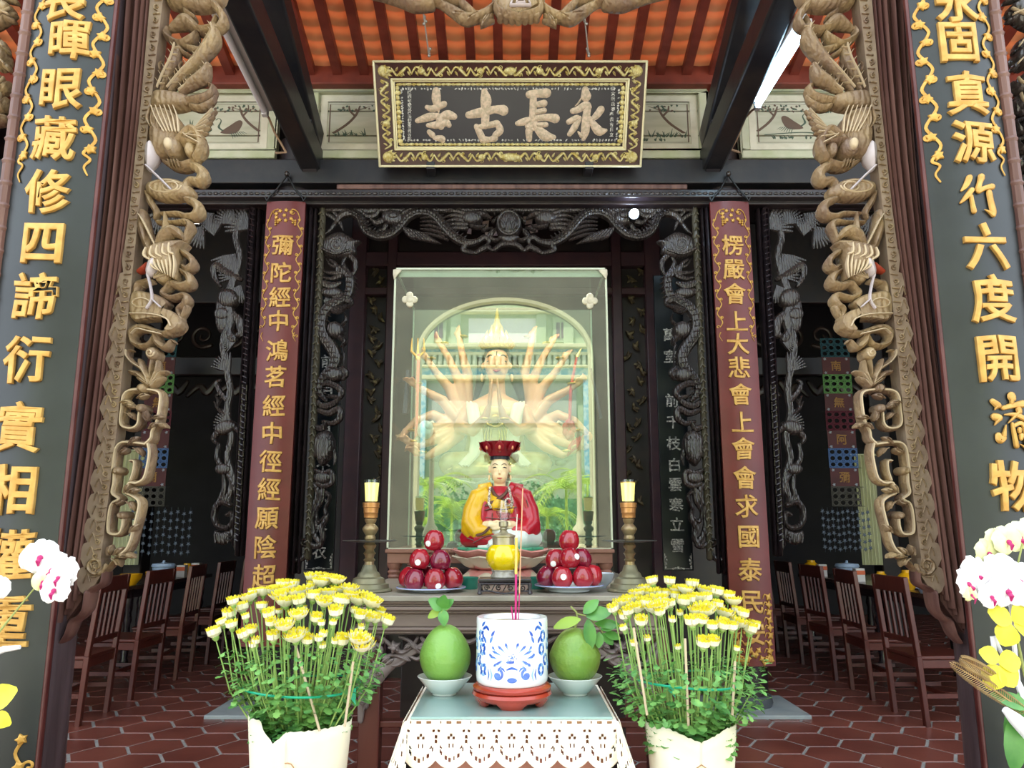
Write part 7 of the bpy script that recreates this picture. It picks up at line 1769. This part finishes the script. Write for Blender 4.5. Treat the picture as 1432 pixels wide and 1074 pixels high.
def tub(px, Yb, w, d, h, lab, lid=True):
    X = tX(px, Yb, .1); t = thing('food_tub', lab, 'container', (X, Yb, ZT), 'pale blue plastic tubs')
    b = MB(); b.lathe([(0, 0), (w*.85, 0), (w, h*.8), (w*1.08, h*.82), (w*1.08, h*.9), (0, h*.9)], (X, Yb, ZT), 30, sy=d/w); b.build('tub', M_tub, t)
    b = MB(); b.lathe([(w*1.06, h*.9), (w*1.0, h), (w*.3, h*1.05), (w*.12, h*1.08), (w*.12, h*1.2), (0, h*1.22)], (X, Yb, ZT), 30, sy=d/w); b.build('lid', M_tub, t)
tub(1155, 8.2, .11, .11, .16, 'pale blue lidded tub on the right table, far part'); tub(1255, 6.5, .15, .11, .05, 'flat pale blue lidded dish at the near part of the right table'); tub(249, 8.25, .11, .11, .16, 'pale blue lidded tub on the left table')
def tbox(px, Yb, lab):
    X = tX(px, Yb, .05); t = thing('tissue_box', lab, 'box', (X, Yb, ZT), 'small printed cartons')
    b = MB(); b.box(X-.045, X+.045, Yb-.04, Yb+.04, ZT, ZT+.13); b.build('carton', mat('white_carton', 'd9d2cc', .6), t, bevel=.003)
    b = MB(); b.box(X-.046, X+.046, Yb-.042, Yb-.04, ZT+.07, ZT+.11); b.build('orange_print', mat('orange_print', 'd96a40', .6), t)
tbox(1111, 8.75, 'white and orange carton left of the yellow bowl on the right table'); tbox(1200, 7.9, 'white and orange carton in the middle of the right table'); tbox(284, 8.6, 'white and orange carton at the far end of the left table'); tbox(275, 9.1, 'second white carton at the far end of the left table'); tbox(176, 6.9, 'red and white carton near the near end of the left table')

# ================= hanging banners of paper squares, star strings, pale curtain
cols = [('teal_lattice', '1c4a56'), None, ('green_lattice', '5f8f52'), None, ('wine_lattice', '5c1a2c'), None, ('blue_lattice', '4c6a9c'), None, ('grey_lattice', '4a4640')]
M_mar2 = mat('maroon_paper', '4c1a1e', .6, c2='5a2226', scale=6); M_pg = mat('dull_gold_paper', 'a0702c', .5); M_wd = mat('white_paper_flower', '9aa0ac', .6)
M_pap = {k[0]: mat(k[0], k[1], .6) for k in cols if k}
def banner(px_top, px_bot, ytop, ybot, Yb, lab, w=None):
    A, B = at(px_top, ytop, Yb), at(px_bot, ybot, Yb); X = (A.x+B.x)/2; w = w or .165; n = 9; hh = (A.z-B.z)/n
    t = thing('paper_banner', lab, 'banner', (X, Yb, B.z), 'hanging banners of paper squares')
    chars = iter('南無阿彌')
    f3 = lambda x, z, h: Vector((X+x, Yb-h, z))
    for i in range(n):
        z1 = A.z-i*hh; z0 = z1-hh*.985; c_ = cols[i]
        if c_ is None:
            b = MB(); b.box(X-w, X+w, Yb, Yb+.006, z0, z1); b.build('maroon_square', M_mar2, t)
            b = MB(); put_glyph(b, next(chars), lambda x, z, h: f3(x, (z0+z1)/2+z, h), hh*.58, .002, .003, .002, wob=.02); b.build('character', M_pg, t)
            b = MB()
            for sx in (-1, 1):
                for sz in (-1, 1): cx_, cz = sx*w*.78, (z0+z1)/2+sz*hh*.38; blob(b, [(cx_+.022*(1 if k % 2 else .5)*math.cos(k*PI/5), cz+.022*(1 if k % 2 else .5)*math.sin(k*PI/5)) for k in range(10)], f3, .002, n=1)
            b.build('corner_flowers', M_wd, t)
        else:
            b = MB(); m_ = 4
            for p in range(m_):
                for q in range(3):
                    cx_ = -w+(p+.5)*2*w/m_; cz = z0+(q+.5)*hh/3; stroke(b, ell(cx_, cz, w/m_*.86, hh/6*.86, 8), .007, f3, .003, closed=True, n=1, k=4)
            for q in range(4): stroke(b, [(-w, z0+q*hh/3), (w, z0+q*hh/3)], .006, f3, .003, n=1, k=4)
            for p in range(m_+1): stroke(b, [(-w+p*2*w/m_, z0), (-w+p*2*w/m_, z1)], .006, f3, .003, n=1, k=4)
            b.build('lattice_square', M_pap[c_[0]], t)
    b = MB()
    for i in range(n+1): b.tube([(X-w*1.3, Yb+.01, A.z-i*hh), (X+w*1.3, Yb+.01, A.z-i*hh)], .003, 5)
    b.tube([(X, Yb+.01, A.z), (X, Yb+.01, 5.2)], .004, 5); b.build('cross_rods', M_blackm, t)
banner(1164, 1187, 474, 708, 9.0, 'hanging banner of coloured paper squares at the rear of the right bay')
banner(230, 207, 474, 708, 9.0, 'hanging banner of coloured paper squares behind the left openwork carving')
def stars(px0, px1, y0, y1, Yb, lab, m, nx=9, nz=8):
    A, B = at(px0, y0, Yb), at(px1, y1, Yb); b = MB(); f3 = lambda x, z, h: Vector((x, Yb-h, z))
    for i in range(nx):
        x = A.x+(B.x-A.x)*i/(nx-1); b.tube([(x, Yb, A.z+.02), (x, Yb, B.z)], .002, 4)
        for k in range(nz):
            z = A.z+(B.z-A.z)*(k+.3+.4*((i*3) % 5)/5)/nz; blob(b, [(x+.03*(1 if q % 2 else .45)*math.cos(q*PI/5+PI/2), z+.03*(1 if q % 2 else .45)*math.sin(q*PI/5+PI/2)) for q in range(10)], f3, .003, n=1)
    tag(b.build('star_strings', m), lab, 'garland', kind='stuff')
stars(1150, 1218, 712, 772, 9.0, 'strings of dark and silvery stars under the right paper banner', mat('grey_star_foil', '505a6c', .4), 10, 6)
stars(186, 262, 712, 778, 9.0, 'strings of grey stars under the left paper banner', MATS['grey_star_foil'], 10, 6)
for px0, px1, y0, y1, Yb, lab in ((1194, 1236, 636, 790, 9.45, 'pale cream curtain at the rear of the right bay beside the banner'), (168, 192, 630, 790, 9.45, 'pale cream curtain glimpsed through the left openwork carving')):
    A, B = at(px0, y0, Yb), at(px1, y1, Yb); b = MB(); n = 30; v = []
    for i in range(n+1):
        x = A.x+(B.x-A.x)*i/n; y = Yb+.02*math.sin(i*1.3)
        v += [(x, y, A.z), (x, y, B.z), (x, y+.004, A.z), (x, y+.004, B.z)]
    b.add(v, [(i*4, i*4+4, i*4+5, i*4+1) for i in range(n)]+[(i*4+2, i*4+3, i*4+7, i*4+6) for i in range(n)]); b.tube([(A.x-.05, Yb, A.z), (B.x+.05, Yb, A.z)], .012, 8)
    tag(b.build('curtain', mat('cream_curtain', 'c9c8a0', .7, c2='d4d3b0', scale=4)), lab, 'curtain')

# ================= orchids at both picture edges
M_orw = mat('white_orchid_petal', 'f4f2f2', .5); M_ory = mat('pale_yellow_orchid_petal', 'dfe0a0', .5, c2='eef0c0', scale=20); M_lipm = mat('magenta_orchid_lip', 'b4206a', .45); M_bow = mat('yellow_ribbon', 'e6dc3c', .4, c2='d6cc2c', scale=40); M_wr = mat('white_wrapped_stem', 'eeeef4', .5); M_fr = mat('golden_dried_frond', '9a7c52', .5, metal=.2, c2='b89a68', scale=30)
def orchid(px, py, Yo, s_, m, rot=0, yaw=0):
    b = MB(); O = at(px, py, Yo); Rm = Matrix.Translation(O) @ Matrix.Rotation(yaw, 4, 'Z') @ Matrix.Rotation(-.1, 4, 'X')
    for k, (a, L, W) in enumerate(((PI/2, .042, .02), (PI*1.28, .042, .019), (-PI*.28, .042, .019), (.12, .042, .034), (PI-.12, .042, .034))):
        a += rot; L *= s_; W *= s_; v = []
        for i in range(6):
            f_ = i/5; w = W*math.sin(PI*(.08+.84*f_))**.7; c_ = Vector((math.cos(a)*L*f_, (.004 if k > 2 else .0)*-1-.006*math.sin(PI*f_), math.sin(a)*L*f_)); n_ = Vector((-math.sin(a), 0, math.cos(a)))
            v += [Rm @ (c_-n_*w+Vector((0, .005*s_, 0))), Rm @ (c_-n_*w*.5), Rm @ c_, Rm @ (c_+n_*w*.5), Rm @ (c_+n_*w+Vector((0, .005*s_, 0)))]
        b.add(v, [(i*5+j, i*5+j+1, (i+1)*5+j+1, (i+1)*5+j) for i in range(5) for j in range(4)])
    b.ball(Rm @ Vector((0, -.008, -.004)), .007*s_, 8, 6, 1); b.tube([Rm @ Vector((0, -.008, -.006)), Rm @ Vector((0, -.018, -.014)), Rm @ Vector((0, -.012, -.024))], [.005*s_, .006*s_, .002*s_], 6, 1)
    return b, m
def orchid_plant(label, pots, flowers, stems, xtra):
    (px, Yo, zb_) = pots; P = at(px, 1000, Yo); X = P.x
    b = MB(); b.box(X-.14, X+.14, Yo-.14, Yo+.14, 0, zb_); tag(b.build('plant_pedestal', M_brown, bevel=.01), 'square pedestal under the orchids at the %s picture edge' % ('left' if px < 700 else 'right'), 'pedestal')
    t = thing('potted_orchid', label, 'orchid', (X, Yo, zb_), 'potted orchids')
    b = MB(); b.lathe([(0, 0), (.07, 0), (.09, .02), (.11, .1), (.115, .14), (.1, .14), (.09, .11), (0, .11)], (X, Yo, zb_), 30); b.build('pot', mat('grey_ceramic_pot', '8a8f94', .4), t)
    for f_ in flowers:
        b, m = orchid(*f_); b.build('flower', [m, M_lipm], t)
    for P_, r, m in stems:
        b = MB(); Q = [Vector((X, Yo, zb_+.1)) if p is None else at(p[0], p[1], Yo-.0) for p in P_]; b.tube([Q[0]]+[Q[i].lerp(Q[i+1], .5) if False else Q[i+1] for i in range(len(Q)-1)], r, 8); b.build('stem', m, t)
    xtra(t, X, Yo, zb_)
def xl_(t, X, Yo, zb_):
    b = MB(); b.tube([at(-20, 918, Yo), at(5, 908, Yo), at(28, 905, Yo)], [.008, .008, .005], 8); b.build('white_ribbon', M_wr, t)
    b = MB()
    for a in (-.9, .2, 1.4): leaf3(b, (X, Yo, zb_+.13), (.9*math.cos(a), -.3, .5), (0, 0, 1), .2, .035)
    b.build('leaves', M_leaf, t)
    b = MB(); leaf3(b, at(-14, 985, Yo), (.8, -.2, .5), (0, -1, .3), .07, .03); leaf3(b, at(-10, 1000, Yo), (.8, -.2, -.3), (0, -1, .3), .05, .02); b.build('yellow_bow', M_bow, t)
orchid_plant('white orchid spray with magenta centres leaning in at the left picture edge', (-95, 1.95, .55),
  [(58, 778, 1.93, 1.0, M_orw, .2, .2), (50, 782, 1.95, .85, M_orw, -.4, .4), (76, 796, 1.92, 1.0, M_orw, .5, -.1), (93, 800, 1.93, .9, M_orw, -.2, -.3), (84, 806, 1.9, .7, M_orw, 1, 0), (61, 812, 1.91, .6, M_ory, .3, .3), (78, 824, 1.9, .85, M_orw, .1, 0), (-4, 822, 1.93, .7, M_orw, 0, .4)],
  [([None, (-50, 950), (0, 882), (30, 845), (52, 818), (66, 800), (84, 798)], [.004, .004, .003, .0022, .002, .0018, .0012], M_twig)], xl_)
def xr_(t, X, Yo, zb_):
    b = MB()
    for P_, d, L, W in (((1415, 870), (-.9, -.2, .5), .06, .025), ((1412, 872), (-.5, -.3, -.9), .055, .03), ((1416, 868), (.9, -.1, .5), .06, .03), ((1418, 872), (.8, -.3, -.2), .07, .03),
                        ((1398, 922), (-.9, -.2, .4), .05, .022), ((1396, 926), (.9, -.1, .1), .055, .026), ((1394, 930), (-.5, -.3, -.8), .06, .03), ((1398, 930), (.6, -.3, -.9), .055, .028)): leaf3(b, at(*P_, Yo-.03), d, (0, -1, .3), L, W, fold=.1)
    b.build('yellow_bow', M_bow, t)
    b = MB()
    for A_, B_ in (((1440, 1000), (1328, 926)), ((1410, 960), (1342, 920))):
        A, B = at(*A_, Yo-.02), at(*B_, Yo-.06); b.tube([A, A.lerp(B, .5)+Vector((0, 0, .004)), B], [.003, .0025, .001], 6); D = (B-A); n_ = D.normalized(); s_ = n_.cross(Vector((0, 1, 0)))
        for i in range(38):
            f_ = .06+.92*i/38; P_ = A.lerp(B, f_); L = .026*math.sin(PI*min(1, f_*.9+.12))**.5
            for q in (-1, 1): b.tube([P_, P_+(n_*.7+s_*q*.8)*L*.6+Vector((0, -.004, 0)), P_+(n_*1.1+s_*q*.7)*L], [.0009, .0008, .0004], 4)
    b.build('dried_fronds', M_fr, t)
    b = MB(); leaf3(b, at(1432, 965, Yo), (-.4, -.2, -1), (0, -1, .3), .14, .035); leaf3(b, at(1413, 1003, Yo-.03), (-.05, -.2, -1), (0, -1, .3), .12, .027); leaf3(b, at(1445, 1000, Yo), (-.1, -.2, -1), (0, -1, .3), .15, .03); leaf3(b, at(1440, 990, Yo-.02), (-.6, -.2, .25), (0, -1, .3), .1, .018)
    b.build('leaves', M_leaf, t)
    b = MB(); b.tube([at(1405, 992, Yo-.05), at(1420, 1006, Yo-.05), at(1440, 1025, Yo-.05)], [.008, .016, .02], 10); b.build('white_tuft', M_wr, t)
orchid_plant('white and yellow-green orchids with yellow bows and dried fronds at the right picture edge', (1490, 1.95, .55),
  [(1362, 800, 1.93, .95, M_orw, .1, .3), (1350, 815, 1.9, .85, M_orw, .4, .5), (1355, 830, 1.89, .45, M_ory, .2, .2), (1385, 815, 1.92, 1.15, M_orw, -.2, 0), (1398, 800, 1.94, 1.1, M_orw, .5, 0), (1408, 826, 1.9, 1.0, M_orw, .1, -.1), (1424, 812, 1.93, 1.1, M_orw, -.5, -.2), (1440, 826, 1.92, 1.0, M_orw, .2, -.2), (1384, 833, 1.89, .7, M_orw, .7, 0),
   (1380, 773, 1.97, .85, M_ory, .1, .2), (1393, 757, 1.98, .8, M_ory, -.3, .1), (1408, 756, 1.96, .9, M_ory, .3, 0), (1424, 750, 1.97, .9, M_ory, 0, -.1), (1440, 742, 1.97, .8, M_ory, .3, -.2)],
  [([None, (1440, 1010), (1424, 960), (1418, 900), (1414, 850), (1404, 830), (1385, 815)], [.006, .006, .006, .0055, .005, .003, .002], M_wr), ([None, (1440, 985), (1420, 945), (1400, 912), (1390, 890)], [.006, .006, .0055, .005, .005], M_wr),
   ([None, (1445, 975), (1430, 965), (1404, 945), (1392, 920), (1388, 890)], [.006, .006, .005, .005, .006, .006], M_wr), ([None, (1432, 940), (1420, 880), (1416, 820), (1430, 760)], [.004, .004, .003, .003, .002], M_twig)], xr_)

# ================= the courtyard behind the viewer (seen mirrored in the case front)
def rf(px, py, d):
    """point behind the viewer at distance d that the case front mirrors at this place"""
    p = at(px, py, 2*YG+d); return Vector((p.x, -d, p.z))
M_arch = mat('shaded_arch_wall', '6e6a5c', .7, c2='7d7868', scale=2, bump=.1); M_archp = mat('cream_arch_trim', 'd9d3a8', .6); M_fac = mat('pale_green_facade', 'b4c49a', .6, c2='c3d0ac', scale=2); M_facw = mat('white_plaster', 'efefe6', .6)  # gate wall in a mottled brownish grey
M_tileb = mat('blue_white_tiles', '7fbccc', .3, c2='c9e0dc', scale=9, contrast=(.45, .55)); M_gravel = mat('courtyard_paving', '9a9688', .7, c2='b0ab9c', scale=3); M_slate = mat('slate_blue_shutter', '7a6470', .5)
D1 = 5.0; fA = lambda u, v, h: rf(u, v, D1) + Vector((0, h, 0))
cxa = 706.0; xl0, xr0 = rf(586, 495, D1).x, rf(826, 495, D1).x; zs_, za_ = rf(706, 495, D1).z, rf(706, 420, D1).z; xc = (xl0+xr0)/2; ra = (xr0-xl0)/2
t = thing('arched_gate', 'shaded courtyard gate wall with a wide cream-edged arch behind the viewer', 'gate', (xc, -D1, 0))
arc = [(xc+ra*math.cos(PI-PI*i/24), zs_+(za_-zs_)*math.sin(PI*i/24)) for i in range(25)]
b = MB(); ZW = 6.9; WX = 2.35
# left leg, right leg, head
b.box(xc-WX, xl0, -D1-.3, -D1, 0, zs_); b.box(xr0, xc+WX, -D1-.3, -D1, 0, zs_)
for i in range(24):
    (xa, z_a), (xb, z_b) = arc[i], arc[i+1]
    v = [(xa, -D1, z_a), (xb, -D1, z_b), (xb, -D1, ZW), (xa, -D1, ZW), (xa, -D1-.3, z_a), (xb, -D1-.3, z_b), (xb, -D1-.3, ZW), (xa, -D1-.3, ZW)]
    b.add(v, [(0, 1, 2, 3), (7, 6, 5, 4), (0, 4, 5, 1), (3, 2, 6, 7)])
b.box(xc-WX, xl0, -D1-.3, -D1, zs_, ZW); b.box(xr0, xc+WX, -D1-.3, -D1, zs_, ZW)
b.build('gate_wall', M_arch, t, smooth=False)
b = MB()
f3 = lambda u, v, h: Vector((u, -D1+h, v))
stroke(b, [(x, z) for x, z in arc], .055, f3, .09, n=1, k=6); stroke(b, [(xl0, 0), (xl0, zs_)], .055, f3, .09, n=1, k=6); stroke(b, [(xr0, 0), (xr0, zs_)], .055, f3, .09, n=1, k=6)
b.build('arch_trim', M_archp, t)
b = MB()
for x in (xl0+.16, xr0-.15): b.box(x-.12, x+.12, -D1-1.2, -D1-.9, 0, .9); b.lathe([(.14, .9), (.16, .95), (.1, 1.05), (.15, 1.2), (.13, 1.34), (.07, 1.42), (.05, 1.6), (.045, 3.2)], (x, -D1-1.05, 0), 16)
b.build('balusters', M_archp, t)
# facade
D2 = 13.0; t = thing('courtyard_building', 'pale green colonial facade with blue tile friezes across the courtyard behind the viewer', 'building', (0, -D2, 0))
zf = lambda y: rf(700, y, D2).z
xf = lambda x: rf(x, 500, D2).x
b = MB(); b.box(-9, 9, -D2-.4, -D2, 0, zf(395)); b.build('wall', M_fac, t, smooth=False)
b = MB()
for y0, y1, dd in ((434, 440, .3), (484, 489, .35), (494, 498, .2), (512, 515, .2), (527, 533, .3)): b.box(-9, 9, -D2, -D2+dd, zf(y1), zf(y0))
b.build('cornice', M_archp, t, bevel=.02)
b = MB(); b.box(-9, 9, -D2, -D2+.06, zf(527), zf(515)); b.box(-9, 9, -D2, -D2+.08, zf(494), zf(489)); b.build('tile_frieze', M_tileb, t)
b = MB(); b.box(xf(655), xf(752), -D2, -D2+.05, zf(480), zf(446)); b.build('white_panels', M_facw, t); b = MB(); b.box(xf(600), xf(805), -D2, -D2+.05, zf(592), zf(536)); b.build('pale_ground_floor', mat('pale_grey_plaster', 'aab0a2', .7, c2='c2c6b8', scale=1.2), t)
b = MB()
for x in (600, 637, 757, 795, 560, 850): b.box(xf(x-7), xf(x+7), -D2, -D2+.12, zf(484), zf(440))
b.build('pilasters', M_fac, t, bevel=.01)
for x in (613, 784, 552, 858):
    b = MB(); b.box(xf(x-11), xf(x+11), -D2, -D2+.08, zf(480), zf(444)); b.build('window_surround', M_fac, t, bevel=.02)
    b = MB(); b.box(xf(x-6), xf(x-1), -D2+.05, -D2+.1, zf(474), zf(452)); b.box(xf(x+1), xf(x+6), -D2+.05, -D2+.1, zf(474), zf(452)); b.build('shutters', M_slate, t)
b = MB()
for i in range(40): x = 560+i*8; b.lathe([(.05, zf(512)), (.08, zf(508)), (.05, zf(503)), (.06, zf(498))], (xf(x), -D2+.12, 0), 8)
b.build('balustrade', mat('pale_cream_balusters', 'c6cdb0', .6), t)
b = MB(); 
for x in (820, 828, 592): b.box(xf(x-6), xf(x+6), -D2+.02, -D2+.25, 0, zf(533))
b.build('tiled_columns', M_tileb, t)
# planting
M_palm = mat('bright_palm_green', 'a2cc3c', .5, c2='c8e05a', scale=4); M_hedge = mat('dark_hedge_green', '3f7a48', .6, c2='6ca46a', scale=10)
random.seed(21)
def palm(px, d, zc, s_, m, lab, n=14):
    P = rf(px, 700, d); b = MB(); X = P.x; b.lathe([(.05, 0), (.04, zc*.5), (.03, zc)], (X, -d, 0), 8)
    for i in range(n):
        a = 2*PI*i/n+random.uniform(-.2, .2); L = s_*random.uniform(.8, 1.15); up = random.uniform(.5, 1.3); Q = []
        for k in range(9):
            f_ = k/8; Q.append(Vector((X+math.cos(a)*L*f_, -d+math.sin(a)*L*f_, zc+up*L*f_-1.0*L*f_*f_)))
        b.tube(Q, [.008]*9, 4)
        for k in range(1, 9):
            for h_ in (0, .5):
                c_ = Q[k-1].lerp(Q[k], h_); dr = (Q[k]-Q[k-1]).normalized(); sd = dr.cross(Vector((0, 0, 1))).normalized()
                for q in (-1, 1): e = c_+(sd*q+dr*.7)*L*.22+Vector((0, 0, -.03)); w = dr*.014; b.add([c_-w, c_+w, e], [(0, 1, 2)])
    tag(b.build('palm_shrub', m), lab, 'plant', 'courtyard palms')
palm(600, 9.0, 2.2, .95, M_palm, 'bright palm in the courtyard mirrored at the left of the case', 18); palm(632, 10.4, 1.8, .8, M_palm, 'second bright palm mirrored at the left of the case', 18); palm(792, 9.0, 2.2, .95, M_palm, 'bright palm in the courtyard mirrored at the right of the case', 18); palm(822, 10.6, 2.4, .9, M_palm, 'second bright palm mirrored at the right of the case', 18); palm(765, 10.3, 1.6, .8, M_palm, 'third palm mirrored behind the seated figure', 16); palm(590, 10.6, 1.4, .8, M_palm, 'small palm mirrored low at the left of the case', 16)
b = MB()
for i in range(2600):
    x = random.uniform(-4, 4); z = random.uniform(.1, 2.3+.25*math.sin(x*3)); y = -12.0+random.uniform(-.3, .4)
    a = random.uniform(0, 6); s_ = random.uniform(.06, .13); b.add([(x, y, z), (x+s_*math.cos(a), y+.05, z+s_*math.sin(a)), (x+s_*math.cos(a+1.2), y-.03, z+s_*math.sin(a+1.2))], [(0, 1, 2)])
b.box(-4, 4, -12.3, -12.1, 0, 2.1)
tag(b.build('courtyard_hedge', M_hedge), 'leafy green hedge in front of the courtyard building', 'hedge', kind='stuff')
# ================= camera, light
cam = bpy.data.cameras.new('camera'); co = bpy.data.objects.new('camera', cam); col.objects.link(co)
co.location = (0, 0, H); co.rotation_euler = (PI/2 + PITCH, 0, 0)
cam.sensor_width = 36; cam.lens = F/1432*36; cam.clip_start = .05
sc.camera = co
vs_ = sc.view_settings; vs_.view_transform = 'Standard'; vs_.look = 'None'; vs_.gamma = 1; vs_.use_curve_mapping = False
vs_.exposure = EXPO
w = bpy.data.worlds.new('sky'); sc.world = w; w.use_nodes = True
bg = w.node_tree.nodes['Background']; bg.inputs[0].default_value = (.80, .90, 1, 1); bg.inputs[1].default_value = SKY
sn = bpy.data.lights.new('sun', 'SUN'); sn.energy = SUN; sn.angle = .01; sn.color = (1, .95, .86)
so = bpy.data.objects.new('sun', sn); col.objects.link(so); so.rotation_euler = Vector((.28, -.38, -.9)).to_track_quat('-Z', 'Y').to_euler()
for nm, loc, e, r_ in LAMPS:
    l = bpy.data.lights.new(nm, 'POINT'); l.energy = e; l.shadow_soft_size = r_; l.color = (1, .93, .85)
    lo = bpy.data.objects.new(nm, l); col.objects.link(lo); lo.location = loc
